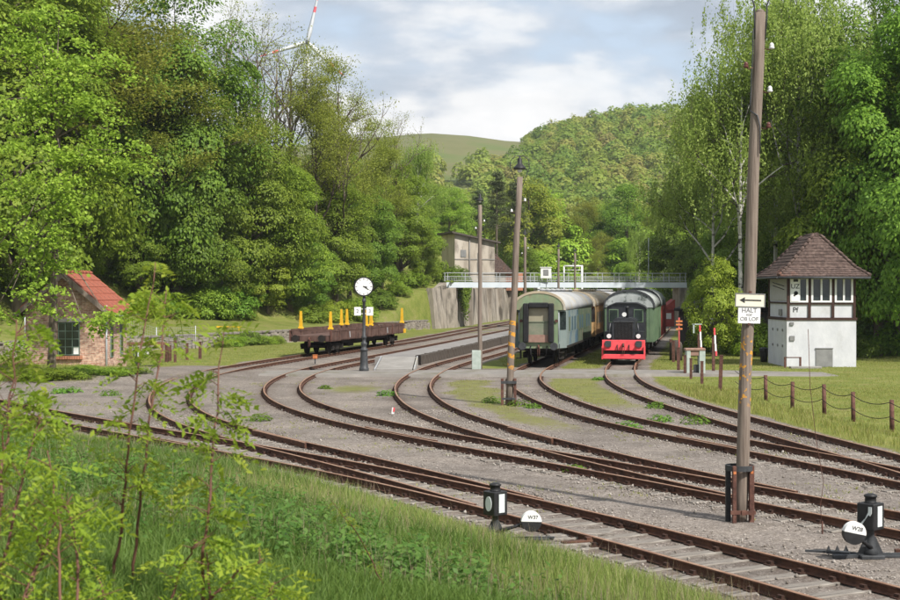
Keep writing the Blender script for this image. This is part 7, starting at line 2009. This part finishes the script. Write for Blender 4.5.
for i, (v, px, D, h, w) in enumerate([(0, 232, 107, 1.0, 1.1), (1, 247, 110, 1.2, 1.2), (0, 262, 111, 0.9, 1.0), (0, 275, 113, 0.8, 0.9), (0, 222, 106, 0.6, 0.8)]):
    fresh_bush(v, px, D, h, w, ['small bush at the wall foot, second from the left of five', 'darkest bush at the wall foot, middle of five', 'small bush at the wall foot, fourth from the left', 'small bush at the wall foot nearest the flat wagon', 'smallest bush at the wall foot, leftmost of five'][i], 'small bushes at the low stone wall')
for px, D, h, w, lab in ((735, 96, 2.2, 1.8, 'green shrub below the HALT sign, left of the signal box'), (756, 92, 2.6, 1.6, 'green shrub touching the left back corner of the signal box'), (712, 99, 2.0, 1.6, 'green shrub in front of the board shed'), (872, 96, 3.0, 2.6, 'shaded shrub right of the signal box at the lawn edge'), (893, 93, 3.2, 2.8, 'shaded shrub at the right border behind the lawn'), (858, 90, 1.4, 1.2, 'low shaded shrub at the right back corner of the signal box')):
    fresh_bush(1 if px > 850 else 0, px, D, h, w, lab)
for px, D, h, w, lab in ((60, 64, 0.55, 1.1, 'low green weeds at the foot of the hut tree'), (85, 66, 0.45, 1.0, 'low green weeds below the hut window'), (110, 66, 0.40, 1.0, 'low green weeds at the right corner of the hut'), (130, 67, 0.40, 0.8, 'low green weeds right of the hut corner'), (35, 63, 0.6, 1.2, 'low green weeds left of the hut tree')):
    fresh_bush(0, px, D, h, w, lab, 'weeds round the brick hut')
TUFT = [(661, 45.8, 'bright green tuft between the two right hand tracks, upper left of three'), (657, 51, 'leafy tuft between the two right hand tracks, farthest'), (697, 45, 'largest bright tuft, left of the telegraph pole between rails'), (387, 57, 'bright leafy tuft in the gravel left of the lamp pole'), (493, 53.5, 'green tuft left of the lamp pole foot'), (520, 52, 'green tuft right of the lamp pole foot'), (533, 51, 'small green tuft farther right of the lamp pole foot'), (598, 67, 'small tuft near the path between coach and locomotive'), (325, 61, 'small tuft inside the curve below the clock'), (627, 43.5, 'bright tuft at the left edge of the track along the lawn'), (574, 33, 'small pale tuft in the gravel right of the left switch stand'), (60, 58, 'green tuft in gravel below the hut, left'), (72, 58.5, 'green tuft in gravel below the hut, second from left'), (110, 57, 'green tuft in gravel below the hut, right'), (260, 46, 'flat grassy tuft between the two left curves')]
for px, D, lab in TUFT:
    x = PX(px, D); t = thing('weed_tuft', lab, 'weed', (x, D, tz(x, D) - 0.02), random.uniform(0, 6)); r = np.random.default_rng(int(px)); n = 150
    sc = 0.62 if px == 697 else 0.36 if px in (574, 598, 325, 533) else 0.5
    d = unit(r.normal(size=(n, 3))); d[:, 2] = np.abs(d[:, 2]); C = d * (r.uniform(0.2, 1, n) ** 0.5)[:, None] * np.array([1, 1, 0.55]) * sc
    V, F = leaf_quads(C, unit(np.array([0, 0, 0.9]) + 0.6 * d + 0.3 * r.normal(size=(n, 3))), 0.13, 0.55, r, d)
    obj('leaves', np_mesh('leaves', V, F, M['leaf_tuft'], rnd=np.repeat(r.uniform(0, 1, n), 4)), t)

# wooded hill far behind
def hill_wood():
    r = np.random.default_rng(17)
    tv = []
    for v in range(5):
        k = 230; d = unit(r.normal(size=(k, 3))); d[:, 2] = np.abs(d[:, 2]) * 1.0 - 0.15
        P = d * (r.uniform(0.55, 1, k) ** 0.5)[:, None] * np.array([1, 1, 1.35]); P += 0.16 * np.sin(P[:, [1, 2, 0]] * 5 + v)
        Nn_ = unit(d + np.array([0, 0, 0.35]) + 0.12 * r.normal(size=(k, 3)))
        tv.append(leaf_quads(P, Nn_, 0.27, 0.8, r)[0])
    VV, RR = [], []
    pts = []
    for _ in range(9000):
        px = r.uniform(380, 760); y = r.uniform(430, 850); x = PX(px, y)
        pts.append((x, y, px))
    pts = np.array(pts); z = terr(pts[:, 0], pts[:, 1])
    py = YH - (z - CAMZ) * FPX / pts[:, 1]
    sky = np.interp(pts[:, 2], SKY_PX, SKY_Y)
    meadow = (pts[:, 2] < 528 + 6 * np.sin(py / 5)) & (py < 168 + 0.12 * (528 - pts[:, 2]) + 3 * np.sin(pts[:, 2] / 9))
    keep = ~meadow
    # poisson-like thinning
    cell = {}
    n = 0
    for (x, y, px), zz, k in zip(pts, z, keep):
        if not k: continue
        key = (int(x / 6.6), int(y / 9.5))
        if key in cell: continue
        cell[key] = 1
        s = r.uniform(2.8, 6.2) * (1.0 if YH - (zz - CAMZ) * FPX / y > 158 else 0.5 + 0.5 * float(sstep(px, 518, 556))); h = s * r.uniform(0.7, 1.1); a = r.uniform(0, 6.28); c, sn = math.cos(a), math.sin(a)
        W = tv[n % 5]; W = np.c_[(W[:, 0] * c - W[:, 1] * sn) * s, (W[:, 0] * sn + W[:, 1] * c) * s, W[:, 2] * h + h * 0.75] + np.array([x, y, zz])
        VV.append(W); tr_ = r.beta(2.0, 2.4); RR.append(np.clip(tr_ + r.normal(0, 0.06, len(W) // 4), 0, 1).repeat(4)); n += 1
    V = np.vstack(VV)
    o = obj('hill_forest', np_mesh('hill_forest', V, np.arange(len(V)).reshape(-1, 4), M['leaf_hill'], rnd=np.concatenate(RR)))
    tag(o, 'mixed spring wood covering the rounded hill in the distance', 'forest', kind='stuff')
    print('hill trees', n)
hill_wood()

# ------------------------------------------------------------------ young trees close in front
def compound(r, nl=9, L=0.21, leaf=0.062):
    """pinnate leaf in local axes: rachis along +x, drooping"""
    C, T = [], []
    for i in range(nl):
        k = i // 2; s = -1 if i % 2 else 1
        u = 0.25 + 0.75 * (k + 0.5) / (nl / 2) if i < nl - 1 else 1.0
        x = L * u; z = -0.55 * L * u * u
        if i == nl - 1: t = np.array([1, 0, -0.9])
        else: t = np.array([0.55, s, -0.35])
        t = t / np.linalg.norm(t); C.append(np.array([x, 0, z]) + t * leaf * 0.5); T.append(t)
    C = np.array(C); T = np.array(T); n = len(C)
    Nn_ = unit(np.tile([-0.15, 0, 1.0], (n, 1)) + 0.25 * r.normal(size=(n, 3)))
    t = unit(T - (T * Nn_).sum(1, keepdims=True) * Nn_); s = np.cross(Nn_, t)
    ll = leaf * r.uniform(0.75, 1.15, (n, 1)); w = ll * 0.48; f = 0.18 * w * Nn_
    V = np.stack([C - t * ll * 0.5, C + s * w * 0.5 + f, C + t * ll * 0.5 - 0.6 * f, C - s * w * 0.5 + f], 1).reshape(-1, 3)
    rq = np.array([(0, 0.0035, 0), (0, -0.0035, 0), (L * 0.9, -0.002, -0.5 * L), (L * 0.9, 0.002, -0.5 * L)])
    return np.vstack([V, rq])
CT = [compound(np.random.default_rng(200 + i), nl=[9, 11, 7][i % 3]) for i in range(6)]
def sapling(label, stems, D, nleaf, t0=0.25, seed=0, rad=0.014, sc=1.0, mat='leaf_yg', twig=0.22, name='sapling'):
    r = np.random.default_rng(300 + seed)
    x0 = PX(stems[0][0][0], D); z0 = tz(x0, D)
    t = thing(name, label, 'sapling', (x0, D, z0), 0, 'young trees on the bank close to the camera')
    VV, RR = [], []
    for st in stems:
        pts = [Vector((PX(px, D) - x0, 0.25 * math.sin(i * 1.1 + seed), PZ(py, D) - z0)) for i, (px, py) in enumerate(st)]
        if pts[0].z > 0.02: pts = [Vector((pts[0].x - 0.02, pts[0].y, -0.05))] + pts
        n = len(pts); q = MB(); fine = []
        for i in range(n - 1):
            for u in np.linspace(0, 1, 5)[:-1]: fine.append(pts[i].lerp(pts[i + 1], u) + Vector(r.normal(size=3) * 0.008))
        fine.append(pts[-1]); m = len(fine)
        q.tube(fine, [rad * (1 - 0.78 * i / m) for i in range(m)], n=7)
        k = max(3, int(nleaf / len(st) * len(st)))
        for j in range(nleaf):
            u = t0 + (1 - t0) * r.uniform(0, 1) ** 0.8; i = min(m - 2, int(u * (m - 1))); p = np.array(fine[i].lerp(fine[i + 1], u * (m - 1) - i))
            a = r.uniform(0, 6.28); ln = twig * r.uniform(0.1, 1.0) * (1.25 - 0.7 * u)
            d = np.array([math.cos(a), math.sin(a), r.uniform(0.2, 0.9)]); d /= np.linalg.norm(d); e = p + d * ln
            if ln > 0.06: q.tube([Vector(p), Vector(e)], [0.004, 0.002], n=4, cap=False)
            for b in range(r.integers(1, 4)):
                a2 = a + r.normal() * 0.9; pitch = r.uniform(-0.5, 0.35); s = sc * r.uniform(0.65, 1.15)
                ca, sa = math.cos(a2), math.sin(a2); cp, sp = math.cos(pitch), math.sin(pitch)
                W = CT[r.integers(0, 6)] * s; ro = r.normal() * 0.5; cr, sr = math.cos(ro), math.sin(ro)
                W = np.c_[W[:, 0], W[:, 1] * cr - W[:, 2] * sr, W[:, 1] * sr + W[:, 2] * cr]
                W = np.c_[W[:, 0] * cp - W[:, 2] * sp, W[:, 1], W[:, 0] * sp + W[:, 2] * cp]
                W = np.c_[W[:, 0] * ca - W[:, 1] * sa, W[:, 0] * sa + W[:, 1] * ca, W[:, 2]] + e
                VV.append(W); RR.append(np.repeat(np.clip(r.normal(0.5, 0.22) + r.normal(0, 0.1, len(W) // 4), 0, 1), 4))
        q.build('stem', M['stem'], t)
    V = np.vstack(VV)
    obj('leaves', np_mesh('leaves', V, np.arange(len(V)).reshape(-1, 4), M[mat], rnd=np.concatenate(RR)), t)
    return t
sapling('thin reddish sapling with two leaning stems in front of the hut corner', [[(100, 660), (110, 570), (124, 500), (138, 430), (146, 350), (154, 262)]], 10.0, 46, 0.34, 1)
sapling('thin sapling just right of the leaning one, forked crown', [[(122, 660), (133, 565), (148, 480), (158, 400), (164, 330), (160, 290)]], 10.4, 46, 0.32, 2)
sapling('straight thin sapling standing alone in front of the left curves', [[(202, 660), (208, 560), (214, 490), (217, 410), (219, 325)]], 9.6, 42, 0.26, 3, sc=1.1, twig=0.16)
sapling('leafy sapling at the left border with reddish stem', [[(4, 660), (6, 560), (2, 480), (0, 400), (6, 320)], [(14, 660), (10, 570), (22, 480), (30, 420)]], 8.6, 30, 0.12, 4, twig=0.35)
sapling('dense yellow green shrub in the lower left corner', [[(70, 660), (62, 580), (48, 520), (36, 455)], [(60, 660), (80, 600), (66, 540), (50, 500)], [(20, 660), (30, 590), (40, 540), (62, 500)], [(10, 660), (22, 620), (30, 560), (20, 520)]], 8.2, 15, 0.1, 5, twig=0.32)
sapling('low spreading shrub along the bottom between the saplings', [[(150, 670), (160, 620), (175, 575), (195, 545)], [(170, 670), (190, 620), (230, 580), (262, 560)], [(110, 670), (100, 610), (85, 575)], [(190, 670), (205, 610), (200, 560)], [(230, 670), (250, 620), (270, 590)]], 9.0, 14, 0.15, 6, twig=0.28)
sapling('arching bramble shoot with tiny yellow leaves, bottom centre', [[(392, 640), (380, 590), (362, 545), (345, 512), (333, 497)]], 13.0, 26, 0.1, 7, sc=0.42, twig=0.05, rad=0.009)
sapling('leafy shrub at the left edge below the hut tree', [[(-10, 640), (-4, 520), (10, 430), (26, 375)], [(-20, 640), (-16, 500), (-6, 380), (4, 330)]], 11.5, 26, 0.2, 8, twig=0.4, sc=1.2)

def nettles():
    r = np.random.default_rng(9); Ps = []; Ns = []
    for (px, D, w, n) in ((385, 15.4, 0.75, 150), (345, 15.0, 0.6, 80), (430, 15.2, 0.5, 60), (250, 15.0, 1.0, 70), (300, 16.5, 0.9, 60), (110, 17.0, 1.2, 140), (60, 19.0, 1.3, 110), (180, 18.0, 1.3, 120), (240, 20.0, 1.0, 70), (120, 22.0, 1.4, 90), (330, 17.5, 0.9, 60)):
        x0 = PX(px, D)
        for _ in range(n):
            x, y = x0 + r.normal() * w, D + r.normal() * w * 0.9; z = tz(x, y); h = r.uniform(0.22, 0.5)
            for k in range(9):
                u = (k + 1) / 9; a = k * 1.57 + r.uniform(0, 0.5); ro = 0.07 * (1.15 - u * 0.6)
                Ps.append((x + ro * math.cos(a) + 0.1 * u * math.sin(x * 9), y + ro * math.sin(a), z + h * u)); Ns.append((0.5 * math.cos(a), 0.5 * math.sin(a), 0.9))
    P = np.array(Ps); V, F = leaf_quads(P, unit(np.array(Ns) + 0.25 * r.normal(size=P.shape)), 0.085, 0.55, r)
    o = obj('undergrowth', np_mesh('undergrowth', V, F, M['leaf_nettle'], rnd=np.repeat(r.uniform(0, 1, len(P)), 4)))
    tag(o, 'dark leafy weeds growing among the grass of the bank', 'weeds', kind='stuff')
nettles()

# ------------------------------------------------------------------ thin air between here and the hills
def haze():
    b = MB(); x0, x1, y0, y1, z0, z1 = -880, 1050, -14, 1600, -60, 330
    b.box(((x0 + x1) / 2, (y0 + y1) / 2, (z0 + z1) / 2), (x1 - x0, y1 - y0, z1 - z0))
    m = bpy.data.materials.new('haze'); m.use_nodes = True; nt = m.node_tree; nt.nodes.remove(nt.nodes['Principled BSDF'])
    v = N(nt, 'ShaderNodeVolumePrincipled'); v.inputs['Color'].default_value = (0.85, 0.9, 1.0, 1); v.inputs['Density'].default_value = 0.00011
    nt.links.new(v.outputs[0], nt.nodes['Material Output'].inputs['Volume'])
    o = b.build('haze', m); o['kind'] = 'stuff'; o['label'] = 'faint bluish haze of the valley air'
haze()
